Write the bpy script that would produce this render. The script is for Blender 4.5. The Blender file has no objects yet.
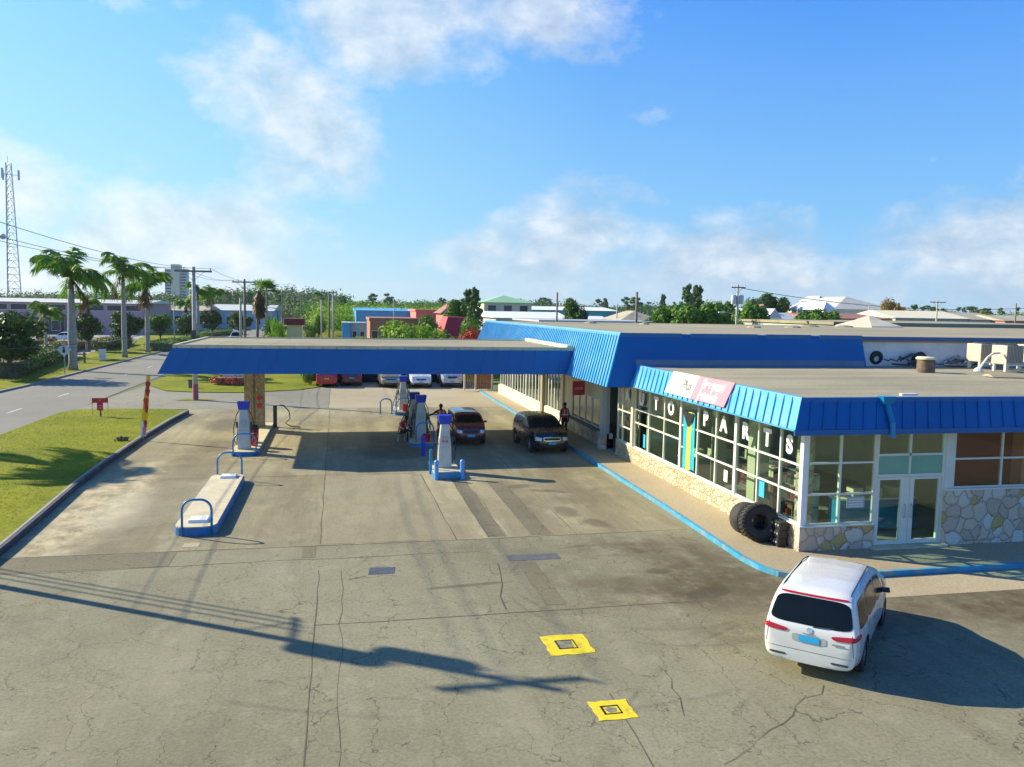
import bpy, bmesh, math, random
from mathutils import Vector, Matrix, Euler
from mathutils.bvhtree import BVHTree
random.seed(7)
PI = math.pi
scn = bpy.context.scene
COL = scn.collection

# ------------------------------------------------------------------ helpers
def tag(o, label=None, cat=None, group=None, kind=None):
    if label: o['label'] = label
    if cat: o['category'] = cat
    if group: o['group'] = group
    if kind: o['kind'] = kind
    return o

def empty(name, loc=(0, 0, 0), rz=0, label=None, cat=None, group=None):
    o = bpy.data.objects.new(name, None)
    COL.objects.link(o)
    o.empty_display_size = .3
    o.location = loc
    o.rotation_euler = (0, 0, rz)
    return tag(o, label, cat, group)

class MB:
    def __init__(s, off=(0, 0, 0)):
        s.v = []; s.f = []; s.m = []; s.off = Vector(off); s.mi = 0
    def add(s, vs, fs, mi=None):
        b = len(s.v)
        s.v += [Vector(p) for p in vs]
        s.f += [[b + i for i in f] for f in fs]
        s.m += [s.mi if mi is None else mi] * len(fs)
    def box(s, x0, x1, y0, y1, z0, z1, mi=None):
        s.add([(x0, y0, z0), (x1, y0, z0), (x1, y1, z0), (x0, y1, z0), (x0, y0, z1), (x1, y0, z1), (x1, y1, z1), (x0, y1, z1)],
              [(0, 3, 2, 1), (4, 5, 6, 7), (0, 1, 5, 4), (1, 2, 6, 5), (2, 3, 7, 6), (3, 0, 4, 7)], mi)
    def quad(s, a, b, c, d, mi=None):
        s.add([a, b, c, d], [(0, 1, 2, 3)], mi)
    def hexa(s, p, mi=None):   # 8 points bottom ring then top ring
        s.add(p, [(0, 3, 2, 1), (4, 5, 6, 7), (0, 1, 5, 4), (1, 2, 6, 5), (2, 3, 7, 6), (3, 0, 4, 7)], mi)
    def bar(s, p0, p1, w, h, mi=None, up=(0, 0, 1)):
        p0 = Vector(p0); p1 = Vector(p1); d = (p1 - p0).normalized()
        u = Vector(up)
        if abs(d.dot(u)) > .99: u = Vector((0, 1, 0))
        r = d.cross(u).normalized() * w / 2; t = r.cross(d).normalized() * h / 2
        s.hexa([p0 - r - t, p0 + r - t, p1 + r - t, p1 - r - t, p0 - r + t, p0 + r + t, p1 + r + t, p1 - r + t], mi)
    def cyl(s, p0, p1, r0, r1=None, n=10, mi=None, caps=True):
        if r1 is None: r1 = r0
        p0 = Vector(p0); p1 = Vector(p1); d = (p1 - p0)
        if d.length < 1e-6: return
        d.normalize()
        a = Vector((0, 0, 1)) if abs(d.z) < .9 else Vector((1, 0, 0))
        u = d.cross(a).normalized(); w = d.cross(u)
        vs = []
        for p, r in ((p0, r0), (p1, r1)):
            for i in range(n):
                t = 2 * PI * i / n
                vs.append(p + (u * math.cos(t) + w * math.sin(t)) * r)
        fs = [(i, (i + 1) % n, n + (i + 1) % n, n + i) for i in range(n)]
        if caps: fs += [tuple(range(n))[::-1], tuple(range(n, 2 * n))]
        s.add(vs, fs, mi)
    def tube(s, pts, r, n=8, mi=None, radii=None):
        pts = [Vector(p) for p in pts]
        vs = []; k = len(pts); u = None
        for j, p in enumerate(pts):
            d = (pts[min(j + 1, k - 1)] - pts[max(j - 1, 0)]).normalized()
            if u is None:
                a = Vector((0, 0, 1)) if abs(d.z) < .9 else Vector((1, 0, 0))
                u = d.cross(a).normalized()
            else:
                u = (u - d * u.dot(d)).normalized()
            w = d.cross(u)
            rr = radii[j] if radii else r
            for i in range(n):
                t = 2 * PI * i / n
                vs.append(p + (u * math.cos(t) + w * math.sin(t)) * rr)
        fs = [(j * n + i, j * n + (i + 1) % n, (j + 1) * n + (i + 1) % n, (j + 1) * n + i) for j in range(k - 1) for i in range(n)]
        fs += [tuple(range(n))[::-1], tuple(range((k - 1) * n, k * n))]
        s.add(vs, fs, mi)
    def lathe(s, prof, c=(0, 0, 0), axis='z', n=16, mi=None):
        vs = []
        for (r, h) in prof:
            for i in range(n):
                t = 2 * PI * i / n
                a, b = r * math.cos(t), r * math.sin(t)
                if axis == 'z': p = (a, b, h)
                elif axis == 'x': p = (h, a, b)
                else: p = (b, h, a)
                vs.append(Vector(p) + Vector(c))
        k = len(prof)
        fs = [(j * n + i, j * n + (i + 1) % n, (j + 1) * n + (i + 1) % n, (j + 1) * n + i) for j in range(k - 1) for i in range(n)]
        s.add(vs, fs, mi)
    def prism(s, poly, z0, z1, mi=None, mi_top=None):
        n = len(poly)
        s.add([(x, y, z0) for x, y in poly] + [(x, y, z1) for x, y in poly],
              [tuple(range(n))[::-1]] + [(i, (i + 1) % n, n + (i + 1) % n, n + i) for i in range(n)], mi)
        s.add([(x, y, z1) for x, y in poly], [tuple(range(n))], mi if mi_top is None else mi_top)
    def build(s, name, mats, parent=None, smooth=False, autosm=None, bevel=None):
        me = bpy.data.meshes.new(name)
        off = s.off
        me.from_pydata([tuple(p - off) for p in s.v], [], s.f)
        if not isinstance(mats, (list, tuple)): mats = [mats]
        for m in mats: me.materials.append(m)
        if any(s.m): me.polygons.foreach_set('material_index', s.m)
        me.validate()
        me.update()
        if smooth: me.polygons.foreach_set('use_smooth', [True] * len(me.polygons))
        if autosm:
            bm = bmesh.new(); bm.from_mesh(me)
            bmesh.ops.remove_doubles(bm, verts=bm.verts, dist=1e-4)
            for e in bm.edges:
                if len(e.link_faces) == 2 and e.calc_face_angle(0) > math.radians(autosm): e.smooth = False
            for f in bm.faces: f.smooth = True
            bm.to_mesh(me); bm.free()
        o = bpy.data.objects.new(name, me)
        COL.objects.link(o)
        if parent: o.parent = parent
        else: o.location = off
        if bevel:
            md = o.modifiers.new('b', 'BEVEL'); md.width = bevel; md.segments = 2; md.limit_method = 'ANGLE'
        return o

def copy_tree(o, parent=None):
    c = o.copy(); COL.objects.link(c)
    if parent: c.parent = parent
    for ch in list(o.children): copy_tree(ch, c)
    return c

# ------------------------------------------------------------------ materials
def hexc(h):
    h = h.lstrip('#'); r = []
    for i in (0, 2, 4):
        c = int(h[i:i + 2], 16) / 255
        r.append(c / 12.92 if c <= .04045 else ((c + .055) / 1.055) ** 2.4)
    return tuple(r)

class NT:
    def __init__(s, tree): s.t = tree; s.n = tree.nodes; s.l = tree.links
    def new(s, ty, **kw):
        n = s.n.new(ty)
        for k, v in kw.items(): setattr(n, k, v)
        return n
    def link(s, a, b): s.l.new(a, b)
    def coords(s, kind='Object', scale=None):
        c = s.new('ShaderNodeTexCoord').outputs[kind]
        if scale is not None:
            m = s.new('ShaderNodeMapping'); m.inputs['Scale'].default_value = scale if isinstance(scale, (tuple, list)) else (scale,) * 3
            s.link(c, m.inputs[0]); c = m.outputs[0]
        return c
    def world(s, scale=(1, 1, 1)):
        g = s.new('ShaderNodeNewGeometry').outputs['Position']
        m = s.new('ShaderNodeMapping'); m.inputs['Scale'].default_value = scale if isinstance(scale, (tuple, list)) else (scale,) * 3
        s.link(g, m.inputs[0]); return m.outputs[0]
    def noise(s, vec, scale=1, detail=4, rough=.55, dist=0):
        n = s.new('ShaderNodeTexNoise'); n.inputs['Scale'].default_value = scale; n.inputs['Detail'].default_value = detail
        n.inputs['Roughness'].default_value = rough; n.inputs['Distortion'].default_value = dist
        s.link(vec, n.inputs['Vector']); return n.outputs['Fac']
    def ramp(s, fac, stops, interp='LINEAR'):
        r = s.new('ShaderNodeValToRGB'); e = r.color_ramp.elements; r.color_ramp.interpolation = interp
        while len(e) < len(stops): e.new(.5)
        for i, (p, c) in enumerate(stops):
            e[i].position = p
            if not isinstance(c, (tuple, list)): c = (c, c, c)
            e[i].color = tuple(c[:3]) + (1,)
        s.link(fac, r.inputs[0]); return r.outputs[0]
    def math(s, op, a, b=None, c=None, clamp=False):
        m = s.new('ShaderNodeMath', operation=op); m.use_clamp = clamp
        for i, x in enumerate((a, b, c)):
            if x is None: continue
            if isinstance(x, (int, float)): m.inputs[i].default_value = x
            else: s.link(x, m.inputs[i])
        return m.outputs[0]
    def mix(s, fac, a, b, blend='MIX'):
        m = s.new('ShaderNodeMix', data_type='RGBA', blend_type=blend)
        for idx, x in ((0, fac), (6, a), (7, b)):
            if isinstance(x, (int, float)) and idx == 0: m.inputs[0].default_value = x
            elif isinstance(x, (tuple, list)): m.inputs[idx].default_value = tuple(x[:3]) + (1,)
            elif isinstance(x, (int, float)): m.inputs[idx].default_value = (x, x, x, 1)
            else: s.link(x, m.inputs[idx])
        return m.outputs[2]
    def sep(s, vec):
        n = s.new('ShaderNodeSeparateXYZ'); s.link(vec, n.inputs[0]); return n.outputs
    def bump(s, h, strength=.3, dist=.02):
        b = s.new('ShaderNodeBump'); b.inputs['Strength'].default_value = strength; b.inputs['Distance'].default_value = dist
        s.link(h, b.inputs['Height']); return b.outputs[0]

def base_mat(name):
    m = bpy.data.materials.new(name); m.use_nodes = True
    t = NT(m.node_tree)
    b = m.node_tree.nodes['Principled BSDF']
    return m, t, b

def mat(name, col, rough=.6, metal=0, var=.12, nscale=2.0, bump=0, bscale=30, spec=None, coat=0, dirt=None, dscale=.8, damt=.5):
    if isinstance(col, str): col = hexc(col)
    m, t, b = base_mat(name)
    co = t.coords('Object')
    n = t.noise(co, nscale, 5, .6)
    lo = tuple(c * (1 - var) for c in col); hi = tuple(min(1, c * (1 + var)) for c in col)
    c = t.ramp(n, [(.3, lo), (.7, hi)])
    if dirt:
        d = t.noise(co, dscale, 7, .65)
        c = t.mix(t.math('MULTIPLY', t.ramp(d, [(.48, 0), (.68, 1)]), damt), c, dirt)
    t.link(c, b.inputs['Base Color'])
    b.inputs['Metallic'].default_value = metal
    r = t.ramp(t.noise(co, nscale * 3, 3), [(.3, max(0, rough - .08)), (.7, min(1, rough + .08))])
    t.link(r, b.inputs['Roughness'])
    if spec is not None: b.inputs['Specular IOR Level'].default_value = spec
    if coat:
        b.inputs['Coat Weight'].default_value = coat; b.inputs['Coat Roughness'].default_value = .04
    if bump:
        t.link(t.bump(t.noise(co, bscale, 4), bump, .01), b.inputs['Normal'])
    return m

def leafmat(name, cols, trans=.25, nscale=.5):
    m, t, b = base_mat(name)
    co = t.coords('Object')
    n = t.noise(co, nscale, 6, .7)
    k = len(cols)
    c = t.ramp(n, [(.3 + .4 * i / max(1, k - 1), hexc(x) if isinstance(x, str) else x) for i, x in enumerate(cols)])
    t.link(c, b.inputs['Base Color'])
    b.inputs['Roughness'].default_value = .55
    b.inputs['Specular IOR Level'].default_value = .25
    tr = t.new('ShaderNodeBsdfTranslucent'); t.link(c, tr.inputs['Color'])
    mx = t.new('ShaderNodeMixShader'); mx.inputs[0].default_value = trans
    t.link(b.outputs[0], mx.inputs[1]); t.link(tr.outputs[0], mx.inputs[2])
    t.link(mx.outputs[0], m.node_tree.nodes['Material Output'].inputs['Surface'])
    return m

def glassmat(name, tint=(.55, .7, .62), ior=1.5, refl=(1, 1, 1)):
    m, t, b = base_mat(name)
    out = m.node_tree.nodes['Material Output']
    tr = t.new('ShaderNodeBsdfTransparent'); tr.inputs[0].default_value = tint + (1,)
    gl = t.new('ShaderNodeBsdfGlossy'); gl.inputs['Roughness'].default_value = .02
    gl.inputs['Color'].default_value = refl + (1,)
    co = t.coords('Object')
    t.link(t.bump(t.noise(co, .8, 2), .03, .05), gl.inputs['Normal'])
    fr = t.new('ShaderNodeFresnel')
    bf = t.new('ShaderNodeNewGeometry').outputs['Backfacing']
    t.link(t.math('ADD', t.math('MULTIPLY', bf, 1 / ior - ior), ior), fr.inputs['IOR'])
    mx = t.new('ShaderNodeMixShader'); t.link(fr.outputs[0], mx.inputs[0])
    t.link(tr.outputs[0], mx.inputs[1]); t.link(gl.outputs[0], mx.inputs[2])
    t.link(mx.outputs[0], out.inputs['Surface'])
    return m

M = {}
M['blue_sunlit'] = mat('blue_metal_sunlit', (.045, .33, .64), .38, 0, .10, .5, spec=.6, dirt=(.16, .40, .62), dscale=.9, damt=.6)  # sunlit left slopes: sunlight put into a brighter blue
M['blue_shaded'] = mat('blue_metal_shaded', (.0, .115, .36), .4, 0, .10, .4, spec=.5, dirt=(.008, .085, .25), dscale=.5, damt=.35)  # same metal on front slopes and canopy, shade put into the colour
M['blue_cap'] = mat('blue_cap_metal', (.10, .36, .80), .35, 0, .1, .7)
M['blue_paint'] = mat('blue_kerb_paint', (.03, .30, .50), .6, 0, .2, 1.6, dirt=(.32, .31, .25), dscale=3, damt=.75)
M['blue_item'] = mat('blue_enamel', (.005, .22, .46), .4, 0, .1, 2, coat=.3)
M['blue_head'] = mat('blue_header_plastic', (.01, .05, .50), .35, 0, .1, 2)
M['white_frame'] = mat('cream_window_frame', (.72, .72, .62), .5, 0, .06, 2)
M['white_wall'] = mat('white_wall_paint', (.70, .72, .72), .7, 0, .08, .8, dirt=(.35, .4, .42), dscale=.5, damt=.5)
M['cream_wall'] = mat('cream_wall_paint', (.70, .62, .44), .7, 0, .08, .8)
M['grey_wall'] = mat('grey_wall_paint', (.42, .44, .42), .7, 0, .1, .8)
M['white'] = mat('white_paint', (.82, .82, .80), .5, 0, .04, 2)
M['black'] = mat('black_plastic', (.015, .015, .017), .5, 0, .2, 4)
M['darkgrey'] = mat('dark_grey_plastic', (.05, .055, .06), .5, 0, .2, 4)
M['rubber'] = mat('tyre_rubber', (.022, .022, .022), .75, 0, .3, 6, bump=.3, bscale=20, dirt=(.1, .09, .07), dscale=2, damt=.4)
M['rim'] = mat('alloy_rim', (.55, .56, .58), .3, .8, .1, 4)
M['steel'] = mat('grey_steel', (.4, .42, .44), .4, .6, .12, 4)
M['pumpgrey'] = mat('pump_grey_enamel', (.50, .53, .50), .45, 0, .08, 3)
M['wood'] = mat('weathered_pole_wood', (.20, .16, .12), .85, 0, .25, 3, bump=.3)
M['concrete_plain'] = mat('cast_concrete', (.60, .53, .35), .85, 0, .12, 2, bump=.2, bscale=40, dirt=(.36, .31, .2), dscale=1.5, damt=.4)
M['red'] = mat('red_enamel', (.55, .02, .03), .4, 0, .1, 3)
M['redroof'] = mat('red_roof_metal', (.50, .02, .03), .5, 0, .15, 1)
M['maroon'] = mat('maroon_roof', (.22, .012, .025), .6, 0, .15, 1)
M['brown'] = mat('brown_wall', (.24, .10, .07), .8, 0, .15, 1)
M['terracotta'] = mat('terracotta_wall', (.42, .15, .10), .8, 0, .12, 1)
M['yellow'] = mat('yellow_paint', (.80, .62, .01), .6, 0, .08, 3, dirt=(.3, .25, .05), dscale=6, damt=.6)
M['skin'] = mat('dark_brown_skin', (.08, .04, .025), .5, 0, .1, 5)
M['darkcloth'] = mat('dark_cloth', (.018, .018, .024), .85, 0, .25, 8)
M['vest'] = mat('red_orange_vest_cloth', (.80, .05, .02), .7, 0, .1, 8)
M['reflective'] = mat('pale_reflective_tape', (.8, .8, .7), .4, 0, .05, 8)
M['hair'] = mat('black_hair', (.01, .01, .01), .8, 0, .1, 8)
M['glass'] = glassmat('shop_glass', (.66, .82, .72), 1.75)
M['glass_brown'] = glassmat('brown_tinted_glass', (.75, .52, .42), 1.6)
M['carglass'] = mat('dark_car_glass', (.006, .009, .012), .14, 0, .1, 1, spec=.25)
M['chrome'] = mat('chrome_trim', (.7, .7, .72), .15, .9, .05, 4)
M['plate_blue'] = mat('pale_blue_plate', (.03, .42, .75), .5, 0, .05, 9)
M['plate_yellow'] = mat('yellow_plate', (.75, .55, .03), .5, 0, .05, 9)
M['lightred'] = mat('red_lamp_lens', (.45, .01, .03), .15, 0, .1, 9)
M['lightclear'] = mat('clear_lamp_lens', (.62, .68, .72), .12, .2, .1, 9)
M['pink'] = mat('pink_sign_board', (.88, .20, .26), .5, 0, .05, 3)
M['whitesign'] = mat('white_sign_board', (.85, .85, .82), .5, 0, .04, 3)
M['lettering'] = mat('white_lettering', (.88, .88, .86), .5, 0, .04, 3)
M['greylett'] = mat('grey_lettering', (.12, .12, .11), .5, 0, .04, 3)
M['flag_teal'] = mat('flag_turquoise_cloth', (.0, .40, .52), .7, 0, .08, 3)
M['flag_yellow'] = mat('flag_yellow_cloth', (.85, .75, .03), .7, 0, .08, 3)
M['bark'] = mat('tree_bark', (.14, .11, .08), .9, 0, .3, 4, bump=.4)
M['palmtrunk'] = mat('grey_palm_trunk', (.34, .32, .28), .85, 0, .2, 4, bump=.3)
M['palmshaft'] = leafmat('palm_crownshaft', ['#4a5a20', '#7a7a30'], .05)
M['frond'] = leafmat('palm_frond_green', ['#35581a', '#5c8a1e', '#a0bc34'], .35, 1.2)
M['frond_dry'] = leafmat('palm_frond_dry', ['#4a3018', '#6e5028', '#8a7440'], .2, 1.2)
M['leaf_dark'] = leafmat('dark_green_leaves', ['#2a4414', '#3d5f1a', '#5c8026'], .25, .6)
M['leaf_mid'] = leafmat('mid_green_leaves', ['#38591a', '#557f24', '#86a838'], .3, .5)
M['leaf_light'] = leafmat('light_green_leaves', ['#567a1c', '#7da428', '#b0c040'], .35, .5)
M['leaf_pine'] = leafmat('pine_needles', ['#38543a', '#53723e', '#7c9450'], .25, .6)
M['leaf_brown'] = leafmat('brownish_leaves', ['#5c5c1e', '#8a7428', '#a88a38'], .25, .4)
M['flower'] = leafmat('red_flowers', ['#7a1c10', '#b8352a', '#5a6a20'], .2, 1.5)
M['purplehedge'] = leafmat('copper_leaves', ['#5a4a18', '#86702a', '#6a8a28'], .2, 1.0)

# stone cladding: large irregular stones
def stone(name, scale, cols, mortar=(.26, .20, .14), width=.022, rnd=1.0):
    m, t, b = base_mat(name)
    co = t.coords('Object')
    d = t.noise(co, 2.0, 2)
    dv = t.new('ShaderNodeVectorMath', operation='MULTIPLY_ADD')
    cmb = t.new('ShaderNodeCombineXYZ')
    t.link(d, cmb.inputs[0]); t.link(t.noise(co, 3.1, 2), cmb.inputs[2]); t.link(t.noise(co, 2.6, 2), cmb.inputs[1])
    t.link(cmb.outputs[0], dv.inputs[0]); dv.inputs[1].default_value = (.3, .3, .3); t.link(co, dv.inputs[2])
    vo = t.new('ShaderNodeTexVoronoi', feature='F1'); vo.inputs['Scale'].default_value = scale
    ve = t.new('ShaderNodeTexVoronoi', feature='DISTANCE_TO_EDGE'); ve.inputs['Scale'].default_value = scale
    for v in (vo, ve): t.link(dv.outputs[0], v.inputs['Vector']); v.inputs['Randomness'].default_value = rnd
    sp = t.new('ShaderNodeSeparateColor'); t.link(vo.outputs['Color'], sp.inputs[0])
    k = len(cols)
    c = t.ramp(sp.outputs[0], [(i / k, x) for i, x in enumerate(cols)], 'CONSTANT')
    fine = t.noise(co, 14, 5, .7)
    c = t.mix(.55, c, t.mix(fine, tuple(x * .45 for x in cols[0]), (1, .98, .9)), 'MULTIPLY')
    e = t.ramp(ve.outputs['Distance'], [(width * .5, 0), (width, 1)])
    c = t.mix(e, mortar, c)
    t.link(c, b.inputs['Base Color'])
    b.inputs['Roughness'].default_value = .8
    h = t.math('ADD', t.math('MULTIPLY', t.ramp(ve.outputs['Distance'], [(0, 0), (.12, 1)]), 1.0), t.math('MULTIPLY', fine, .3))
    t.link(t.bump(h, .8, .04), b.inputs['Normal'])
    return m
M['stone_big'] = stone('crazy_stone_cladding', 2.6, [(.78, .66, .50), (.66, .48, .18), (.80, .72, .60), (.68, .55, .44), (.82, .78, .70), (.76, .64, .52), (.64, .52, .40)])
M['stone_cream'] = stone('cream_stone_cladding', 4.2, [(.66, .56, .38), (.72, .64, .46), (.60, .48, .32), (.68, .60, .44)], (.34, .26, .15), .04)
M['stone_col'] = stone('column_pebble_cladding', 9, [(.56, .47, .30), (.48, .39, .24), (.62, .53, .36)], (.30, .23, .13), .05)

# -------- ground materials
def mat_asphalt(name, base, light, dark, crack=True, stain=None, joint=False):
    m, t, b = base_mat(name)
    p = t.world()
    big = t.noise(p, .09, 6, .6)
    mid = t.noise(p, .9, 6, .65)
    fine = t.noise(p, 15, 7, .78)
    c = t.ramp(big, [(.3, dark), (.5, base), (.72, light)])
    c = t.mix(t.math('MULTIPLY', t.ramp(mid, [(.35, 0), (.7, 1)]), .30), c, light)
    c = t.mix(.6, c, t.ramp(fine, [(.3, .35), (.7, 1.4)]), 'MULTIPLY')
    h = fine
    if crack:
        # warped coordinates for cracks
        cmb = t.new('ShaderNodeCombineXYZ')
        t.link(t.noise(p, .8, 4, .7), cmb.inputs[0]); t.link(t.noise(t.world((1, 1.03, 1)), 1.1, 4, .7), cmb.inputs[1])
        va = t.new('ShaderNodeVectorMath', operation='MULTIPLY_ADD'); t.link(cmb.outputs[0], va.inputs[0])
        va.inputs[1].default_value = (1.1, 1.1, 0); t.link(p, va.inputs[2])
        ve = t.new('ShaderNodeTexVoronoi', feature='DISTANCE_TO_EDGE'); ve.inputs['Scale'].default_value = .85
        t.link(va.outputs[0], ve.inputs['Vector'])
        ve2 = t.new('ShaderNodeTexVoronoi', feature='DISTANCE_TO_EDGE'); ve2.inputs['Scale'].default_value = 1.7
        t.link(va.outputs[0], ve2.inputs['Vector'])
        c1 = t.ramp(ve.outputs['Distance'], [(.002, 1), (.0075, 0)])
        c2 = t.ramp(ve2.outputs['Distance'], [(.003, 1), (.012, 0)])
        m1 = t.ramp(t.noise(p, .35, 3), [(.30, 0), (.40, 1)])
        m2 = t.ramp(t.noise(t.world((1.1, .9, 1)), .28, 3), [(.52, 0), (.58, 1)])
        cr = t.math('MAXIMUM', t.math('MULTIPLY', c1, m1), t.math('MULTIPLY', t.math('MULTIPLY', c2, m2), .55))
        ve3 = t.new('ShaderNodeTexVoronoi', feature='DISTANCE_TO_EDGE'); ve3.inputs['Scale'].default_value = 3.6
        t.link(va.outputs[0], ve3.inputs['Vector'])
        m3 = t.ramp(t.noise(t.world((.8, 1.1, 1)), .33, 4), [(.50, 0), (.60, 1)])
        cr = t.math('MAXIMUM', cr, t.math('MULTIPLY', t.math('MULTIPLY', t.ramp(ve3.outputs['Distance'], [(.008, 1), (.028, 0)]), m3), .45))
        c = t.mix(t.math('MULTIPLY', cr, .72), c, (.03, .026, .018))
    if stain:
        c = stain(t, p, c)
    t.link(c, b.inputs['Base Color'])
    t.link(t.ramp(mid, [(.3, .75), (.7, .92)]), b.inputs['Roughness'])
    b.inputs['Specular IOR Level'].default_value = .3
    t.link(t.bump(h, .35, .012), b.inputs['Normal'])
    return m

def blob(t, p, cx, cy, rx, ry, ang=0, nz=.5, ns=.6, soft=.35):
    """irregular mask in world xy: 1 inside, 0 outside"""
    mp = t.new('ShaderNodeMapping'); mp.vector_type = 'TEXTURE'
    mp.inputs['Location'].default_value = (cx, cy, 0); mp.inputs['Rotation'].default_value = (0, 0, ang)
    mp.inputs['Scale'].default_value = (rx, ry, 1000)
    t.link(p, mp.inputs[0])
    ln = t.new('ShaderNodeVectorMath', operation='LENGTH'); t.link(mp.outputs[0], ln.inputs[0])
    d = t.math('ADD', ln.outputs['Value'], t.math('MULTIPLY', t.math('SUBTRACT', t.noise(p, ns, 6, .7), .5), nz * 2))
    return t.ramp(d, [(max(0, 1 - soft), 1), (1, 0)])

def stain_lot(t, p, c):
    # brown oily dirt near the shop corner and under the van, worn tracks
    dk = (.085, .062, .036)
    for a in [(9.3, 17.6, 2.4, 2.0, .3, .9, .5), (16, 15.8, 6.5, 1.6, 0, .8, .35), (6.9, 18.3, 2.3, .9, -.3, .8, .7), (9.2, 20.6, 1.6, 2.2, .2, .9, .8)]:
        mk = t.math('MULTIPLY', blob(t, p, *a[:5], nz=.55, ns=a[6] * 1.6, soft=.6), .62 * a[5])
        c = t.mix(mk, c, dk)
    br = t.noise(t.world((1, 1.25, 1)), 1.5, 10, .72)
    for a in [(9.0, 18.6, 3.2, 2.4, .5, .95), (8.2, 21.3, 2.6, 1.6, .2, .7), (15.5, 15.6, 7, 1.9, 0, .95), (6.5, 17.2, 3.4, .8, 0, .5), (7.9, 15.2, 2.2, 1.2, 0, .4)]:
        mk = t.math('MULTIPLY', blob(t, p, *a[:5], nz=.35, ns=.9, soft=.9), t.ramp(br, [(.40, 0), (.60, 1)]))
        c = t.mix(t.math('MULTIPLY', mk, a[5]), c, (.085, .058, .026))
    sp_ = t.noise(p, 7, 6, .75)
    c = t.mix(t.math('MULTIPLY', t.ramp(sp_, [(.60, 0), (.70, 1)]), .35), c, (.09, .08, .05))
    pl = t.noise(t.world((1.1, .8, 1)), 1.9, 9, .7)
    c = t.mix(t.math('MULTIPLY', t.ramp(pl, [(.54, 0), (.68, 1)]), .30), c, (.40, .375, .27))
    for a in [(8.6, 17.5, .9, .35, .4), (8.0, 19.2, .4, .25, 0), (3.0, 18.9, 1.2, .12, .1)]:
        mk = t.math('MULTIPLY', blob(t, p, *a, nz=.4, ns=2.5, soft=.3), .45)
        c = t.mix(mk, c, (.04, .03, .018))
    # long pale streaks and a long dark streak
    s = t.noise(t.world((.35, .05, 1)), 2.2, 5, .6)
    c = t.mix(t.math('MULTIPLY', t.ramp(s, [(.52, 0), (.7, 1)]), .22), c, (.42, .38, .27))
    s2 = t.noise(t.world((.9, .09, 1)), 1.4, 4, .6)
    c = t.mix(t.math('MULTIPLY', t.ramp(s2, [(.56, 0), (.72, 1)]), .22), c, (.12, .10, .06))
    # tyre arcs
    for (cx, cy, r, w) in [(7.2, 18.6, 3.1, .05), (7.5, 18.2, 3.6, .035), (4.0, 25, 12.6, .05), (12.5, 6.0, 8.5, .05), (12.9, 6.4, 10.2, .04)]:
        mp = t.new('ShaderNodeVectorMath', operation='SUBTRACT'); t.link(p, mp.inputs[0]); mp.inputs[1].default_value = (cx, cy, 0)
        ln = t.new('ShaderNodeVectorMath', operation='LENGTH'); t.link(mp.outputs[0], ln.inputs[0])
        d = t.math('ABSOLUTE', t.math('SUBTRACT', ln.outputs['Value'], r))
        mk = t.ramp(d, [(w * .4, 1), (w * 2.2, 0)])
        mk = t.math('MULTIPLY', mk, t.ramp(t.noise(p, .5, 4), [(.48, 0), (.6, .25)]))
        c = t.mix(mk, c, (.05, .045, .035))
    return c

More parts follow.
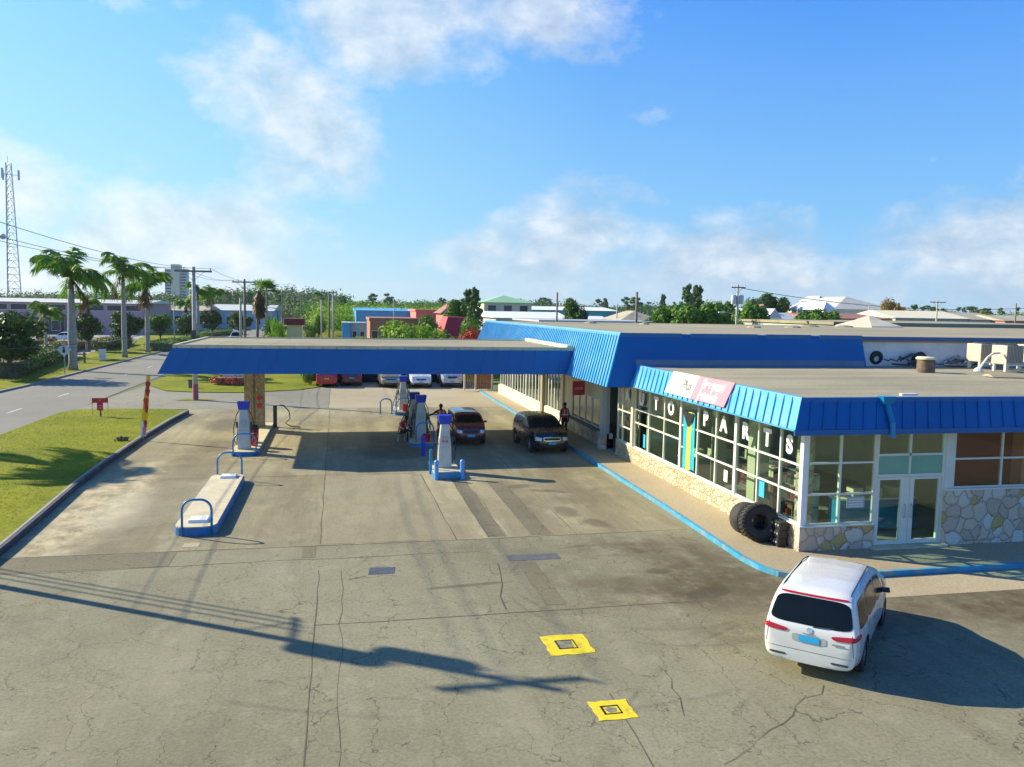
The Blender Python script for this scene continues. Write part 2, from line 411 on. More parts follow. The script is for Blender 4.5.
def stain_slab(t, p, c):
    X, Y, Z = t.sep(p)
    st = t.noise(t.world((1.3, .12, 1)), 1.0, 8, .7)
    c = t.mix(t.math('MULTIPLY', t.ramp(st, [(.42, 0), (.62, 1)]), .42), c, (.14, .112, .066))
    st2 = t.noise(t.world((.5, .35, 1)), 1.6, 8, .72)
    c = t.mix(t.math('MULTIPLY', t.ramp(st2, [(.52, 0), (.66, 1)]), .40), c, (.48, .42, .28))
    st3 = t.noise(t.world((.8, .22, 1.3)), 2.9, 8, .75)
    c = t.mix(t.math('MULTIPLY', t.ramp(st3, [(.56, 0), (.68, 1)]), .38), c, (.09, .07, .042))
    # worn pale edge along the grass kerb
    mk = blob(t, p, -7.6, 29, 1.5, 9, -.02, .9, .6, .6)
    c = t.mix(t.math('MULTIPLY', t.math('MULTIPLY', mk, t.ramp(t.noise(t.world((1, .7, 1)), 1.7, 9, .72), [(.42, 0), (.58, 1)])), .85), c, (.62, .52, .31))
    mk = blob(t, p, -6.6, 27.5, 1.2, 3.5, .1, .9, .9, .5)
    c = t.mix(t.math('MULTIPLY', mk, .45), c, (.60, .54, .38))
    # darker driven lanes each side of the pump islands
    for cx, w, a in ((-5.9, 1.0, .42), (1.6, 1.5, .34), (6.1, 1.3, .46), (8.6, 1.0, .38), (-1.8, 1.0, .25)):
        d = t.math('ABSOLUTE', t.math('SUBTRACT', X, cx))
        d = t.math('ADD', d, t.math('MULTIPLY', t.math('SUBTRACT', t.noise(t.world((1, .25, 1)), .5, 5, .65), .5), 2.4))
        mk = t.math('MULTIPLY', t.ramp(d, [(0, 1), (w * 1.3, 0)]), a)
        c = t.mix(mk, c, (.15, .12, .075))
    for a in [(2.5, 37.5, 1.8, 2.6, 0), (2.6, 41.5, 1.3, 2.4, 0), (6.6, 29.5, .7, .35, .3), (7.5, 28.6, .9, .3, -.4), (7.3, 25.5, .5, .9, 0), (7.9, 24, .4, .8, .4), (-5.5, 40, 1, 2, 0), (-6, 47, 1.5, 3, 0)]:
        mk = t.math('MULTIPLY', blob(t, p, *a, nz=.6, ns=1.6, soft=.4), .5)
        c = t.mix(mk, c, (.09, .07, .045))
    # individual slabs differ in tone
    ck = t.new('ShaderNodeTexVoronoi', feature='F1'); ck.inputs['Scale'].default_value = 1; ck.inputs['Randomness'].default_value = .0
    mp = t.new('ShaderNodeMapping'); mp.inputs['Scale'].default_value = (1 / 3.75, 1 / 9.8, 0); mp.inputs['Location'].default_value = (.13 + .5, -.33 + .5, .5)
    t.link(p, mp.inputs[0]); t.link(mp.outputs[0], ck.inputs['Vector'])
    sp = t.new('ShaderNodeSeparateColor'); t.link(ck.outputs['Color'], sp.inputs[0])
    c = t.mix(.5, c, t.ramp(sp.outputs[0], [(0, .80), (1, 1.12)]), 'MULTIPLY')
    return c

def stain_road(t, p, c):
    X, Y, Z = t.sep(p)
    s = t.noise(t.world((1.2, .03, 1)), .8, 4, .6)
    return t.mix(t.math('MULTIPLY', t.ramp(s, [(.4, 0), (.7, 1)]), .35), c, (.2, .19, .17))

M['lot'] = mat_asphalt('cracked_asphalt', (.24, .223, .138), (.325, .304, .198), (.135, .123, .074), True, stain_lot)
M['slab'] = mat_asphalt('worn_concrete_slab', (.325, .288, .168), (.49, .435, .27), (.185, .158, .092), False, stain_slab)
M['darkpatch'] = mat_asphalt('dark_trench_patch', (.19, .168, .105), (.24, .215, .14), (.13, .115, .072), True, None)
M['newpanel'] = mat_asphalt('newer_concrete', (.315, .28, .172), (.38, .34, .215), (.23, .20, .12), False, lambda t, p, c: t.mix(t.math('MULTIPLY', t.ramp(t.noise(t.world((.9, .3, 1)), 1.6, 9, .72), [(.45, 0), (.65, 1)]), .4), c, (.15, .125, .075)))
M['backlot'] = mat_asphalt('pale_rear_asphalt', (.27, .25, .19), (.33, .31, .24), (.20, .185, .14), True, None)
M['rear_concrete'] = mat_asphalt('rear_concrete', (.42, .35, .22), (.50, .43, .29), (.33, .27, .17), False, None)
M['roadm'] = mat_asphalt('grey_road_asphalt', (.24, .23, .195), (.29, .28, .24), (.19, .18, .15), False, stain_road)
M['pave'] = mat_asphalt('pavement_concrete', (.44, .36, .23), (.52, .44, .29), (.30, .25, .16), False, None)
M['apron'] = mat_asphalt('apron_concrete', (.46, .39, .25), (.52, .45, .30), (.38, .31, .20), False, None)
M['roofgravel'] = mat_asphalt('gravel_roofing', (.375, .335, .215), (.45, .405, .27), (.27, .24, .155), False,
    lambda t, p, c: t.mix(t.math('MULTIPLY', t.ramp(t.noise(t.world((.12, .9, 1)), 1.0, 6, .65), [(.45, 0), (.62, 1)]), .5), c, (.20, .18, .14)))
M['farground'] = mat('far_ground_vegetation', (.10, .13, .04), .9, 0, .3, .02)

def mat_grass(name, a, b_, c_):
    m, t, b = base_mat(name)
    p = t.world()
    n1 = t.noise(p, .25, 6, .65); n2 = t.noise(p, 5, 5, .7)
    c = t.ramp(n1, [(.3, a), (.5, b_), (.7, c_)])
    c = t.mix(.55, c, t.ramp(n2, [(.3, .45), (.7, 1.35)]), 'MULTIPLY')
    c = t.mix(t.math('MULTIPLY', t.ramp(t.noise(t.world((1, 1.2, 1)), .7, 5, .7), [(.5, 0), (.75, 1)]), .35), c, (.30, .24, .05))
    t.link(c, b.inputs['Base Color']); b.inputs['Roughness'].default_value = .9; b.inputs['Specular IOR Level'].default_value = .15
    t.link(t.bump(n2, .9, .05), b.inputs['Normal'])
    return m
M['grass'] = mat_grass('lawn_grass', (.125, .165, .003), (.20, .225, .004), (.27, .275, .006))
M['grassblade'] = leafmat('grass_blades', ['#6f7c06', '#8f9606', '#a8a00a'], .3, .3)

# ------------------------------------------------------------------ CAMERA (calibrated; x right, y along the building, z up)
F = 820.0; CX = 512.0; CY = 383.5; CAMH = 6.6
TR = math.tan(math.radians(1.0)); HY = 309.3; VPX = 338.0
up = Vector((TR, -1, (HY - CY) / F)).normalized()
vy = HY + TR * (VPX - CX)
Yc = Vector(((VPX - CX) / F, (vy - CY) / F, 1)).normalized()
Xc = Yc.cross(up)
# rows = world axes expressed in (right, down, forward)
def cam2w(v): return Vector((Xc.dot(v), Yc.dot(v), up.dot(v)))
right = cam2w(Vector((1, 0, 0))); down = cam2w(Vector((0, 1, 0))); fwd = cam2w(Vector((0, 0, 1)))
cd = bpy.data.cameras.new('camera'); co = bpy.data.objects.new('camera', cd); COL.objects.link(co)
mw = Matrix((( right.x, -down.x, -fwd.x, 0), (right.y, -down.y, -fwd.y, 0), (right.z, -down.z, -fwd.z, CAMH), (0, 0, 0, 1)))
co.matrix_world = mw
cd.sensor_width = 36; cd.sensor_fit = 'HORIZONTAL'; cd.lens = F / 1024 * 36
cd.clip_start = .1; cd.clip_end = 9000
scn.camera = co

# ------------------------------------------------------------------ LIGHT
SUN_EL = math.radians(27.5)
sx, sy = -.845, .535          # horizontal direction towards the sun
sl = bpy.data.lights.new('sun', 'SUN'); so = bpy.data.objects.new('sun', sl); COL.objects.link(so)
sl.energy = 5.0; sl.angle = math.radians(.5); sl.color = (1.0, .89, .67)
sd = Vector((sx, sy, math.hypot(sx, sy) * math.tan(SUN_EL))).normalized()
so.rotation_euler = sd.to_track_quat('Z', 'Y').to_euler()
so.location = (0, 0, 60)
W = bpy.data.worlds.new('World'); scn.world = W; W.use_nodes = True
t = NT(W.node_tree)
bg = W.node_tree.nodes['Background']
sky = t.new('ShaderNodeTexSky', sky_type='NISHITA'); sky.sun_disc = False
sky.sun_elevation = SUN_EL; sky.sun_rotation = math.atan2(sx, sy)
sky.air_density = 1.0; sky.dust_density = .6; sky.ozone_density = 2.5
g = t.new('ShaderNodeTexCoord').outputs['Generated']
dx, dy, dz = t.sep(g)
az = t.math('ARCTAN2', dx, dy)       # azimuth from +Y towards +X
el = t.math('ARCSINE', dz)
KS = 6.6
def skc(h): return tuple(c * KS for c in hexc(h))
eln = t.math('DIVIDE', el, PI / 2)
near_sun = t.ramp(eln, [(0, skc('#d2f0f8')), (.06, skc('#b4ebfd')), (.24, skc('#7fd3ff')), (.42, skc('#4f9ae4')), (1, skc('#2058b4'))])
off_sun = t.ramp(eln, [(0, skc('#aed5f0')), (.06, skc('#7fc4f9')), (.22, skc('#4797f8')), (.42, skc('#2c6fd4')), (1, skc('#13459c'))])
hl = t.math('SQRT', t.math('ADD', t.math('MULTIPLY', dx, dx), t.math('MULTIPLY', dy, dy)))
cs = t.math('DIVIDE', t.math('ADD', t.math('MULTIPLY', dx, sx), t.math('MULTIPLY', dy, sy)), t.math('MAXIMUM', hl, .01))
fs_ = t.ramp(cs, [(0.0, 0), (.25, .12), (.80, 1)])
grad = t.mix(fs_, off_sun, near_sun)
grad = t.mix(.12, grad, sky.outputs[0])
cv = t.new('ShaderNodeCombineXYZ'); t.link(az, cv.inputs[0]); t.link(t.math('MULTIPLY', el, 1.5), cv.inputs[1])
nb = t.noise(cv.outputs[0], 6.5, 10, .60, .15)
nf = t.noise(cv.outputs[0], 19, 9, .62, .2)
dens = t.math('ADD', t.math('MULTIPLY', nb, .78), t.math('MULTIPLY', nf, .22))
def skyblob(ca, ce, ra, re, rot=0, amp=1.0):
    mp = t.new('ShaderNodeMapping'); mp.vector_type = 'TEXTURE'
    mp.inputs['Location'].default_value = (math.radians(ca), math.radians(ce) * 1.5, 0); mp.inputs['Rotation'].default_value = (0, 0, math.radians(rot))
    mp.inputs['Scale'].default_value = (math.radians(ra), math.radians(re) * 1.5, 1)
    t.link(cv.outputs[0], mp.inputs[0])
    ln = t.new('ShaderNodeVectorMath', operation='LENGTH'); t.link(mp.outputs[0], ln.inputs[0])
    return t.math('MULTIPLY', t.math('SUBTRACT', 1.0, ln.outputs['Value'], clamp=True), amp)
CLOUDS = [  # azimuth, elevation, half sizes (degrees), rotation, strength
    (-14, 20.8, 11, 4.5, 0, .95), (3.5, 18.5, 11, 6.5, 15, 1.05), (-2.5, 12.5, 8, 8, 30, .95), (-3.5, 9, 6, 5, 0, .7), (15, 20, 13, 5.5, 0, .75), (20, 14, 6, 3, -15, .35),
    (-11, 8.3, 6, 2.2, 0, .5), (-19, 6, 7, 4, 0, .85), (-9, 4.6, 13, 5.5, 0, .95), (-18, 1.5, 18, 4, 0, .55), (-4, 7, 6, 4, 0, .5),
    (15, 4.9, 9, 5.2, 0, 1.0), (25, 3.4, 14, 5, 0, .85), (9, 3, 9, 4, 0, .6), (41.5, 7.4, 4, 2.4, 0, .5), (43, 4.3, 11, 6.5, 0, 1.0), (33, 2.2, 16, 3.4, 0, .6), (0, .5, 60, 2.6, 0, .42),
    (-45, 10, 12, 6, 0, .6), (70, 8, 18, 6, 0, .6), (150, 12, 20, 8, 0, .6)]
acc = None
for cdef in CLOUDS:
    bb = skyblob(*cdef)
    acc = bb if acc is None else t.math('MAXIMUM', acc, bb)
dens = t.math('ADD', t.math('MULTIPLY', t.math('SUBTRACT', dens, .5), 1.7), .5)
cm = t.math('ADD', dens, t.math('MULTIPLY', t.math('SUBTRACT', acc, .34), .85))
mask = t.ramp(cm, [(.42, 0), (.56, .42), (.80, 1)])
lit = t.math('ADD', t.math('MULTIPLY', nf, .6), t.math('MULTIPLY', t.noise(cv.outputs[0], 9, 5, .6), .4))
cc_o = t.ramp(lit, [(.38, skc('#a8bdd6')), (.52, skc('#cfdbe9')), (.62, skc('#f3f6fa'))])
cc_n = t.ramp(lit, [(.36, skc('#cfdfe9')), (.50, skc('#edf6fb')), (.60, skc('#ffffff'))])
cc = t.mix(fs_, cc_o, cc_n)
skyc = t.mix(t.math('MULTIPLY', mask, .74), grad, cc)
t.link(skyc, bg.inputs['Color'])
bg.inputs['Strength'].default_value = .09
vs = scn.view_settings
scn.display_settings.display_device = 'sRGB'
vs.view_transform = 'Standard'; vs.look = 'None'; vs.gamma = 1.0; vs.use_curve_mapping = False
vs.exposure = .84
scn.cycles.max_bounces = 6; scn.cycles.transparent_max_bounces = 8; scn.cycles.glossy_bounces = 3; scn.cycles.diffuse_bounces = 3
scn.cycles.use_denoising = True

# ------------------------------------------------------------------ GROUND AND ROADS
def sheet(name, poly, z, m, kind='structure'):
    b = MB(); b.add([(x, y, z) for x, y in poly], [tuple(range(len(poly)))])
    return tag(b.build(name, m), kind=kind)
b = MB(); b.add([(-1800, -150, -.02), (1800, -150, -.02), (1800, 2600, -.02), (-1800, 2600, -.02)], [(0, 1, 2, 3)])
tag(b.build('ground', M['farground']), kind='structure')
sheet('forecourt_asphalt', [(-9.0, -10), (34, -10), (34, 22.8), (-9.0, 22.8)], .0, M['lot'])
sheet('forecourt_concrete', [(-9.2, 22.8), (12.0, 22.8), (12.0, 54.2), (-9.2, 54.2)], .0, M['slab'])
sheet('rear_forecourt', [(-.6, 54.2), (12.0, 54.2), (12, 72.5), (-.6, 72.5)], .0, M['rear_concrete'])
sheet('entrance_asphalt', [(-15.9, 54.2), (-.6, 54.2), (-.6, 72.5), (-15.0, 72.5)], .0, M['backlot'])
sheet('concrete_apron', [(11.2, 16.5), (34, 16.45), (34, 17.85), (11.2, 17.85)], .004, M['apron'])
# road (gentle bend far away)
def strip(name, cl, w, z, m):
    b = MB()
    L = []; R = []
    for i, (x, y) in enumerate(cl):
        d = (Vector(cl[min(i + 1, len(cl) - 1)]) - Vector(cl[max(i - 1, 0)])).normalized()
        nrm = Vector((d.y, -d.x)) * w / 2
        L.append((x - nrm.x, y - nrm.y, z)); R.append((x + nrm.x, y + nrm.y, z))
    n = len(cl)
    b.add(L + R, [(i, n + i, n + i + 1, i + 1) for i in range(n - 1)])
    return tag(b.build(name, m), kind='structure')
roadcl = [(-19.9, -60), (-19.9, 30), (-19.9, 150), (-19.5, 240), (-22, 330), (-30, 430), (-44, 560)]
strip('road', roadcl, 8.2, .004, M['roadm'])
b = MB()
y = -2.0
while y < 330:
    if y > 20:
        x = -19.05
        b.box(x - .06, x + .06, y + .35, y + 2.6, .006, .010)
    y += 9.1
tag(b.build('road_markings', mat('worn_white_road_paint', (.6, .6, .55), .7, 0, .25, 3)), kind='structure')
# left kerb + verge
def kerb_path(name, pts, w, h, m, z0=0, closed=False, mi_top=None, mats=None):
    b = MB(); n = len(pts)
    Ls = []; Rs = []
    for i, p in enumerate(pts):
        a = Vector(pts[max(i - 1, 0)]); c = Vector(pts[min(i + 1, n - 1)])
        d = (c - a).normalized(); nr = Vector((d.y, -d.x)) * w / 2
        Ls.append(Vector(p) - nr); Rs.append(Vector(p) + nr)
    for i in range(n - 1):
        a, c, e, f = Ls[i], Rs[i], Rs[i + 1], Ls[i + 1]
        b.hexa([(a.x, a.y, z0), (c.x, c.y, z0), (e.x, e.y, z0), (f.x, f.y, z0), (a.x, a.y, h), (c.x, c.y, h), (e.x, e.y, h), (f.x, f.y, h)])
    return tag(b.build(name, mats or m), kind='structure')
M['kerbgrey'] = mat('grey_kerb_concrete', (.33, .31, .26), .85, 0, .15, 2, bump=.2)
kerb_path('road_kerb', [(-24.05, 20), (-24.05, 60), (-23.6, 70), (-23.6, 150), (-23.6, 240), (-26, 330)], .18, .14, M['kerbgrey'], -.01)
sheet('verge_grass', [(-24.1, 10), (-24.1, 60), (-23.7, 70), (-23.7, 240), (-27, 330), (-60, 330), (-34, 150), (-30, 100), (-28.4, 60), (-28.4, 10)], .10, M['grass'])
M['carpark'] = mat('far_parking_asphalt', (.30, .29, .27), .9, 0, .12, .1)
sheet('far_parking_ground', [(-28.5, 10), (-28.5, 60), (-30.2, 100), (-34.2, 150), (-58, 320), (-150, 320), (-150, 10)], .0, M['carpark'])
# grass island on the left
isl = [(-8.45, 12), (-8.8, 23.6), (-9.0, 27), (-9.28, 31.5), (-9.4, 36), (-9.4, 42), (-9.25, 48), (-9.0, 52.0), (-10.2, 53.2), (-13.0, 53.5), (-15.2, 53.3), (-15.9, 52.0), (-15.95, 40), (-15.95, 12)]
b = MB(); b.prism(isl, -.01, .16)
tag(b.build('lawn_island', M['grass']), kind='structure')
M['kerbdark'] = mat('dark_blue_black_kerb', (.035, .05, .075), .75, 0, .25, 2, dirt=(.2, .18, .12), dscale=3, damt=.4)
kp = [(-8.33, 12), (-8.68, 23.6), (-8.88, 27), (-9.16, 31.5), (-9.28, 36), (-9.28, 42), (-9.13, 48), (-8.88, 52.0)]
kerb_path('lawn_kerb', kp, .2, .205, M['kerbdark'], -.01)
kerb_path('lawn_kerb_cap', [(x - .045, y) for x, y in kp], .08, .212, M['kerbgrey'], .15)
# grass strip behind the entrance, around the leaning pole, field beyond
sheet('entrance_lawn', [(-15.1, 70.6), (-12.8, 65.6), (-10.5, 64.5), (-7.2, 64.0), (-3, 66), (-.8, 69.3), (-.8, 72.5), (-2.5, 74), (-14.8, 100), (-15.2, 100)], .05, M['grass'])
sheet('right_verge_grass', [(-15.7, 100), (-14.4, 98), (-3, 74.2), (60, 74.2), (60, 170), (-14, 230), (-15.4, 230)], .03, M['grass'])
sheet('pole_grass_patch', [(-10.9, 59.2), (-10.2, 58.9), (-8.7, 58.95), (-8.2, 59.3), (-8.9, 59.9), (-10.3, 59.95)], .02, M['grass'])
# blades on the near lawn: uncountable
b = MB(); rnd = random.Random(3)
for i in range(12000):
    y = 12 + 41 * rnd.random() ** 1.2
    x = -15.8 + 6.4 * rnd.random()
    if x > -9.1 - (0.02 * max(0, min(y, 36) - 23)): continue
    a = rnd.random() * PI; h = .02 + .04 * rnd.random(); w = .012 + .012 * rnd.random()
    lx, ly = math.cos(a) * w, math.sin(a) * w
    tx, ty = (rnd.random() - .5) * .07, (rnd.random() - .5) * .07
    b.add([(x - lx, y - ly, .155), (x + lx, y + ly, .155), (x + tx, y + ty, .16 + h)], [(0, 1, 2)])
tag(b.build('lawn_grass_blades', M['grassblade']), kind='stuff', label='short yellow green grass growing on the lawn island', cat='grass')
# concrete joints: dark sealed strips, and pale patches (4 mm steps)
M['joint'] = mat('dark_joint_sealant', (.105, .09, .055), .9, 0, .3, 5)
b = MB()
def wob(b, p0, p1, w, z=.004, seg=.7, amp=.02, seed=1):
    r = random.Random(seed); p0 = Vector(p0); p1 = Vector(p1); d = p1 - p0; n = max(2, int(d.length / seg)); u = d.normalized(); nr = Vector((-u.y, u.x))
    pts = []
    for i in range(n + 1):
        q = p0 + d * i / n + nr * r.uniform(-amp, amp); pts.append((q, w * r.uniform(.3, 1)))
    vs = []
    for q, ww in pts: vs += [(q.x - nr.x * ww / 2, q.y - nr.y * ww / 2, z), (q.x + nr.x * ww / 2, q.y + nr.y * ww / 2, z)]
    b.add(vs, [(2 * i, 2 * i + 1, 2 * i + 3, 2 * i + 2) for i in range(n)])
wob(b, (-9, 22.8), (2.3, 22.75), .07, seed=2); wob(b, (2.3, 22.75), (10.6, 22.9), .04, seed=12)
wob(b, (-.5, 6), (-.47, 20.6), .026, seed=3); wob(b, (-.5, 22.9), (-.52, 54), .035, seed=4); wob(b, (-.1, 6), (.1, 20.6), .013, amp=.05, seed=5)
wob(b, (-.5, 16.95), (8.0, 17.0), .04, seed=6); wob(b, (-9, 21.4), (3.5, 21.6), .045, amp=.05, seed=7)
wob(b, (3.3, 22.8), (3.2, 32.3), .04, seed=8); wob(b, (-9, 32.4), (10.6, 32.6), .03, seed=9)
wob(b, (4.3, 6), (4.6, 13), .03, seed=10); wob(b, (6.9, 22.9), (7, 36), .03, seed=21); wob(b, (-9, 54.2), (10.6, 54.2), .05, seed=22); wob(b, (-.6, 54.2), (-.6, 72), .05, seed=23)
tag(b.build('pavement_joints', M['joint']), kind='structure')
b = MB()
for (x, y, w, h) in [(-3.95, 23.35, .42, .42)]:
    b.box(x - w / 2, x + w / 2, y - h / 2, y + h / 2, -.05, .0055)
tag(b.build('pale_concrete_patch', M['apron']), kind='structure')
b = MB()
for (x0, x1, y0, y1) in [(4.25, 4.78, 22.95, 31.0), (5.55, 6.15, 22.95, 30.6), (4.55, 5.05, 17.3, 20.5), (-9.0, -4.2, 21.5, 22.7), (-.95, -.6, 21.7, 22.7)]: b.box(x0, x1, y0, y1, -.05, .0045)
tag(b.build('dark_trench_patch', M['darkpatch']), kind='structure')
b = MB(); b.box(-.45, 3.2, 22.9, 32.3, -.05, .0035)
tag(b.build('newer_concrete_panel', M['newpanel']), kind='structure')
b = MB(); wob(b, (4.25, 22.9), (4.3, 31), .03, .008, seed=41, amp=.04); wob(b, (4.8, 22.9), (4.8, 31), .02, .008, seed=42, amp=.05); wob(b, (6.15, 22.9), (6.2, 30.6), .02, .008, seed=43, amp=.04)
wob(b, (3.6, 17.2), (4.0, 20.4), .05, .008, seed=44, amp=.08); wob(b, (5.5, 10.6), (8.5, 12.6), .018, .008, seed=45, amp=.10, seg=.35); wob(b, (5.6, 12.0), (5.9, 14.0), .015, .008, seed=46, amp=.08, seg=.3)
tag(b.build('rough_cracks', M['joint']), kind='structure')
# yellow painted manhole surrounds
def manhole(x0, x1, y0, y1, label, open_):
    b = MB(); z = .008
    jit = random.Random(int(y0 * 10))
    j = lambda: jit.uniform(-.03, .03)
    r = empty('manhole', ((x0 + x1) / 2, (y0 + y1) / 2, 0), 0, label, 'manhole cover')
    b = MB(((x0 + x1) / 2, (y0 + y1) / 2, 0))
    n = 6; ring = []
    for (xa, ya), (xb, yb) in (((x0, y0), (x1, y0)), ((x1, y0), (x1, y1)), ((x1, y1), (x0, y1)), ((x0, y1), (x0, y0))):
        for i in range(n): ring.append((xa + (xb - xa) * i / n + j() * .7, ya + (yb - ya) * i / n + j() * .7))
    b.prism(ring, -.02, z); b.build('painted_surround', M['yellow'], r)
    cx, cy = (x0 + x1) / 2 - .03, (y0 + y1) / 2; hw = (x1 - x0) * (.22 if open_ else .24); hh = (y1 - y0) * .22
    b = MB(((x0 + x1) / 2, (y0 + y1) / 2, 0))
    for a in ((cx - hw, cx + hw, cy - hh, cy - hh + .025), (cx - hw, cx + hw, cy + hh - .03, cy + hh), (cx - hw, cx - hw + .035, cy - hh, cy + hh), (cx + hw - .02, cx + hw, cy - hh, cy + hh)):
        b.box(a[0], a[1], a[2], a[3], -.02, z + .006)
    b.build('frame', M['black'], r)
    b = MB(((x0 + x1) / 2, (y0 + y1) / 2, 0)); k = .93 if open_ else .62
    pts = [(cx + hw * k * math.cos(a) * (1 if open_ else 1) * (1.0 + .10 * math.sin(5 * a)), cy + hh * k * math.sin(a) * (1.0 + .12 * math.cos(3 * a))) for a in [i * PI / 8 for i in range(16)]]
    if open_: pts = [(cx - hw * .9, cy - hh * .85), (cx + hw * .55, cy - hh * .8), (cx + hw * .75, cy + hh * .8), (cx - hw * .9, cy + hh * .85)]
    b.prism(pts, -.02, z + .004); b.build('lid', M['lidgrey'], r)
M['lidgrey'] = mat('worn_grey_lid', (.20, .19, .15), .7, 0, .25, 6, dirt=(.45, .38, .03), dscale=5, damt=.5)
manhole(4.0, 4.88, 14.66, 15.6, 'larger yellow painted manhole surround with grey open middle, farther from the camera', True)
manhole(4.13, 4.78, 12.1, 12.75, 'smaller yellow painted manhole cover nearest the camera with a ragged grey centre', False)
b = MB((5.1, 20.85, 0)); b.box(4.4, 5.8, 20.6, 21.1, -.02, .006)
tag(b.build('metal_cover', mat('grey_metal_plate', (.13, .13, .13), .6, .2, .2, 5)), 'long flat grey metal cover set in the asphalt seam', 'drain cover')
b = MB((1.05, 20.3, 0)); b.prism([(.72, 20.05), (1.35, 20.05), (1.42, 20.55), (.78, 20.6)], -.02, .006)
tag(b.build('metal_cover', mat('blue_grey_metal_plate', (.10, .11, .13), .5, .3, .2, 5)), 'small blue grey metal lid set in cracked asphalt left of centre', 'drain cover')

# pavement round the shop with painted kerb
edge = [(11.02, 64.2), (10.95, 50), (10.85, 36), (10.72, 25), (10.6, 21.2), (10.55, 19.7), (10.62, 18.9), (10.85, 18.3), (11.3, 17.97), (12.2, 17.88), (16, 17.92), (34, 18.0)]
poly = edge + [(34, 40), (14, 40), (14, 64.2)]
b = MB(); b.prism(poly[::-1], -.01, .13)
tag(b.build('pavement', M['pave']), kind='structure')
b = MB()
n = len(edge); Ls = []; Rs = []
for i, p in enumerate(edge):
    d = (Vector(edge[min(i + 1, n - 1)]) - Vector(edge[max(i - 1, 0)])).normalized(); nr = Vector((d.y, -d.x))
    Ls.append(Vector(p) + nr * .012); Rs.append(Vector(p) - nr * .10)
for i in range(n - 1):
    a, c, e, f = Ls[i], Rs[i], Rs[i + 1], Ls[i + 1]
    b.hexa([(a.x, a.y, -.01), (f.x, f.y, -.01), (e.x, e.y, -.01), (c.x, c.y, -.01), (a.x, a.y, .136), (f.x, f.y, .136), (e.x, e.y, .136), (c.x, c.y, .136)])
tag(b.build('painted_kerb', M['blue_paint']), kind='structure')

# ------------------------------------------------------------------ BUILDINGS: station block, parts shop, canopy
WX = 12.35            # face of the long left wall
def glazing(parent, axis, fixed, us, zs, thick=(), fw=.06, tw=.14, glass='glass', name='window', inset=.07, z0=None, frame=None, depth=.08):
    """one window bay = frame mesh with its glass pane as child. axis 'x': wall at x=fixed, us are y values; axis 'y': wall at y=fixed."""
    u0, u1 = min(us), max(us); za, zb = min(zs), max(zs)
    off = parent.location
    b = MB(off)
    def bx(ua, ub, z_a, z_b, d0, d1):
        if axis == 'x': b.box(fixed + d0, fixed + d1, ua, ub, z_a, z_b)
        else: b.box(ua, ub, fixed + d0, fixed + d1, z_a, z_b)
    for u in us:
        w = tw if u in thick else fw
        bx(u - w / 2, u + w / 2, za, zb, -.02 if u in thick else 0, depth)
    us_ = sorted(us)
    for z in zs:
        for i in range(len(us_) - 1):
            wa = (tw if us_[i] in thick else fw) / 2; wb = (tw if us_[i + 1] in thick else fw) / 2
            bx(us_[i] + wa, us_[i + 1] - wb, z - fw * .45, z + fw * .45, .012, depth - .012)
    fr = b.build(name, frame or M['white_frame'], parent)
    b = MB(off)
    if axis == 'x': b.quad((fixed + depth * .5, u0, za), (fixed + depth * .5, u0, zb), (fixed + depth * .5, u1, zb), (fixed + depth * .5, u1, za))
    else: b.quad((u0, fixed + depth * .5, za), (u1, fixed + depth * .5, za), (u1, fixed + depth * .5, zb), (u0, fixed + depth * .5, zb))
    b.build('pane', M[glass], fr)
    return fr

def slope_ribs(b, p0, p1, q0, q1, pitch, w=.05, h=.035, out=(0, 0, 0)):
    """standing seams on the slope p0->p1 (bottom edge) / q0->q1 (top edge)"""
    p0, p1, q0, q1 = map(Vector, (p0, p1, q0, q1))
    L = (p1 - p0).length; n = max(1, int(round(L / pitch)))
    nrm = (p1 - p0).cross(q0 - p0).normalized()
    o = Vector(out)
    if nrm.dot(o) < 0: nrm = -nrm
    u = (p1 - p0).normalized() * w / 2
    for i in range(n + 1):
        f = i / n
        a = p0.lerp(p1, f); c = q0.lerp(q1, f)
        b.hexa([a - u - nrm * .01, a + u - nrm * .01, a + u + nrm * h, a - u + nrm * h, c - u - nrm * .01, c + u - nrm * .01, c + u + nrm * h, c - u + nrm * h])

# ---- main station block
MB_loc = (16, 45, 0)
main = empty('station_building', MB_loc, 0, 'long station building behind the parts shop with tall slanting blue metal fascia', 'building')
YF, YB = 31.5, 64.6     # bottom eave front / back
XE, XT = 10.65, 11.42   # eave / top x
ZE, ZT = 3.53, 5.68
XR = 22.6
b = MB(MB_loc)          # left slope
b.quad((XE, YB, ZE), (XE, YF, ZE), (XT, YF + .75, ZT), (XT, YB - .7, ZT))
slope_ribs(b, (XE, YF + .02, ZE), (XE, YB, ZE), (XT, YF + .77, ZT - .02), (XT, YB - .7, ZT - .02), .36, .05, .05, (-1, 0, .3))
b.build('fascia', M['blue_sunlit'], main)
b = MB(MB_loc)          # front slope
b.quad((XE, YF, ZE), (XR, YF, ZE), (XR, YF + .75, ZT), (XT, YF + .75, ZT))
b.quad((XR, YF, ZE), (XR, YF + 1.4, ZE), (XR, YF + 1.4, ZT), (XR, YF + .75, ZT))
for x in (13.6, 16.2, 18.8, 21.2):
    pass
b.build('fascia', M['blue_shaded'], main)
b = MB(MB_loc)          # soffit
b.quad((XE, YF, ZE + .003), (XE, YB, ZE + .003), (WX + .2, YB, ZE + .003), (WX + .2, YF, ZE + .003))
b.build('soffit', M['grey_wall'], main)
b = MB(MB_loc)          # cap flashing
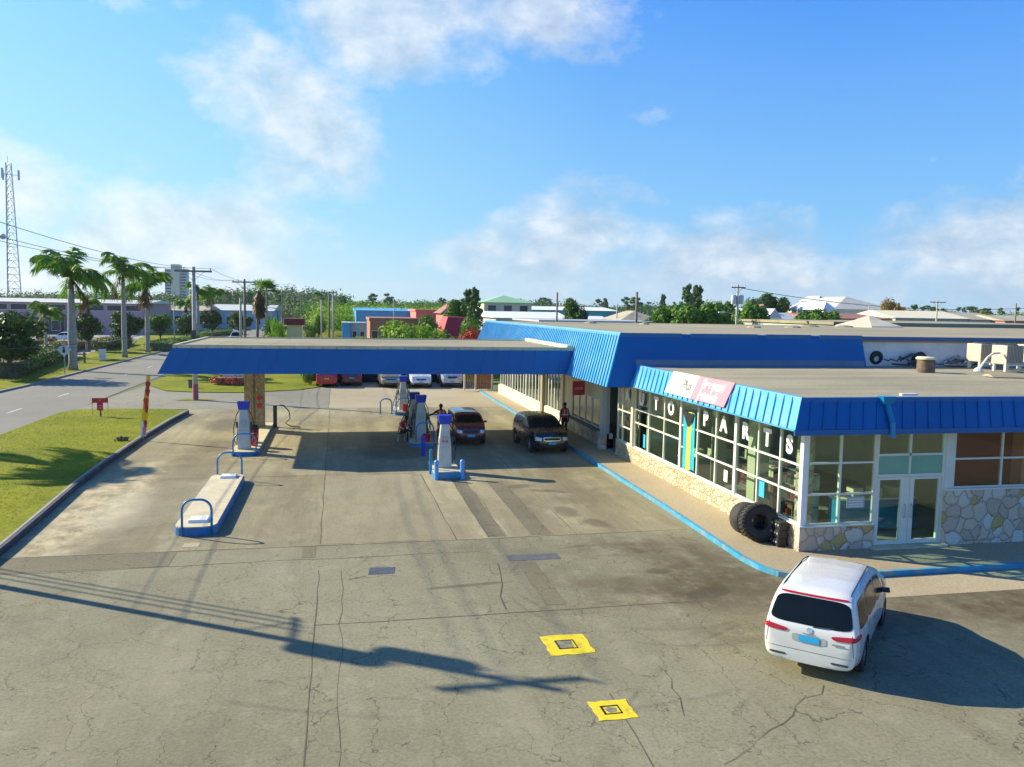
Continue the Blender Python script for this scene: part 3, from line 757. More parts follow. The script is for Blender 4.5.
b.hexa([(XT - .06, YF + .7, ZT - .10), (XT + .10, YF + .85, ZT - .10), (XT + .10, YB - .8, ZT - .10), (XT - .06, YB - .7, ZT - .10),
        (XT - .02, YF + .72, ZT + .05), (XT + .12, YF + .87, ZT + .05), (XT + .12, YB - .8, ZT + .05), (XT - .02, YB - .7, ZT + .05)])
b.build('cap_flashing', M['blue_cap'], main)
b = MB(MB_loc)
segs = [XT - .02, 14.1, 14.5, 17.55, 17.95, 20.1, 20.5, XR]
for i in range(0, len(segs), 2):
    b.box(segs[i], segs[i + 1], YF + .69, YF + .86, ZT - .14, ZT + .035)
b.build('cap_flashing', mat('blue_cap_shaded', (.01, .13, .33), .4, 0, .1, 1), main)  # front cap: darker copy of the cap blue, shade painted in
b = MB(MB_loc)          # roof deck
b.box(XT + .1, 62, YF + .86, YB - .8, ZT - .25, ZT - .02)
rf = b.build('roof', M['roofgravel'], main)
# humps and drains on the roof deck
b = MB(MB_loc)
b.lathe([(2.9, 0), (2.7, .12), (1.2, .55), (.15, .92), (0, .93)], (42.6, 60, ZT - .02), 'z', 6)
b.build('skylight_mound', mat('cream_roof_membrane', (.60, .55, .42), .8, 0, .08, .5), rf)
for (x, y) in [(14.3, 32.65), (17.75, 32.7), (20.3, 32.7)]:
    b = MB(MB_loc); b.lathe([(.36, -.14), (.30, -.02), (.12, .03), (0, .03)], (x, y, ZT), 'z', 9); b.build('scupper', M['kerbgrey'], rf)
for (x, y, r) in [(27, 50, .5), (31, 52, .6), (36, 58, .8), (39, 58, .8), (22, 57, .4), (18.5, 59, .5)]:
    b = MB(MB_loc); b.lathe([(r, -.02), (r * .8, .07), (r * .3, .13), (0, .13)], (x, y, ZT), 'z', 9); b.build('roof_vent', M['roofgravel'], rf)
b = MB(MB_loc)          # white wall to the right above the shop roof, front wall body, right end
b.box(XR + .01, 44, YF + .98, YF + 1.2, 4.2, 5.47)
b.build('wall', M['white_wall'], main)
b = MB(MB_loc)
b.box(XR, 44, YF + .74, YF + .855, 5.50, 5.675)
b.build('eave_trim', mat('dark_blue_eave_trim', (.03, .10, .28), .5, 0, .1, 1), main)
b = MB(MB_loc)
b.box(XT + .55, XR - .1, YF + .30, YF + .42, 4.33, 4.62)
b.build('roof_flashing', mat('blue_grey_flashing', (.16, .23, .33), .6, .2, .15, 1.0), main)
b = MB(MB_loc)          # inner walls / back / floor / ceiling
b.box(20.2, 20.4, YF + 1.6, 62.2, .12, 3.5)
b.box(WX, 20.2, 62.0, 62.2, .12, 3.5)
b.box(WX + .1, 20.2, 44.35, 44.5, .12, 3.5)
b.build('inner_wall', M['grey_wall'], main)
b = MB(MB_loc); b.box(WX + .02, 20.2, 20.1, 62, .12, .16); b.build('floor', mat('grey_tile_floor', (.30, .28, .24), .4, 0, .15, 1), main)
b = MB(MB_loc); b.box(WX + .25, 20.2, YF + .2, 62, 3.45, 3.52); b.build('ceiling', M['white'], main)
# far low wall + fins
b = MB(MB_loc)
b.box(WX - .18, WX + .16, 48.85, 62.2, .12, .82)
b.box(WX - .12, WX + .16, 44.4, 48.0, .12, .82)
b.build('low_wall', mat('pale_low_wall', (.68, .62, .46), .8, 0, .1, 1.5, dirt=(.4, .34, .22), dscale=1.2, damt=.4), main)
b = MB(MB_loc)
b.box(WX - .25, WX + .16, 48.02, 48.5, .12, 3.5); b.build('column', mat('olive_grey_column', (.26, .24, .17), .8, 0, .1, 1), main)
b = MB(MB_loc)
b.box(WX - .12, WX + .1, 43.85, 44.38, .12, 3.5); b.build('column', M['cream_wall'], main)
u = 48.85
us = [48.85 + i * (62.0 - 48.85) / 15 for i in range(16)]
for k in range(3):
    seg = us[k * 5:k * 5 + 6]
    glazing(main, 'x', WX - .05, seg, [.82, 3.5], thick=(seg[0],), fw=.09, tw=.15)
us = [44.5 + i * .7 for i in range(6)]
glazing(main, 'x', WX - .05, us, [.82, 3.5], fw=.08)
# pay booth: stone base, counter, window with four dark openings
b = MB(MB_loc)
b.box(WX - .02, WX + .28, 36.35, 43.85, .12, .86)
b.box(WX - .35, WX + .28, 36.35, 36.75, .12, .62)
b.build('stone_base', M['stone_big'], main)
b = MB(MB_loc)
b.box(WX, WX + .12, 36.9, 43.85, 2.35, 3.5)
b.box(WX, WX + .12, 42.3, 43.85, .86, 2.35); b.box(WX, WX + .12, 36.9, 37.6, .86, 2.35)
b.build('wall', M['cream_wall'], main)
b = MB(MB_loc); b.box(WX - .1, WX + .1, 36.35, 36.88, .62, 3.5); b.build('column', M['grey_wall'], main)
b = MB(MB_loc); b.box(WX - .28, WX + .3, 37.4, 43.6, .86, .92); b.build('counter', M['darkgrey'], main)
glazing(main, 'x', WX + .01, [37.6, 38.9, 40.0, 41.1, 42.3], [.95, 2.35], fw=.07)
# entrance recess with louvred gate, upper trellis
b = MB(MB_loc)
for z in (.9, 1.3, 1.7, 2.1, 2.5, 2.9): b.box(WX + .5, WX + .55, 34.5, 36.3, z, z + .05)
for y in (34.55, 35.1, 35.7, 36.2): b.box(WX + .42, WX + .49, y, y + .06, .15, 3.4)
b.build('entrance_gate', M['wood'], main)

glazing(main, 'x', WX + .75, [34.3, 35.0, 35.7, 36.4], [.16, 1.1, 2.2, 3.5], fw=.08)
# brown gates and posts at the far end of the pavement
bg_ = empty('end_gate', (11.6, 64.8, 0), 0, 'brown slatted gate between pale posts at the far end of the pavement', 'gate')
b = MB((11.6, 64.8, 0))
for i in range(7): b.box(10.9 + i * .17, 11.03 + i * .17, 64.78, 64.83, .15, 2.9)
b.build('gate_panel', mat('red_brown_slats', (.28, .09, .04), .7, 0, .15, 2), bg_)
for x in (9.9, 10.8, 12.15):
    b = MB((11.6, 64.8, 0)); b.box(x - .06, x + .06, 64.7, 64.84, .1, 3.1); b.build('post', M['cream_wall'], bg_)
b = MB((11.6, 64.8, 0))
for i in range(4): b.box(9.97 + i * .2, 10.05 + i * .2, 64.8, 64.83, .3, 2.9)
b.box(9.95, 10.75, 64.75, 64.79, 2.8, 2.95); b.build('fence_slats', M['brown'], bg_)

# ---- parts shop (front wing)
SL = (14, 24, 0)
shop = empty('parts_shop', SL, 0, 'low glass fronted parts shop at the corner with sloping blue fascia and stone base', 'building')
EX, EY, EZ = 11.66, 19.2, 3.59
TX, TY, TZ = 12.02, 19.56, 4.37
XRR = 32
b = MB(SL)
b.quad((EX, 31.5, EZ), (EX, EY, EZ), (TX, TY, TZ), (TX, 31.9, TZ))
slope_ribs(b, (EX, EY + .4, EZ), (EX, 31.5, EZ), (TX, TY + .4, TZ), (TX, 31.9, TZ), .43, .03, .04, (-1, 0, .3))
b.box(EX - .02, EX + .03, EY, 31.5, EZ - .04, EZ - .002)
b.build('fascia', M['blue_sunlit'], shop)
# front slope with raised seams, shade put into its darker blue
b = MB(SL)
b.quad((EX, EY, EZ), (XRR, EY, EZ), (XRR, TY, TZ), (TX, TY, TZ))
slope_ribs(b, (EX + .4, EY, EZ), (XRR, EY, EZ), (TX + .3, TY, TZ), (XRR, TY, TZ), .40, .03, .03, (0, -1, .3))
b.build('fascia', M['blue_shaded'], shop)
b = MB(SL); b.box(EX - .02, XRR, EY - .03, EY + .02, EZ - .15, EZ - .004); b.build('eave_trim', M['blue_shaded'], shop)
b = MB(SL)
b.box(EX + .03, WX + .2, EY + .02, 31.5, EZ - .06, EZ - .03); b.box(WX + .2, XRR, EY + .02, 20.2, EZ - .06, EZ - .03)
b.build('soffit', M['grey_wall'], shop)
b = MB(SL)
b.hexa([(TX - .06, TY - .06, TZ - .13), (TX + .1, TY + .1, TZ - .13), (TX + .1, 31.9, TZ - .13), (TX - .06, 31.9, TZ - .13),
        (TX - .01, TY - .03, TZ + .04), (TX + .14, TY + .12, TZ + .04), (TX + .14, 31.9, TZ + .04), (TX - .01, 31.9, TZ + .04)])
b.build('cap_flashing', M['blue_cap'], shop)
b = MB(SL); b.box(TX - .01, XRR, TY - .05, TY + .11, TZ - .10, TZ + .03); b.build('cap_flashing', M['blue_shaded'], shop)
b = MB(SL); b.box(TX - .02, XRR, TY + .111, TY + .16, TZ - .10, TZ + .02); b.build('roof_edge', M['concrete_plain'], shop)
b = MB(SL); b.box(TX + .14, XRR, TY + .16, 33.0, TZ - .2, TZ - .02)
sroof = b.build('roof', M['roofgravel'], shop)
b = MB(SL)
b.hexa([(24.0, 26.2, 4.38), (33, 24.2, 4.38), (33, 25.0, 4.38), (24.2, 27.0, 4.38), (24.1, 26.5, 4.47), (33, 24.5, 4.5), (33, 24.8, 4.5), (24.2, 26.8, 4.47)])
b.build('roof_ridge', M['roofgravel'], sroof)
b = MB(SL)   # rain scupper and downpipe on the front fascia
b.hexa([(14.38, 19.38, 4.22), (14.64, 19.38, 4.22), (14.64, 19.62, 4.22), (14.38, 19.62, 4.22), (14.3, 19.30, 4.44), (14.72, 19.30, 4.44), (14.72, 19.6, 4.44), (14.3, 19.6, 4.44)])
b.tube([(14.52, 19.42, 4.2), (14.5, 19.3, 4.0), (14.5, 19.15, 3.75), (14.5, 19.12, 3.36)], .075, 8)
b.build('downpipe', M['blue_item'], shop, smooth=False)
b = MB(SL); b.box(15.0, 15.5, 19.50, 19.62, 4.44, 4.50); b.build('flashing_strip', M['white'], shop)
# stone bases
b = MB(SL)
b.box(WX - .03, WX + .26, 20.06, 35.05, .12, .80)
b.build('stone_base', M['stone_cream'], shop)
b = MB(SL); b.box(WX - .03, 14.62, 19.82, 20.05, .12, .79); b.build('stone_base', M['stone_big'], shop)
b = MB(SL); b.box(16.80, XRR, 19.78, 20.06, .12, 1.70); b.build('stone_base', M['stone_big'], shop)
b = MB(SL); b.box(16.78, XRR, 19.76, 20.06, 1.703, 1.75); b.box(WX - .05, 14.6, 19.80, 20.03, .793, .83); b.box(WX - .05, WX + .2, 20.04, 35.05, .803, .83)
b.build('sill', M['white_frame'], shop)
# corner and intermediate posts
b = MB(SL); b.box(WX, WX + .16, 19.86, 20.02, .83, 3.54); b.build('corner_post', M['white'], shop)
b = MB(SL); b.box(16.80, 17.08, 19.84, 20.0, 1.75, 3.54); b.build('post', M['white_frame'], shop)
b = MB(SL); b.box(WX - .06, WX + .12, 32.9, 33.12, .83, 3.54); b.build('post', M['cream_wall'], shop)
zs = [.85, 1.67, 2.47, 3.54]
glazing(shop, 'x', WX + .02, [20.02, 21.1, 22.36, 23.77], zs, thick=(23.77,))
glazing(shop, 'x', WX + .02, [23.86, 25.19, 26.62, 28.06], zs, thick=(28.06,))
glazing(shop, 'x', WX + .02, [28.15, 29.65, 31.25, 32.86], [.85, 1.90, 2.47, 3.54])
glazing(shop, 'x', WX + .02, [33.14, 34.4, 35.0], [.85, 1.5, 2.2, 3.54])
zf = [.85, 1.68, 2.55, 3.54]
glazing(shop, 'y', 19.88, [12.52, 13.52, 14.58], zf)
glazing(shop, 'y', 19.86, [17.1, 18.68, 20.4, 22.1, 24.0], [1.77, 2.59, 3.54], glass='glass_brown')
# door set
dr = MB(SL)
for (a, c, z0, z1) in [(14.60, 14.68, .13, 3.54), (16.72, 16.80, .13, 3.54), (15.64, 15.70, 2.19, 3.54), (14.68, 16.72, 2.12, 2.20), (14.68, 16.72, 2.72, 2.78), (14.68, 16.72, 3.34, 3.54)]:
    dr.box(a, c, 19.86, 19.96, z0, z1)
dframe = dr.build('door_frame', M['white_frame'], shop)
b = MB(SL); b.box(14.68, 15.64, 19.89, 19.92, 2.20, 2.72); b.box(15.70, 16.72, 19.89, 19.92, 2.20, 2.72)
b.build('green_transom', mat('mint_green_panel', (.20, .42, .30), .4, 0, .08, 2), dframe)
b = MB(SL); b.quad((14.68, 19.91, 2.78), (16.72, 19.91, 2.78), (16.72, 19.91, 3.34), (14.68, 19.91, 3.34)); b.build('pane', M['glass'], dframe)
b = MB(SL); b.box(14.5, 16.85, 19.6, 20.1, .131, .19); b.build('doorstep', M['concrete_plain'], shop)
for (a, c, wa, wc) in ((14.69, 15.70, .07, .27), (15.71, 16.71, .14, .07)):
    b = MB(SL)
    b.box(a, a + wa, 19.87, 19.94, .2, 2.11); b.box(c - wc, c, 19.87, 19.94, .2, 2.11)
    b.box(a + wa, c - wc, 19.87, 19.94, .2, .32); b.box(a + wa, c - wc, 19.87, 19.94, 2.04, 2.11)
    d = b.build('door', M['white_frame'], shop)
    b = MB(SL); b.quad((a + wa, 19.905, .32), (c - wc, 19.905, .32), (c - wc, 19.905, 2.04), (a + wa, 19.905, 2.04)); b.build('pane', M['glass'], d)
    b = MB(SL); hx = c - wc / 2 if a < 15 else a + wa / 2
    b.tube([(hx, 19.87, .95), (hx, 19.81, .98), (hx, 19.81, 1.3), (hx, 19.87, 1.33)], .015, 6); b.build('handle', M['steel'], d)
# interior shell
b = MB(SL)
b.box(19.6, 19.8, 20.1, 33, .16, 3.4)
b.box(WX + .3, 19.6, 32.0, 32.15, .16, 3.4)
b.build('inner_wall', M['cream_wall'], shop)
b = MB(SL); b.box(17.2, 23.9, 20.5, 20.55, .2, 3.3); b.build('brown_panel', mat('terracotta_panel', (.30, .12, .065), .8, 0, .1, 1), shop)  # plain terracotta panel standing behind the right hand panes
b = MB(SL); b.box(WX + .28, 19.6, 20.1, 32, 3.545, 3.56); b.build('ceiling', M['white'], shop)
b = MB(SL); b.box(13.0, 13.35, 20.9, 21.25, .16, 3.36); b.build('inner_column', M['stone_big'], shop)
for q in ((13.4, 13.8, 27.2, 27.6), (13.2, 13.7, 24.0, 24.5)):
    b = MB(SL); b.box(*q, .16, 3.36); b.build('inner_column', M['cream_wall'], shop)
# things seen through the panes
def cabinet(x0, x1, y0, y1, z1, m, label, name='display_counter', cat='counter'):
    r = empty(name, ((x0 + x1) / 2, (y0 + y1) / 2, .16), 0, label, cat)
    b = MB(r.location); b.box(x0, x1, y0, y1, .2, z1 - .05); b.build('cabinet', m, r)
    b = MB(r.location); b.box(x0 - .03, x1 + .03, y0 - .03, y1 + .03, z1 - .05, z1); b.build('counter_top', M['white_frame'], r)
    for i in range(3):
        b = MB(r.location); xx = x0 + (x1 - x0) * (.2 + .25 * i); b.box(xx, xx + .3, y0 + .1, y1 - .1, z1, z1 + .28); b.build('goods_box', M['cream_wall'], r)
cabinet(14.6, 17.2, 21.4, 22.0, 1.15, M['blue_item'], 'blue fronted counter seen through the glass shop doors')
cabinet(13.0, 15.6, 29.0, 29.6, 1.05, M['grey_wall'], 'grey counter behind the window under the first word on the glass')
def shelf(x, y0, y1, label):
    r = empty('display_shelf', (x, (y0 + y1) / 2, .16), 0, label, 'shelf')
    b = MB(r.location)
    for z in (.2, .7, 1.2, 1.7): b.box(x - .2, x + .2, y0, y1, z, z + .03)
    for yy in (y0, y1 - .03): b.box(x - .2, x + .2, yy, yy + .03, .16, 1.75)
    b.build('frame', M['steel'], r)
    rr = random.Random(int(y0 * 7)); ms = ['maroon', 'grey_wall', 'cream_wall', 'darkgrey', 'black', 'brown']
    for z in (.23, .73, 1.23):
        y = y0 + .05
        while y < y1 - .3:
            w = rr.uniform(.12, .3); b = MB(r.location); b.box(x - .15, x + .15, y, y + w, z, z + rr.uniform(.15, .38)); b.build('goods_box', M[rr.choice(ms)], r); y += w + .03
shelf(14.2, 22.2, 24.8, 'steel shelf of coloured boxes inside the window nearest the tyres')
shelf(15.0, 25.4, 28.2, 'steel shelf of coloured boxes inside the window behind the hanging flag')

# blue pavement-side noticeboard panes and stickers
def sticker(y0, y1, z0, z1, m, label, cat='sticker', x=WX + .005):
    b = MB((x, y0, z0)); b.box(x - .006, x, y0, y1, z0, z1); tag(b.build('window_sticker', m), label, cat)
sticker(21.85, 22.15, 1.15, 1.62, M['plate_blue'], 'upright pale blue sticker low in the window beside the big tyre')
sticker(31.5, 31.72, 1.0, 1.55, M['plate_blue'], 'small pale blue sticker low in the window below the letter U')
sticker(24.2, 24.45, 1.12, 1.5, M['white'], 'small white notice low on the pane under the letter A of the second word')
# hours board in the front window
r = empty('window_notice', (14.05, 19.87, 1.3), 0, 'small grey notice board with pale bars in the front corner window', 'notice')
b = MB(r.location); b.box(13.75, 14.3, 19.862, 19.874, 1.28, 1.6); b.build('board', M['grey_wall'], r)
b = MB(r.location)
for z in (1.52, 1.45, 1.38, 1.32): b.box(13.80, 14.25, 19.856, 19.8615, z, z + .022)
b.build('printed_bars', M['white'], r)
# red and white small bag at the corner window
r = empty('window_balloon', (12.62, 20.12, .9), 0, 'small red balloon with white ribbon inside the corner window', 'balloon')
b = MB(r.location); b.lathe([(0, -.1), (.05, -.08), (.085, 0), (.07, .06), (0, .1)], (12.62, 20.12, 1.35), 'z', 12); b.build('balloon', M['red'], r, smooth=True)
b = MB(r.location); b.tube([(12.62, 20.12, 1.25), (12.6, 20.1, 1.1), (12.66, 20.12, .9)], .012, 5); b.build('ribbon', M['white'], r)

# ---- lettering
def text_mesh(s, size=1, extrude=.01, bold=0.0, spacing=1.0):
    cu = bpy.data.curves.new('t', 'FONT'); cu.body = s; cu.size = size; cu.extrude = extrude; cu.offset = bold; cu.space_character = spacing
    cu.align_x = 'CENTER'; cu.align_y = 'CENTER'
    o = bpy.data.objects.new('t', cu); COL.objects.link(o)
    bpy.context.view_layer.update()
    dg = bpy.context.evaluated_depsgraph_get()
    me = bpy.data.meshes.new_from_object(o.evaluated_get(dg))
    bpy.data.objects.remove(o)
    return me
def text_obj(name, s, m, size, parent, matrix, extrude=.01, bold=0, sx_=1, spacing=1.0):
    me = text_mesh(s, size, extrude, bold, spacing)
    me.transform(Matrix.Diagonal((sx_, 1, 1, 1)))
    me.transform(matrix)
    me.materials.clear(); me.materials.append(m)
    o = bpy.data.objects.new(name, me); COL.objects.link(o); o.parent = parent
    return o
WALLROT = Matrix(((0, 0, -1, 0), (-1, 0, 0, 0), (0, 1, 0, 0), (0, 0, 0, 1)))  # text x -> -y, y -> z, normal -> -x
lw = empty('shop_lettering', (WX, 26, 2.93), 0, 'large white block letters across the top panes of the parts shop windows', 'lettering')
for ch, y in [('A', 33.75), ('U', 32.05), ('T', 30.45), ('O', 28.95), ('P', 25.95), ('A', 24.6), ('R', 23.12), ('T', 21.80), ('S', 20.58)]:
    mtx = Matrix.Translation((0, y - 26, .02)) @ WALLROT
    text_obj('letter', ch, M['lettering'], .68, lw, mtx, .008, .035, 1.0)
# flag in the window
fl = empty('hanging_flag', (WX - .0, 27.35, 1.0), 0, 'turquoise yellow and black flag hanging upright inside the shop window', 'flag')
def cloth(y0, y1, z0, z1, m, parent, x=WX + .045, n=10, tri=None, name='stripe', ph=0, dx=0):
    b = MB(parent.location); vs = []; k = 24
    for i in range(k + 1):
        for j in range(n + 1):
            u = i / k; v = j / n
            yy = y0 + (y1 - y0) * v; zz = z1 + (z0 - z1) * u
            vs.append((x - .03 + dx + .018 * math.sin(yy * 14 + u * 2 + ph), yy, zz + .04 * math.sin(yy * 4)))
    b.add(vs, [(i * (n + 1) + j, i * (n + 1) + j + 1, (i + 1) * (n + 1) + j + 1, (i + 1) * (n + 1) + j) for i in range(k) for j in range(n)])
    return b.build(name, m, parent, smooth=True)
cloth(27.50, 27.82, .95, 3.0, M['flag_teal'], fl)
cloth(27.12, 27.50, .9, 3.0, M['flag_yellow'], fl)
cloth(26.80, 27.12, .95, 3.0, M['flag_teal'], fl)
b = MB(fl.location); b.add([(WX - .035, 27.82, 3.02), (WX - .035, 26.78, 3.02), (WX - .035, 27.3, 2.45)], [(0, 1, 2)]); b.build('triangle', M['black'], fl)

# sign panels on the sloping fascia
sg = empty('fascia_sign', (EX, 26, EZ), 0, 'flat two part sign, white half and pink half, on the sloping blue fascia', 'sign')
slope_v = (Vector((TX, 0, TZ)) - Vector((EX, 0, EZ))); sl_len = slope_v.length; sv = slope_v.normalized(); sn = Vector((-sv.z, 0, sv.x))
def on_slope(y, h, o): 
    return Vector((EX, y, EZ)) + sv * h + sn * o
def sbox(y0, y1, h0, h1, o0, o1, m, name, parent):
    b = MB(parent.location)
    b.hexa([on_slope(y0, h0, o0), on_slope(y1, h0, o0), on_slope(y1, h0, o1), on_slope(y0, h0, o1), on_slope(y0, h1, o0), on_slope(y1, h1, o0), on_slope(y1, h1, o1), on_slope(y0, h1, o1)])
    return b.build(name, m, parent)
sbox(25.75, 27.95, .09, .92, .03, .07, M['whitesign'], 'white_board', sg)
sbox(23.25, 25.75, .09, .92, .03, .07, M['pink'], 'pink_board', sg)
SR = Matrix(((0, sv.x, sn.x, 0), (-1, 0, 0, 0), (0, sv.z, sn.z, 0), (0, 0, 0, 1)))
def stext(s, y, h, size, m, bold=0, sx_=1, name='lettering'):
    p = on_slope(y, h, .074) - Vector(sg.location)
    text_obj(name, s, m, size, sg, Matrix.Translation(p) @ SR, .003, bold, sx_)
stext('Plus', 26.35, .50, .50, M['greylett'], .012, .95)
stext('Freeport', 24.5, .68, .44, M['lettering'], .018, 1.0)
stext('Jetwash', 24.55, .28, .44, M['lettering'], .018, 1.0)
# small red round-cornered sign over the pay window
r = empty('hanging_sign', (11.9, 39.6, 2.7), 0, 'red square sign hanging above the pay window under the blue fascia', 'sign')
b = MB(r.location); b.box(11.55, 12.2, 39.55, 39.63, 2.35, 3.05); b.build('board', M['red'], r, bevel=.05)
b = MB(r.location); b.box(11.68, 12.07, 39.535, 39.549, 2.62, 2.76); b.build('pale_bar', M['pink'], r)
b = MB(r.location); b.cyl((11.9, 39.59, 3.05), (11.9, 39.59, 3.53), .02); b.build('bracket', M['steel'], r)

# ---- canopy over the pumps
CL = (1, 43.5, 0)
can = empty('forecourt_canopy', CL, 0, 'wide flat forecourt canopy with deep blue edge joined to the station building', 'canopy')
cy0, cy1, cx0, cx1, cz0, cz1 = 37.6, 47.4, -7.62, 10.85, 3.56, 4.79
b = MB(CL)
b.quad((cx0, cy0, cz0), (cx1, cy0, cz0), (cx1 + .2, cy0 + .22, cz1), (cx0 + .62, cy0 + .22, cz1))
b.quad((cx0, cy1, cz0), (cx0, cy0, cz0), (cx0 + .62, cy0 + .22, cz1), (cx0 + .62, cy1 - .22, cz1))
b.quad((cx1, cy1, cz0), (cx0, cy1, cz0), (cx0 + .62, cy1 - .22, cz1), (cx1 + .2, cy1 - .22, cz1))
slope_ribs(b, (cx0 + .3, cy0, cz0), (cx1, cy0, cz0), (cx0 + .8, cy0 + .22, cz1), (cx1 + .2, cy0 + .22, cz1), .62, .02, .014, (0, -1, .2))
b.build('fascia', M['blue_shaded'], can)
b = MB(CL); b.quad((cx0 + .02, cy0 + .02, cz0 + .02), (cx0 + .02, cy1 - .02, cz0 + .02), (cx1, cy1 - .02, cz0 + .02), (cx1, cy0 + .02, cz0 + .02)); b.build('soffit', M['white_wall'], can)
b = MB(CL); b.box(cx0 + .75, cx1 + .15, cy0 + .34, cy1 - .3, cz1 - .2, cz1 - .02); b.build('roof', M['roofgravel'], can)
b = MB(CL)
b.box(cx0 + .60, cx1 + .2, cy0 + .20, cy0 + .34, cz1 - .12, cz1 + .04)
b.box(cx0 + .60, cx0 + .75, cy0 + .34, cy1 - .2, cz1 - .12, cz1 + .04)
b.box(cx0 + .75, cx1 + .2, cy1 - .34, cy1 - .2, cz1 - .12, cz1 + .04)
b.build('roof_edge', M['concrete_plain'], can)
b = MB(CL)
b.box(cx1 - .1, cx1 + .12, cy0 + .34, cy1 - .34, cz1 - .02, cz1 + .14); b.build('joint_flashing', M['cream_wall'], can)
b = MB(CL)
b.box(-4.80, -4.34, 44.5, 45.3, .2, cz0); b.box(-4.24, -3.82, 44.5, 45.3, .2, cz0); b.box(-4.34, -4.24, 44.6, 45.2, .2, cz0)
colm = b.build('column', M['stone_col'], can)
for z in (1.35, 1.75):
    b = MB(CL); b.cyl((-4.03, 44.42, z), (-4.03, 44.49, z), .13, n=12); b.build('red_disc', M['red'], colm)
for x in (-3.9, 4.0):
    for y in (40, 46):
        b = MB(CL); b.box(x - .5, x + .5, y - .1, y + .1, cz0 - .05, cz0 + .015); b.build('light_fitting', M['white'], can)

# ------------------------------------------------------------------ ROOFTOP OBJECTS
def ac_unit(loc, label, rz=0):
    r = empty('air_conditioner', loc, rz, label, 'air conditioner', 'air conditioners on the shop roof')
    w, d, h = .42, .80, .78
    b = MB(); b.box(-w, w, -d / 2, d / 2, .30, .30 + h)
    b.build('cabinet', M['ac_beige'], r, bevel=.02)
    b = MB()
    for i in range(14): b.box(w + .002, w + .02, -d / 2 + .05, d / 2 - .05, .36 + i * .052, .38 + i * .052)
    for i in range(11): b.box(-w + .04 + i * .074, -w + .055 + i * .074, -d / 2 - .015, -d / 2 - .002, .36, 1.06)
    b.build('grille', M['ac_dark'], r)
    b = MB(); b.lathe([(.0, 0), (.36, 0), (.36, .03), (.33, .05), (.1, .05), (0, .05)], (0, 0, .30 + h), 'z', 18); b.build('fan_guard', M['darkgrey'], r)
    for sx_ in (-1, 1):
        for sy_ in (-1, 1):
            b = MB(); b.box(sx_ * .34 - .05, sx_ * .34 + .05, sy_ * .30 - .05, sy_ * .30 + .05, 0, .298); b.build('leg', M['white_frame'], r)
    b = MB(); b.box(-w - .06, w + .06, -d / 2 - .03, -d / 2 + .03, .24, .297); b.box(-w - .06, w + .06, d / 2 - .03, d / 2 + .03, .24, .297); b.build('rail', M['white_frame'], r)
    return r
M['ac_beige'] = mat('beige_ac_housing', (.52, .46, .36), .5, 0, .08, 2)
M['ac_dark'] = mat('brown_grey_grille', (.16, .13, .11), .6, .2, .15, 4)
ac_unit((27.7, 31.0, 4.38), 'beige boxy air conditioner on legs, leftmost of the three on the shop roof', .04)
ac_unit((27.45, 29.3, 4.38), 'beige boxy air conditioner nearest the camera, beside a curved pale pipe on the shop roof', .02)
ac_unit((29.8, 30.5, 4.38), 'beige air conditioner cut by the picture edge, rightmost on the shop roof', .05)
b = MB((26, 28, 4.38)); b.tube([(26.0, 29.2, 4.40), (26.1, 29.15, 4.62), (26.3, 29.1, 4.95), (26.55, 29.1, 5.12), (26.9, 29.1, 5.14)], .045, 7)
b.lathe([(.2, 0), (.15, .1), (.06, .16), (0, .16)], (26.0, 29.2, 4.38), 'z', 10)
tag(b.build('curved_pipe', M['white_frame']), 'curved pale pipe rising from a mound on the roof beside the air conditioners', 'pipe')
r = empty('roof_vent_drum', (23.25, 28.9, 4.38), 0, 'squat brown drum shaped vent with a pale lid on the shop roof', 'roof vent')
b = MB(r.location); b.lathe([(.34, 0), (.34, .5), (0, .5)], (23.25, 28.9, 4.38), 'z', 18); b.build('drum', mat('rusty_brown_drum', (.15, .10, .07), .8, .1, .3, 5, dirt=(.3, .2, .1), dscale=5, damt=.6), r, autosm=40)
b = MB(r.location); b.lathe([(0, .5), (.39, .5), (.39, .56), (.34, .6), (0, .61)], (23.25, 28.9, 4.38), 'z', 18); b.build('lid', M['cream_wall'], r, autosm=40)
# pipes, wheels and scrap along the foot of the white wall
rr = random.Random(5)
def scrap_tyre(x, y, label, lean):
    r = empty('scrap_tyre', (x, y, 4.38), 0, label, 'tyre'); b = MB(r.location)
    b.lathe([(.15, -.09), (.27, -.1), (.33, -.05), (.33, .05), (.27, .1), (.15, .09), (.15, -.09)], (0, 0, 0), 'y', 18)
    R = Matrix.Rotation(lean, 3, 'X'); b.v = [R @ v + Vector((x, y, 4.38 + .33)) for v in b.v]
    b.build('tyre', M['rubber'], r, smooth=True)
    b = MB(r.location); b.lathe([(0, 0), (.15, 0), (.15, .03), (0, .03)], (0, 0, 0), 'y', 12); b.v = [R @ v + Vector((x, y, 4.38 + .33)) for v in b.v]; b.build('hub', M['steel'], r)
scrap_tyre(23.55, 32.5, 'dark scrap tyre propped against the white wall beside the end of the blue fascia', .25)
scrap_tyre(25.6, 32.3, 'dark scrap tyre with pale hub lying among pipes in the middle of the white wall', .5)
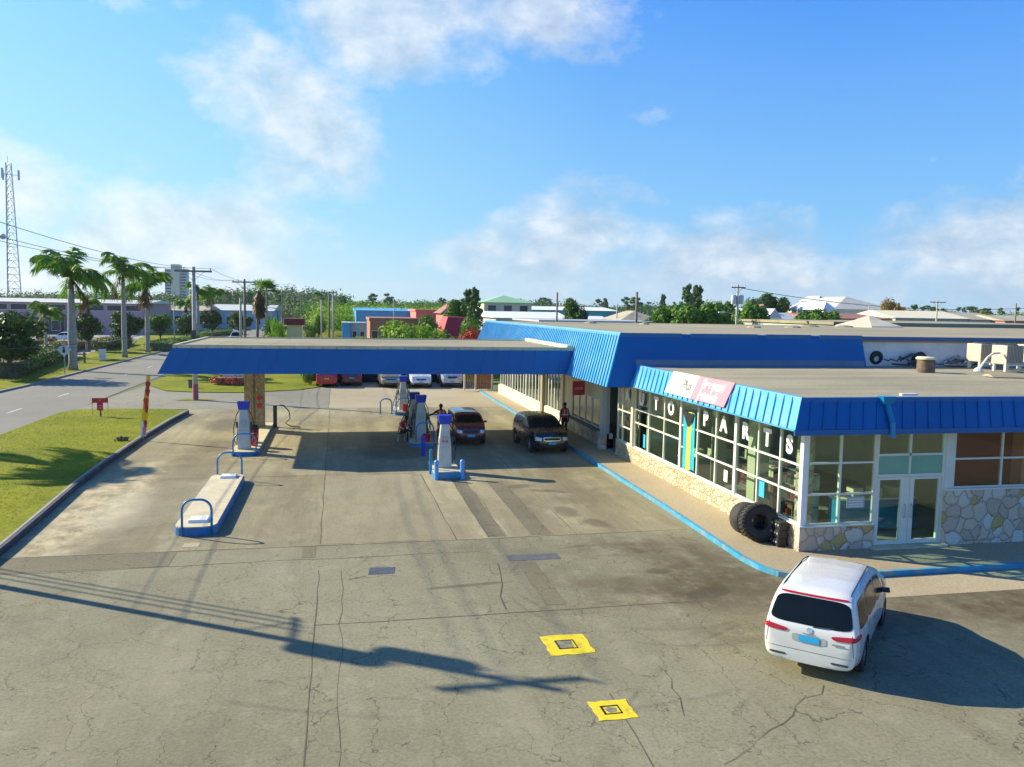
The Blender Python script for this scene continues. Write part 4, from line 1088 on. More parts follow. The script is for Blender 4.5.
for k, (x0, x1, lab) in enumerate([(23.0, 25.4, 'tangle of dark pipes at the foot of the white wall next to the blue fascia'), (25.0, 28.3, 'run of grey and dark pipes along the white wall behind the drum vent'), (28.2, 32.0, 'heap of looping dark hoses by the white wall left of the air conditioners')]):
    b = MB((x0, 32.4, 4.4))
    for i in range(9):
        xa = rr.uniform(x0, x1); pts = []; z = rr.uniform(.03, .3); yy = rr.uniform(31.9, 32.7)
        for j in range(8):
            pts.append((xa, yy + rr.uniform(-.05, .05), 4.4 + max(.03, z))); xa += rr.uniform(.05, .35) * (1 if xa < x1 else -1); z += rr.uniform(-.15, .18) if k < 2 else rr.uniform(-.25, .33)
            z = min(z, .85 if k == 2 else .5)
        b.tube(pts, rr.choice([.03, .045, .06]), 6)
    tag(b.build('pipe_tangle', M['darkgrey'] if k != 1 else M['steel'], smooth=True), lab, 'pipes')
b = MB((23.1, 32.7, 4.4)); b.cyl((23.1, 32.75, 4.4), (23.1, 32.75, 5.05), .04); b.box(22.98, 23.22, 32.65, 32.82, 5.0, 5.42)
tag(b.build('meter_box', M['darkgrey']), 'small dark meter box on a short post against the white wall', 'meter box')

# ------------------------------------------------------------------ VEHICLES
def interp(keys, x):
    if x <= keys[0][0]: return keys[0][1]
    for (a, va), (c, vc) in zip(keys, keys[1:]):
        if x <= c:
            f = (x - a) / (c - a) if c > a else 0
            return va + (vc - va) * f
    return keys[-1][1]
def carpaint(name, col, metal=0.0):
    return mat(name, col, .28, metal, .03, 1.5, coat=.8, dirt=tuple(min(1, c * .8 + .03) for c in col), dscale=1.2, damt=.15)

def car_body(L, W_, H, top, belt, plan, tum=.32, zb=.2, wr=.33, axles=(-1.45, 1.4), paint=None, crown=.03):
    ys = sorted(set([k[0] for k in top] + [k[0] for k in plan] + [-L / 2 + L * i / 22 for i in range(23)]))
    b = MB(); rows = []
    for y in ys:
        zt = interp(top, y); w = W_ / 2 * interp(plan, y)
        lo = zb if abs(y) < L / 2 - .35 else zb + .06
        bz = belt
        c = max(0, zt - bz)
        pts = [(0, lo), (w * .80, lo), (w * .94, lo + .05), (w * .985, lo + .20), (w, .62), (w * .995, .84), (w * .975, bz)]
        for f in (.3, .6, .88): pts.append((w * .975 - tum * f * c, bz + f * c))
        xt = w * .975 - tum * c - .045
        pts += [(xt - .0, zt - .012), (xt * .72, zt + crown * .6), (xt * .38, zt + crown * .9), (0, zt + crown)]
        n = len(pts); out = []
        for k, (x, z) in enumerate(pts):
            lim = zt - .012 * max(0, (10 - k)) if k < 10 else z
            out.append((x, max(lo + .004 * k, min(z, lim)) if k > 0 else z))
        rows.append((y, out))
    n = len(rows[0][1])
    vs = []
    for y, o in rows:
        ring = [(x, y, z) for x, z in o] + [(-x, y, z) for x, z in o[-2:0:-1]]
        vs += ring
    m = len(rows[0][1]) * 2 - 2
    fs = [(j * m + i, (j + 1) * m + i, (j + 1) * m + (i + 1) % m, j * m + (i + 1) % m) for j in range(len(rows) - 1) for i in range(m)]
    fs += [tuple(range(m)), tuple(range((len(rows) - 1) * m, len(rows) * m))[::-1]]
    me = bpy.data.meshes.new('body'); me.from_pydata([tuple(v) for v in vs], [], fs)
    me.materials.append(paint); me.materials.append(M['black'])
    bm = bmesh.new(); bm.from_mesh(me); bmesh.ops.recalc_face_normals(bm, faces=bm.faces); bm.to_mesh(me); bm.free()
    bo = bpy.data.objects.new('body', me); COL.objects.link(bo)
    sm = bo.modifiers.new('sub', 'SUBSURF'); sm.levels = 1; sm.render_levels = 1
    bpy.context.view_layer.update()
    sm_me = bpy.data.meshes.new_from_object(bo.evaluated_get(bpy.context.evaluated_depsgraph_get())); bo.modifiers.clear(); bo.data = sm_me
    # wheel arches
    cb = MB()
    for ay in axles:
        for s in (-1, 1): cb.cyl((s * (W_ / 2 - .30), ay, wr), (s * (W_ / 2 + .1), ay, wr), wr + .065, n=26, mi=1)
    cut = cb.build('cut', [paint, M['black']])
    bm = bmesh.new(); bm.from_mesh(cut.data); bmesh.ops.recalc_face_normals(bm, faces=bm.faces); bm.to_mesh(cut.data); bm.free()
    md = bo.modifiers.new('bool', 'BOOLEAN'); md.object = cut; md.operation = 'DIFFERENCE'; md.solver = 'EXACT'
    bpy.context.view_layer.update()
    dg = bpy.context.evaluated_depsgraph_get()
    nm = bpy.data.meshes.new_from_object(bo.evaluated_get(dg))
    bo.modifiers.clear(); bo.data = nm
    bpy.data.objects.remove(cut)
    bm = bmesh.new(); bm.from_mesh(nm)
    for e in bm.edges:
        if len(e.link_faces) == 2 and e.calc_face_angle(0) > math.radians(38): e.smooth = False
    for f in bm.faces: f.smooth = True
    bm.to_mesh(nm)
    bvh = BVHTree.FromBMesh(bm); bm.free()
    return bo, bvh

def patch(bvh, quad, d, m, name, parent, off=.006, rnd_=.18, N=7, ex=3.2):
    """quad: 4 corners (u,v) ccw from bottom-left; d: 'L','R','B','F' side of the car it is seen from"""
    q = [Vector(p) for p in quad]
    outl = []
    K = 28
    for i in range(K):
        a = 2 * PI * i / K; c, s_ = math.cos(a), math.sin(a); e = 2 / (2 + ex / rnd_ * .35)
        outl.append((.5 + .5 * math.copysign(abs(c) ** e, c), .5 + .5 * math.copysign(abs(s_) ** e, s_)))
    rings = []
    def bil(u, v): return q[0] * (1 - u) * (1 - v) + q[1] * u * (1 - v) + q[2] * u * v + q[3] * (1 - u) * v
    vs = []; ok = True
    def cast(p):
        if d == 'R': o, dr = Vector((5, p.x, p.y)), Vector((-1, 0, 0))
        elif d == 'L': o, dr = Vector((-5, p.x, p.y)), Vector((1, 0, 0))
        elif d == 'B': o, dr = Vector((p.x, -6, p.y)), Vector((0, 1, 0))
        else: o, dr = Vector((p.x, 6, p.y)), Vector((0, -1, 0))
        h, nrm, _, _ = bvh.ray_cast(o, dr)
        if h is None: return None
        if nrm.dot(dr) > 0: nrm = -nrm
        return h + nrm * off
    for k in range(N, 0, -1):
        f = k / N
        for (u, v) in outl:
            h = cast(bil(.5 + (u - .5) * f, .5 + (v - .5) * f)); vs.append(h)
    vs.append(cast(bil(.5, .5)))
    good = [v for v in vs if v is not None]
    if not good: return None
    vs = [v if v is not None else good[0] for v in vs]
    fs = [(k * K + i, k * K + (i + 1) % K, (k + 1) * K + (i + 1) % K, (k + 1) * K + i) for k in range(N - 1) for i in range(K)]
    fs += [((N - 1) * K + i, (N - 1) * K + (i + 1) % K, N * K) for i in range(K)]
    b = MB(); b.add(vs, fs)
    return b.build(name, m, parent, smooth=True)

def wheel(parent, x, y, r, wdt, spokes=7, rimm=None):
    s = 1 if x > 0 else -1
    b = MB(); b.lathe([(r * .64, -wdt / 2), (r * .93, -wdt / 2), (r, -wdt / 2 + .03), (r, wdt / 2 - .03), (r * .93, wdt / 2), (r * .64, wdt / 2)], (x, y, r), 'x', 28)
    w = b.build('wheel', M['rubber'], parent, autosm=35)
    b = MB(); fx = x + s * (wdt / 2 - .03)
    b.lathe([(r * .66, x - s * wdt / 2), (r * .66, fx + s * .02), (r * .60, fx + s * .02), (r * .58, fx - s * .05), (0.0, fx - s * .05)], (0, y, r), 'x', 24, mi=0)
    for i in range(spokes):
        a = 2 * PI * i / spokes
        p0 = Vector((fx, y + math.cos(a) * r * .1, r + math.sin(a) * r * .1)); p1 = Vector((fx, y + math.cos(a) * r * .62, r + math.sin(a) * r * .62))
        b.bar(p0, p1, .05, .03, mi=1, up=(1, 0, 0))
    b.cyl((fx - .02, y, r), (fx + s * .025, y, r), r * .16, n=12, mi=1)
    b.build('rim', [M['darkgrey'], rimm or M['rim']], w)

def mirror(parent, x, y, z, m, s):
    b = MB(); b.hexa([(x, y - .05, z), (x + s * .19, y - .05, z + .01), (x + s * .19, y + .05, z + .01), (x, y + .07, z), (x + .0, y - .05, z + .09), (x + s * .18, y - .05, z + .12), (x + s * .16, y + .04, z + .11), (x, y + .06, z + .08)])
    b.build('mirror', m, parent, bevel=.02)

def pane2(bvh, quads, side, r, m=None, name='side_window'):
    for q in quads: patch(bvh, q, side, m or M['carglass'], name, r)

# --- white minivan in the foreground
def minivan():
    P = carpaint('white_van_paint', (.74, .74, .69))
    hd = math.atan2(.70, .715)
    r = empty('minivan', (9.88, 14.58, .0), -hd + .02, 'clean white minivan turning away in front of the shop corner', 'van')
    L, W_, H = 4.5, 1.72, 1.56
    top = [(-2.25, .56), (-2.235, .86), (-2.19, .94), (-2.03, 1.28), (-1.93, 1.46), (-1.72, 1.52), (-1.1, 1.55), (-.2, 1.55), (.4, 1.51), (.78, 1.40), (1.50, .99), (1.62, .95), (2.08, .80), (2.2, .70), (2.25, .50)]
    plan = [(-2.25, .80), (-2.2, .93), (-2.0, .975), (-1.4, 1), (1.3, 1), (1.75, .95), (2.05, .85), (2.25, .62)]
    ax = (-1.33, 1.33)
    bo, bvh = car_body(L, W_, H, top, 0.90, plan, .24, .20, .32, ax, P)
    bo.parent = r
    patch(bvh, [(-.74, .97), (.74, .97), (.63, 1.425), (-.63, 1.425)], 'B', M['carglass'], 'rear_window', r, .008, .3, 8)
    patch(bvh, [(-.62, 1.438), (.62, 1.438), (.58, 1.468), (-.58, 1.468)], 'B', M['lightred'], 'brake_light', r, .012, .6)
    for s in (-1, 1):
        patch(bvh, sorted([(s * .42, .80), (s * .80, .82)], key=lambda p: p[0]) + sorted([(s * .80, .915), (s * .36, .865)], key=lambda p: -p[0]), 'B', M['lightred'], 'tail_light', r, .012, .5)
        sd_ = 'R' if s > 0 else 'L'
        patch(bvh, [(-2.17, .82), (-1.86, .86), (-1.9, .91), (-2.14, .92)], sd_, M['lightred'], 'tail_light', r, .010, .5)
        pane2(bvh, [[(-1.90, .96), (-1.05, .94), (-1.05, 1.41), (-1.74, 1.41)], [(-1.01, .94), (-.08, .93), (-.08, 1.42), (-1.01, 1.42)], [(-.03, .93), (.93, .91), (.55, 1.33), (-.03, 1.42)]], sd_, r)
        pane2(bvh, [[(.97, .915), (1.32, .915), (1.2, .99), (.93, 1.15)]], sd_, r, name='quarter_window')
        b = MB(); b.tube([(s * .60, -1.75, 1.49), (s * .60, -1.6, 1.525), (s * .60, 0, 1.555), (s * .58, .35, 1.52), (s * .58, .45, 1.48)], .012, 7); b.build('roof_rail', M['darkgrey'], r)
        patch(bvh, [(-.60, .77), (-.40, .77), (-.40, .80), (-.60, .80)], sd_, M['chrome'], 'door_handle', r, .02, .5)
        patch(bvh, [(.13, .77), (.34, .77), (.34, .80), (.13, .80)], sd_, M['chrome'], 'door_handle', r, .02, .5)
        for yy in (-1.03, -.05, .98):
            patch(bvh, [(yy, .36), (yy + .013, .36), (yy + .013, .90), (yy, .90)], sd_, M['darkgrey'], 'door_seam', r, .002, .2, 3)
        patch(bvh, [(s * .54 - .15, .36), (s * .54 + .15, .36), (s * .54 + .15, .40), (s * .54 - .15, .40)], 'B', M['darkgrey'], 'bumper_vent', r, .006, .5)
        patch(bvh, [(s * .52 - .16, .56), (s * .52 + .16, .56), (s * .52 + .16, .70), (s * .52 - .12, .68)], 'F', M['lightclear'], 'headlight', r, .01, .4)
        mirror(r, s * .80, .80, .90, M['darkgrey'], s)
        for ay in ax: wheel(r, s * (W_ / 2 - .12), ay, .32, .20, 7)
    patch(bvh, [(-.62, .96), (.62, .96), (.54, 1.42), (-.54, 1.42)], 'F', M['carglass'], 'windscreen', r, .008, .25, 8)
    patch(bvh, [(-.30, .66), (.30, .66), (.30, .80), (-.30, .80)], 'B', M['grey_wall'], 'plate_recess', r, .006, .3)
    patch(bvh, [(-.18, .67), (.18, .67), (.18, .79), (-.18, .79)], 'B', M['plate_blue'], 'licence_plate', r, .015, .12)
    patch(bvh, [(-.05, .85), (.05, .85), (.05, .93), (-.05, .93)], 'B', M['chrome'], 'badge', r, .012, 1.0)
    patch(bvh, [(.40, .71), (.62, .71), (.62, .74), (.40, .74)], 'B', M['steel'], 'model_lettering', r, .012, .2)
    patch(bvh, [(-.74, .50), (.74, .50), (.74, .507), (-.74, .507)], 'B', M['darkgrey'], 'bumper_seam', r, .003, .2)
    for s in (-1, 1):
        patch(bvh, [(s * .76 - .005, .55), (s * .76 + .005, .55), (s * .72 + .005, .93), (s * .72 - .005, .93)], 'B', M['darkgrey'], 'tailgate_seam', r, .003, .2, 3)
    patch(bvh, [(-.12, .815), (.12, .815), (.12, .835), (-.12, .835)], 'B', M['chrome'], 'tailgate_handle', r, .012, .4)
    b = MB(); b.tube([(.05, -2.20, .96), (.25, -2.20, .98), (.42, -2.18, 1.01)], .01, 5); b.build('wiper', M['black'], r)
minivan()

def hatch(name, label, loc, rz, paint, L=4.1, W_=1.72, H=1.60, style='suv', group=None, cat='car', plate='plate_blue', rimm=None, wr=.33):
    r = empty(name, loc, rz, label, cat, group)
    h2 = L / 2
    if style == 'box':
        top = [(-h2, .60), (-h2 + .03, 1.0), (-h2 + .10, H - .15), (-h2 + .30, H - .03), (0, H), (.55, H - .02), (.80, H - .10), (1.28, 1.08), (1.38, 1.04), (h2 - .12, .92), (h2 - .03, .80), (h2, .5)]
        belt = .98; tum = .22
    elif style == 'pickup':
        top = [(-h2, .7), (-h2 + .03, 1.05), (-.75, 1.06), (-.72, 1.2), (-.55, H - .05), (0, H), (.35, H - .04), (1.0, 1.16), (1.1, 1.12), (h2 - .15, 1.05), (h2 - .03, .95), (h2, .5)]
        belt = 1.08; tum = .3
    elif style == 'suv':
        top = [(-h2, .62), (-h2 + .04, 1.0), (-h2 + .32, H - .14), (-h2 + .55, H - .04), (-.3, H), (.2, H - .03), (.42, H - .10), (1.08, 1.10), (1.2, 1.06), (h2 - .2, .96), (h2 - .04, .82), (h2, .52)]
        belt = 1.02; tum = .32
    else:
        top = [(-h2, .6), (-h2 + .03, .9), (-h2 + .45, .98), (-h2 + 1.05, H - .06), (-.2, H), (.25, H - .06), (.98, .98), (1.1, .95), (h2 - .18, .78), (h2 - .04, .68), (h2, .45)]
        belt = .92; tum = .38
    plan = [(-h2, .84), (-h2 + .08, .95), (-h2 + .4, .99), (0, 1), (h2 - .7, .98), (h2 - .2, .90), (h2, .74)]
    ax = (-h2 + .80, h2 - .82)
    bo, bvh = car_body(L, W_, H, top, belt, plan, tum, .22, wr, ax, paint)
    bo.parent = r
    w = W_ / 2
    zt = H - .12; zl = belt + .08
    patch(bvh, [(-w * .80, zl + .03), (w * .80, zl + .03), (w * .68, zt), (-w * .68, zt)], 'F', M['carglass'], 'windscreen', r, .01, .25, 7)
    patch(bvh, [(-w * .78, zl + .03), (w * .78, zl + .03), (w * .66, zt - .02), (-w * .66, zt - .02)], 'B', M['carglass'], 'rear_window', r, .01, .3, 7)
    fz = (.62, .78) if style != 'pickup' else (.74, .95)
    patch(bvh, [(-w * .45, fz[0]), (w * .45, fz[0]), (w * .48, fz[1] + .02), (-w * .48, fz[1] + .02)], 'F', M['chrome'] if style in ('pickup', 'suv') else M['darkgrey'], 'grille', r, .008, .3)
    patch(bvh, [(-w * .42, fz[0] + .03), (w * .42, fz[0] + .03), (w * .44, fz[1] - .02), (-w * .44, fz[1] - .02)], 'F', M['black'], 'grille_mesh', r, .014, .3)
    patch(bvh, [(-w * .7, .30), (w * .7, .30), (w * .75, .42), (-w * .75, .42)], 'F', M['black'], 'lower_grille', r, .008, .3)
    patch(bvh, [(-.18, .46), (.18, .46), (.18, .57), (-.18, .57)], 'F', M[plate], 'licence_plate', r, .016, .1)
    patch(bvh, [(-.18, .66), (.18, .66), (.18, .77), (-.18, .77)], 'B', M[plate], 'licence_plate', r, .016, .1)
    for s in (-1, 1):
        sd_ = 'R' if s > 0 else 'L'
        xs = sorted([s * w * .55, s * w * .86])
        patch(bvh, [(xs[0], fz[0] + .02), (xs[1], fz[0] + .02), (xs[1], fz[1] + .03), (xs[0], fz[1] + .0)], 'F', M['lightclear'], 'headlight', r, .012, .35)
        xs = sorted([s * w * .70, s * w * .90])
        patch(bvh, [(xs[0], .78), (xs[1], .78), (xs[1], 1.02), (xs[0], 1.02)], 'B', M['lightred'], 'tail_light', r, .012, .3)
        ce = interp([(-h2 + .32, 0), (1, 1)], 0)
        a0 = -h2 + (.42 if style != 'pickup' else h2 - .66 + .0); 
        if style == 'pickup': a0 = -.52
        if style == 'sedan': a0 = -h2 + .95
        f1 = .85 if style != 'sedan' else .75
        mid = (a0 + f1) / 2
        pane2(bvh, [[(a0 + .02, zl), (mid - .03, zl - .01), (mid - .03, zt + .0), (a0 + .16, zt - .02)], [(mid + .03, zl - .01), (f1 + .1, zl - .02), (f1 - .42, zt - .02), (mid + .03, zt)]], sd_, r)
        mirror(r, s * w * .96, .78, belt + .02, paint if style != 'box' else M['black'], s)
        for yy in (a0 + .1, mid, f1 + .12):
            patch(bvh, [(yy, .36), (yy + .014, .36), (yy + .014, belt), (yy, belt)], sd_, M['darkgrey'], 'door_seam', r, .003, .2, 3)
        for yy in (mid - .35, f1 - .62):
            patch(bvh, [(yy, belt - .13), (yy + .18, belt - .13), (yy + .18, belt - .095), (yy, belt - .095)], sd_, M['chrome'], 'door_handle', r, .018, .5)
        for ay in ax: wheel(r, s * (w - .11), ay, wr, .21, 6, rimm)
    return r
PR = carpaint('dark_red_paint', (.13, .002, .012)); PK = carpaint('black_car_paint', (.006, .009, .014)); PRED = carpaint('bright_red_paint', (.50, .01, .015))
PGOLD = carpaint('gold_car_paint', (.30, .25, .14), .3); PWH = carpaint('white_car_paint', (.78, .78, .78)); PSIL = carpaint('silver_car_paint', (.50, .52, .54), .3)
hatch('compact_car', 'dark red boxy compact car facing the camera beside the pumps', (6.25, 40.4, 0), PI, PR, 3.8, 1.58, 1.50, 'box')
s_ = hatch('suv', 'black suv parked by the blue kerb beside a person in a red vest', (9.5, 38.0, 0), PI + .04, PK, 4.2, 1.80, 1.58, 'suv', wr=.36)
b = MB((0, 0, 0)); b.hexa([(-.22, 2.262, .58), (.22, 2.262, .58), (.22, 2.27, .58), (-.22, 2.27, .58), (-.2, 2.255, .66), (.2, 2.255, .66), (.2, 2.263, .66), (-.2, 2.263, .66)]); 
grp = 'cars parked nose out along the rear fence'
hatch('parked_car', 'bright red car seen from behind with a yellow plate, leftmost along the rear fence', (-.9, 70.2, 0), 0, PRED, 4.2, 1.75, 1.50, 'suv', grp, plate='plate_yellow')
hatch('parked_car', 'dark car mostly hidden beside the leftmost red car at the rear fence', (1.1, 71.0, 0), 0, PR, 4.2, 1.75, 1.45, 'suv', grp)
hatch('parked_suv', 'gold suv facing out by the rear fence, left of the white one', (4.25, 69.6, 0), PI, PGOLD, 4.4, 1.84, 1.72, 'suv', grp, 'suv')
hatch('parked_suv', 'white suv facing out by the rear fence beside the farthest pump', (6.7, 69.5, 0), PI, PWH, 4.5, 1.86, 1.74, 'suv', grp, 'suv')
hatch('parked_pickup', 'silver pickup with chrome grille facing out near the brown end gate', (9.4, 70.0, 0), PI - .03, PSIL, 4.9, 1.9, 1.76, 'pickup', grp, 'pickup')

# ------------------------------------------------------------------ PUMPS AND ISLANDS
def rrect(x0, x1, y0, y1, r, n=5):
    pts = []
    for (cx, cy, a0) in ((x1 - r, y0 + r, -PI / 2), (x1 - r, y1 - r, 0), (x0 + r, y1 - r, PI / 2), (x0 + r, y0 + r, PI)):
        for i in range(n + 1):
            a = a0 + PI / 2 * i / n; pts.append((cx + r * math.cos(a), cy + r * math.sin(a)))
    return pts
def island(name, label, x0, x1, y0, y1, r, h):
    c = ((x0 + x1) / 2, (y0 + y1) / 2, 0)
    rt = empty(name, c, 0, label, 'pump island', 'raised pump islands on the forecourt')
    b = MB(c); b.prism(rrect(x0, x1, y0, y1, r), -.02, h - .03); b.build('painted_side', M['blue_item2'], rt)
    b = MB(c); b.prism(rrect(x0 + .03, x1 - .03, y0 + .03, y1 - .03, r - .03), h - .03, h); b.build('concrete_top', M['concrete_plain'], rt)
    return rt
M['blue_item2'] = mat('worn_blue_side_paint', (.01, .17, .42), .55, 0, .15, 2, dirt=(.3, .3, .24), dscale=2.5, damt=.5)
def hoop(rt, x0, x1, y, z0, z1, r=.035, m=None):
    rad = (x1 - x0) * .38
    pts = [(x0, y, z0)]
    pts += [(x0 + rad - rad * math.cos(a), y, z1 - rad + rad * math.sin(a)) for a in [PI / 2 * i / 6 for i in range(7)]]
    pts += [(x1 - rad + rad * math.sin(a), y, z1 - rad + rad * math.cos(a)) for a in [PI / 2 * i / 6 for i in range(7)]]
    pts += [(x1, y, z0)]
    b = MB(rt.location); b.tube(pts, r, 9); return b.build('hoop_guard', m or M['blue_item'], rt, smooth=True)
i1 = island('pump_island', 'empty raised island with rounded ends and a blue hoop guard at each end', -4.62, -3.42, 24.25, 31.9, .42, .26)
hoop(i1, -4.35, -3.55, 24.28, 0, 1.05); hoop(i1, -4.42, -3.55, 31.85, 0, 1.08)
for (x, y) in ((-4.0, 25.0), (-3.95, 31.3)):
    b = MB(i1.location); b.hexa([(x - .28, y - .28, .26), (x + .28, y - .28, .26), (x + .28, y + .28, .26), (x - .28, y + .28, .26), (x - .25, y - .24, .34), (x + .25, y - .24, .34), (x + .25, y + .25, .34), (x - .25, y + .25, .34)]); b.build('hatch_cover', M['white'], i1)
i2 = island('pump_island', 'raised blue edged island carrying the stone column of the canopy', -4.62, -3.42, 37.0, 46.4, .35, .2)
hoop(i2, -4.48, -3.52, 37.02, 0, 1.0)
i3 = island('pump_island', 'short raised island nearest the camera with two blue bollards at its front', 3.62, 4.78, 31.1, 34.0, .25, .2)
i4 = island('pump_island', 'raised island under the canopy with the pair of back to back pumps', 3.35, 4.7, 38.6, 43.2, .35, .2)
hoop(i4, 3.62, 4.45, 38.7, .0, 1.15)
i5 = island('pump_island', 'farthest raised island behind the pair of pumps, with a blue hoop', 3.4, 4.6, 50.2, 53.4, .35, .2)
hoop(i5, 3.5, 4.5, 50.4, 0, 1.05)
hoop(i5, 2.55, 3.25, 50.9, 0, .95, .04)
for x in (3.7, 4.7):
    b = MB(i3.location); b.cyl((x, 31.05, -.01), (x, 31.05, .72), .085, n=14); b.lathe([(.085, .72), (.06, .77), (0, .785)], (x, 31.05, 0), 'z', 14); b.build('bollard', M['blue_lite'] if 'blue_lite' in M else M['blue_cap'], i3, autosm=50)
b = MB(i3.location); b.box(3.79, 4.61, 31.02, 31.07, .05, .30); b.build('front_board', M['blue_item'], i3)
b = MB(i3.location); b.tube([(3.6, 32.2, .0), (3.6, 32.2, 1.0)], .06, 10); b.build('bollard', M['blue_item'], i3)
b = MB((3.7, 36.0, 0)); b.box(3.62, 3.80, 36.2, 36.3, 0, .9); tag(b.build('marker_post', M['blue_head']), 'short flat blue post standing between the near pump and the pair of pumps', 'post')

def pump(x, y, label, rz=0, z0=.2, head='blue_head'):
    r = empty('fuel_pump', (x, y, z0), rz, label, 'fuel pump', 'fuel pumps on the forecourt islands')
    b = MB()
    b.hexa([(-.27, -.24, 0), (.27, -.24, 0), (.27, .24, 0), (-.27, .24, 0), (-.25, -.22, .85), (.25, -.22, .85), (.25, .22, .85), (-.25, .22, .85)])
    b.hexa([(-.25, -.22, .852), (.25, -.22, .852), (.25, .22, .852), (-.25, .22, .852), (-.15, -.16, 1.78), (.15, -.16, 1.78), (.15, .16, 1.78), (-.15, .16, 1.78)])
    b.build('cabinet', M['pumpgrey'], r, bevel=.02)
    b = MB(); b.hexa([(-.22, -.2, 1.76), (.22, -.2, 1.76), (.22, .2, 1.76), (-.22, .2, 1.76), (-.28, -.24, 2.12), (.28, -.24, 2.12), (.28, .24, 2.12), (-.28, .24, 2.12)])
    b.build('header', M[head], r, bevel=.03)
    b = MB(); b.box(-.13, .13, -.240, -.215, .98, 1.28); b.build('display_panel', M['steel'], r)
    for s in (-1, 1):
        b = MB(); b.tube([(s * .14, 0, 1.85), (s * .33, -.02, 1.5), (s * .45, -.03, .9), (s * .42, 0, .35), (s * .32, .02, .15), (s * .30, 0, .6), (s * .27, 0, .98)], .022, 6); b.build('hose', M['black'], r, smooth=True)
        b = MB(); b.hexa([(s * .26, -.04, .95), (s * .34, -.04, .95), (s * .34, .04, .95), (s * .26, .04, .95), (s * .26, -.05, 1.2), (s * .36, -.05, 1.2), (s * .36, .05, 1.2), (s * .26, .05, 1.2)]); b.build('nozzle', M['darkgrey'], r)
    return r
M['hosegrey'] = mat('weathered_grey_hose', (.16, .17, .17), .6, 0, .2, 4)
p1 = pump(-4.1, 37.9, 'grey tapered fuel pump with blue header beside the stone column')
p2 = pump(4.2, 32.6, 'light grey tapered fuel pump with bright blue header nearest the camera', 0, .2)
b = MB(); b.box(-.11, -.04, -.25, -.2405, 1.05, 1.12); b.box(.03, .11, -.25, -.2405, 1.05, 1.12); b.build('red_mark', M['red'], p2)
p3 = pump(3.98, 40.2, 'front pump of the back to back pair, blue header seen in shade under the canopy')
p4 = pump(3.78, 41.6, 'rear pump of the back to back pair, dark blue header just behind the front one')
p5 = pump(4.0, 51.6, 'farthest grey fuel pump with red details standing beyond the canopy shade')
# fillers for the wide skirts of hoses at the pair
for p, kk in ((p3, 6), (p4, 6), (p5, 5)):
    for i in range(kk):
        s = (-1) ** i; o = .36 + .07 * i
        b = MB(); b.tube([(s * .12, 0, 1.8), (s * .3, .05 * i, 1.2), (s * o, .1, .5), (s * (o + .1), .15, -.1), (s * (o - .1), -.2, -.12)], .03, 6); b.build('hose', M['hosegrey'], p, smooth=True)
def lathe_obj(name, x, y, z, prof, m, label, cat, n=16):
    b = MB((x, y, z)); b.lathe(prof, (x, y, z), 'z', n); return tag(b.build(name, m, autosm=40), label, cat)
def bucket(x, y, z, label, m='red', h=.42, r_=.2):
    r = empty('waste_bucket', (x, y, z), 0, label, 'bucket'); b = MB(r.location)
    b.lathe([(0, 0), (r_ * .8, 0), (r_, h), (r_ * .9, h), (r_ * .75, .04), (0, .04)], (x, y, z), 'z', 16); b.build('pail', M[m], r, autosm=40)
    b = MB(r.location); b.tube([(x - r_, y, z + h - .02), (x - r_ * .7, y - .06, z + h + .12), (x, y - .08, z + h + .18), (x + r_ * .7, y - .06, z + h + .12), (x + r_, y, z + h - .02)], .01, 5); b.build('handle', M['steel'], r)
bucket(-3.75, 38.6, .2, 'red bucket at the foot of the stone column by the left pump')
bucket(4.15, 39.0, .2, 'red round bucket behind the hoop in front of the paired pumps', h=.35)
bucket(4.05, 50.7, .2, 'red bucket in front of the farthest pump')
r = empty('waste_bin', (-3.9, 39.6, .2), 0, 'dark bin with a rounded lid between the left pump and the stone column', 'bin'); b = MB(r.location)
b.lathe([(0, 0), (.24, 0), (.27, .62), (0, .62)], (-3.9, 39.6, .2), 'z', 14); b.build('drum', M['maroon'], r, autosm=40)
b = MB(r.location); b.lathe([(.29, .62), (.29, .68), (.2, .82), (0, .86)], (-3.9, 39.6, .2), 'z', 14); b.build('lid', M['black'], r, autosm=50)
r = empty('air_hose_stand', (-3.3, 46.0, 0), 0, 'grey air hose stand with looped black hose right of the stone column', 'air pump'); b = MB(r.location)
b.box(-3.45, -3.25, 45.75, 45.95, .0, 1.2); b.build('cabinet', M['darkgrey'], r, bevel=.03)
b = MB(r.location); b.tube([(-3.2, 45.8, 1.25), (-2.9, 45.7, 1.2), (-2.6, 45.6, .9), (-2.55, 45.6, .5), (-2.8, 45.6, .25), (-2.5, 45.5, .08), (-2.0, 45.4, .05)], .03, 7); b.build('hose', M['black'], r, smooth=True)
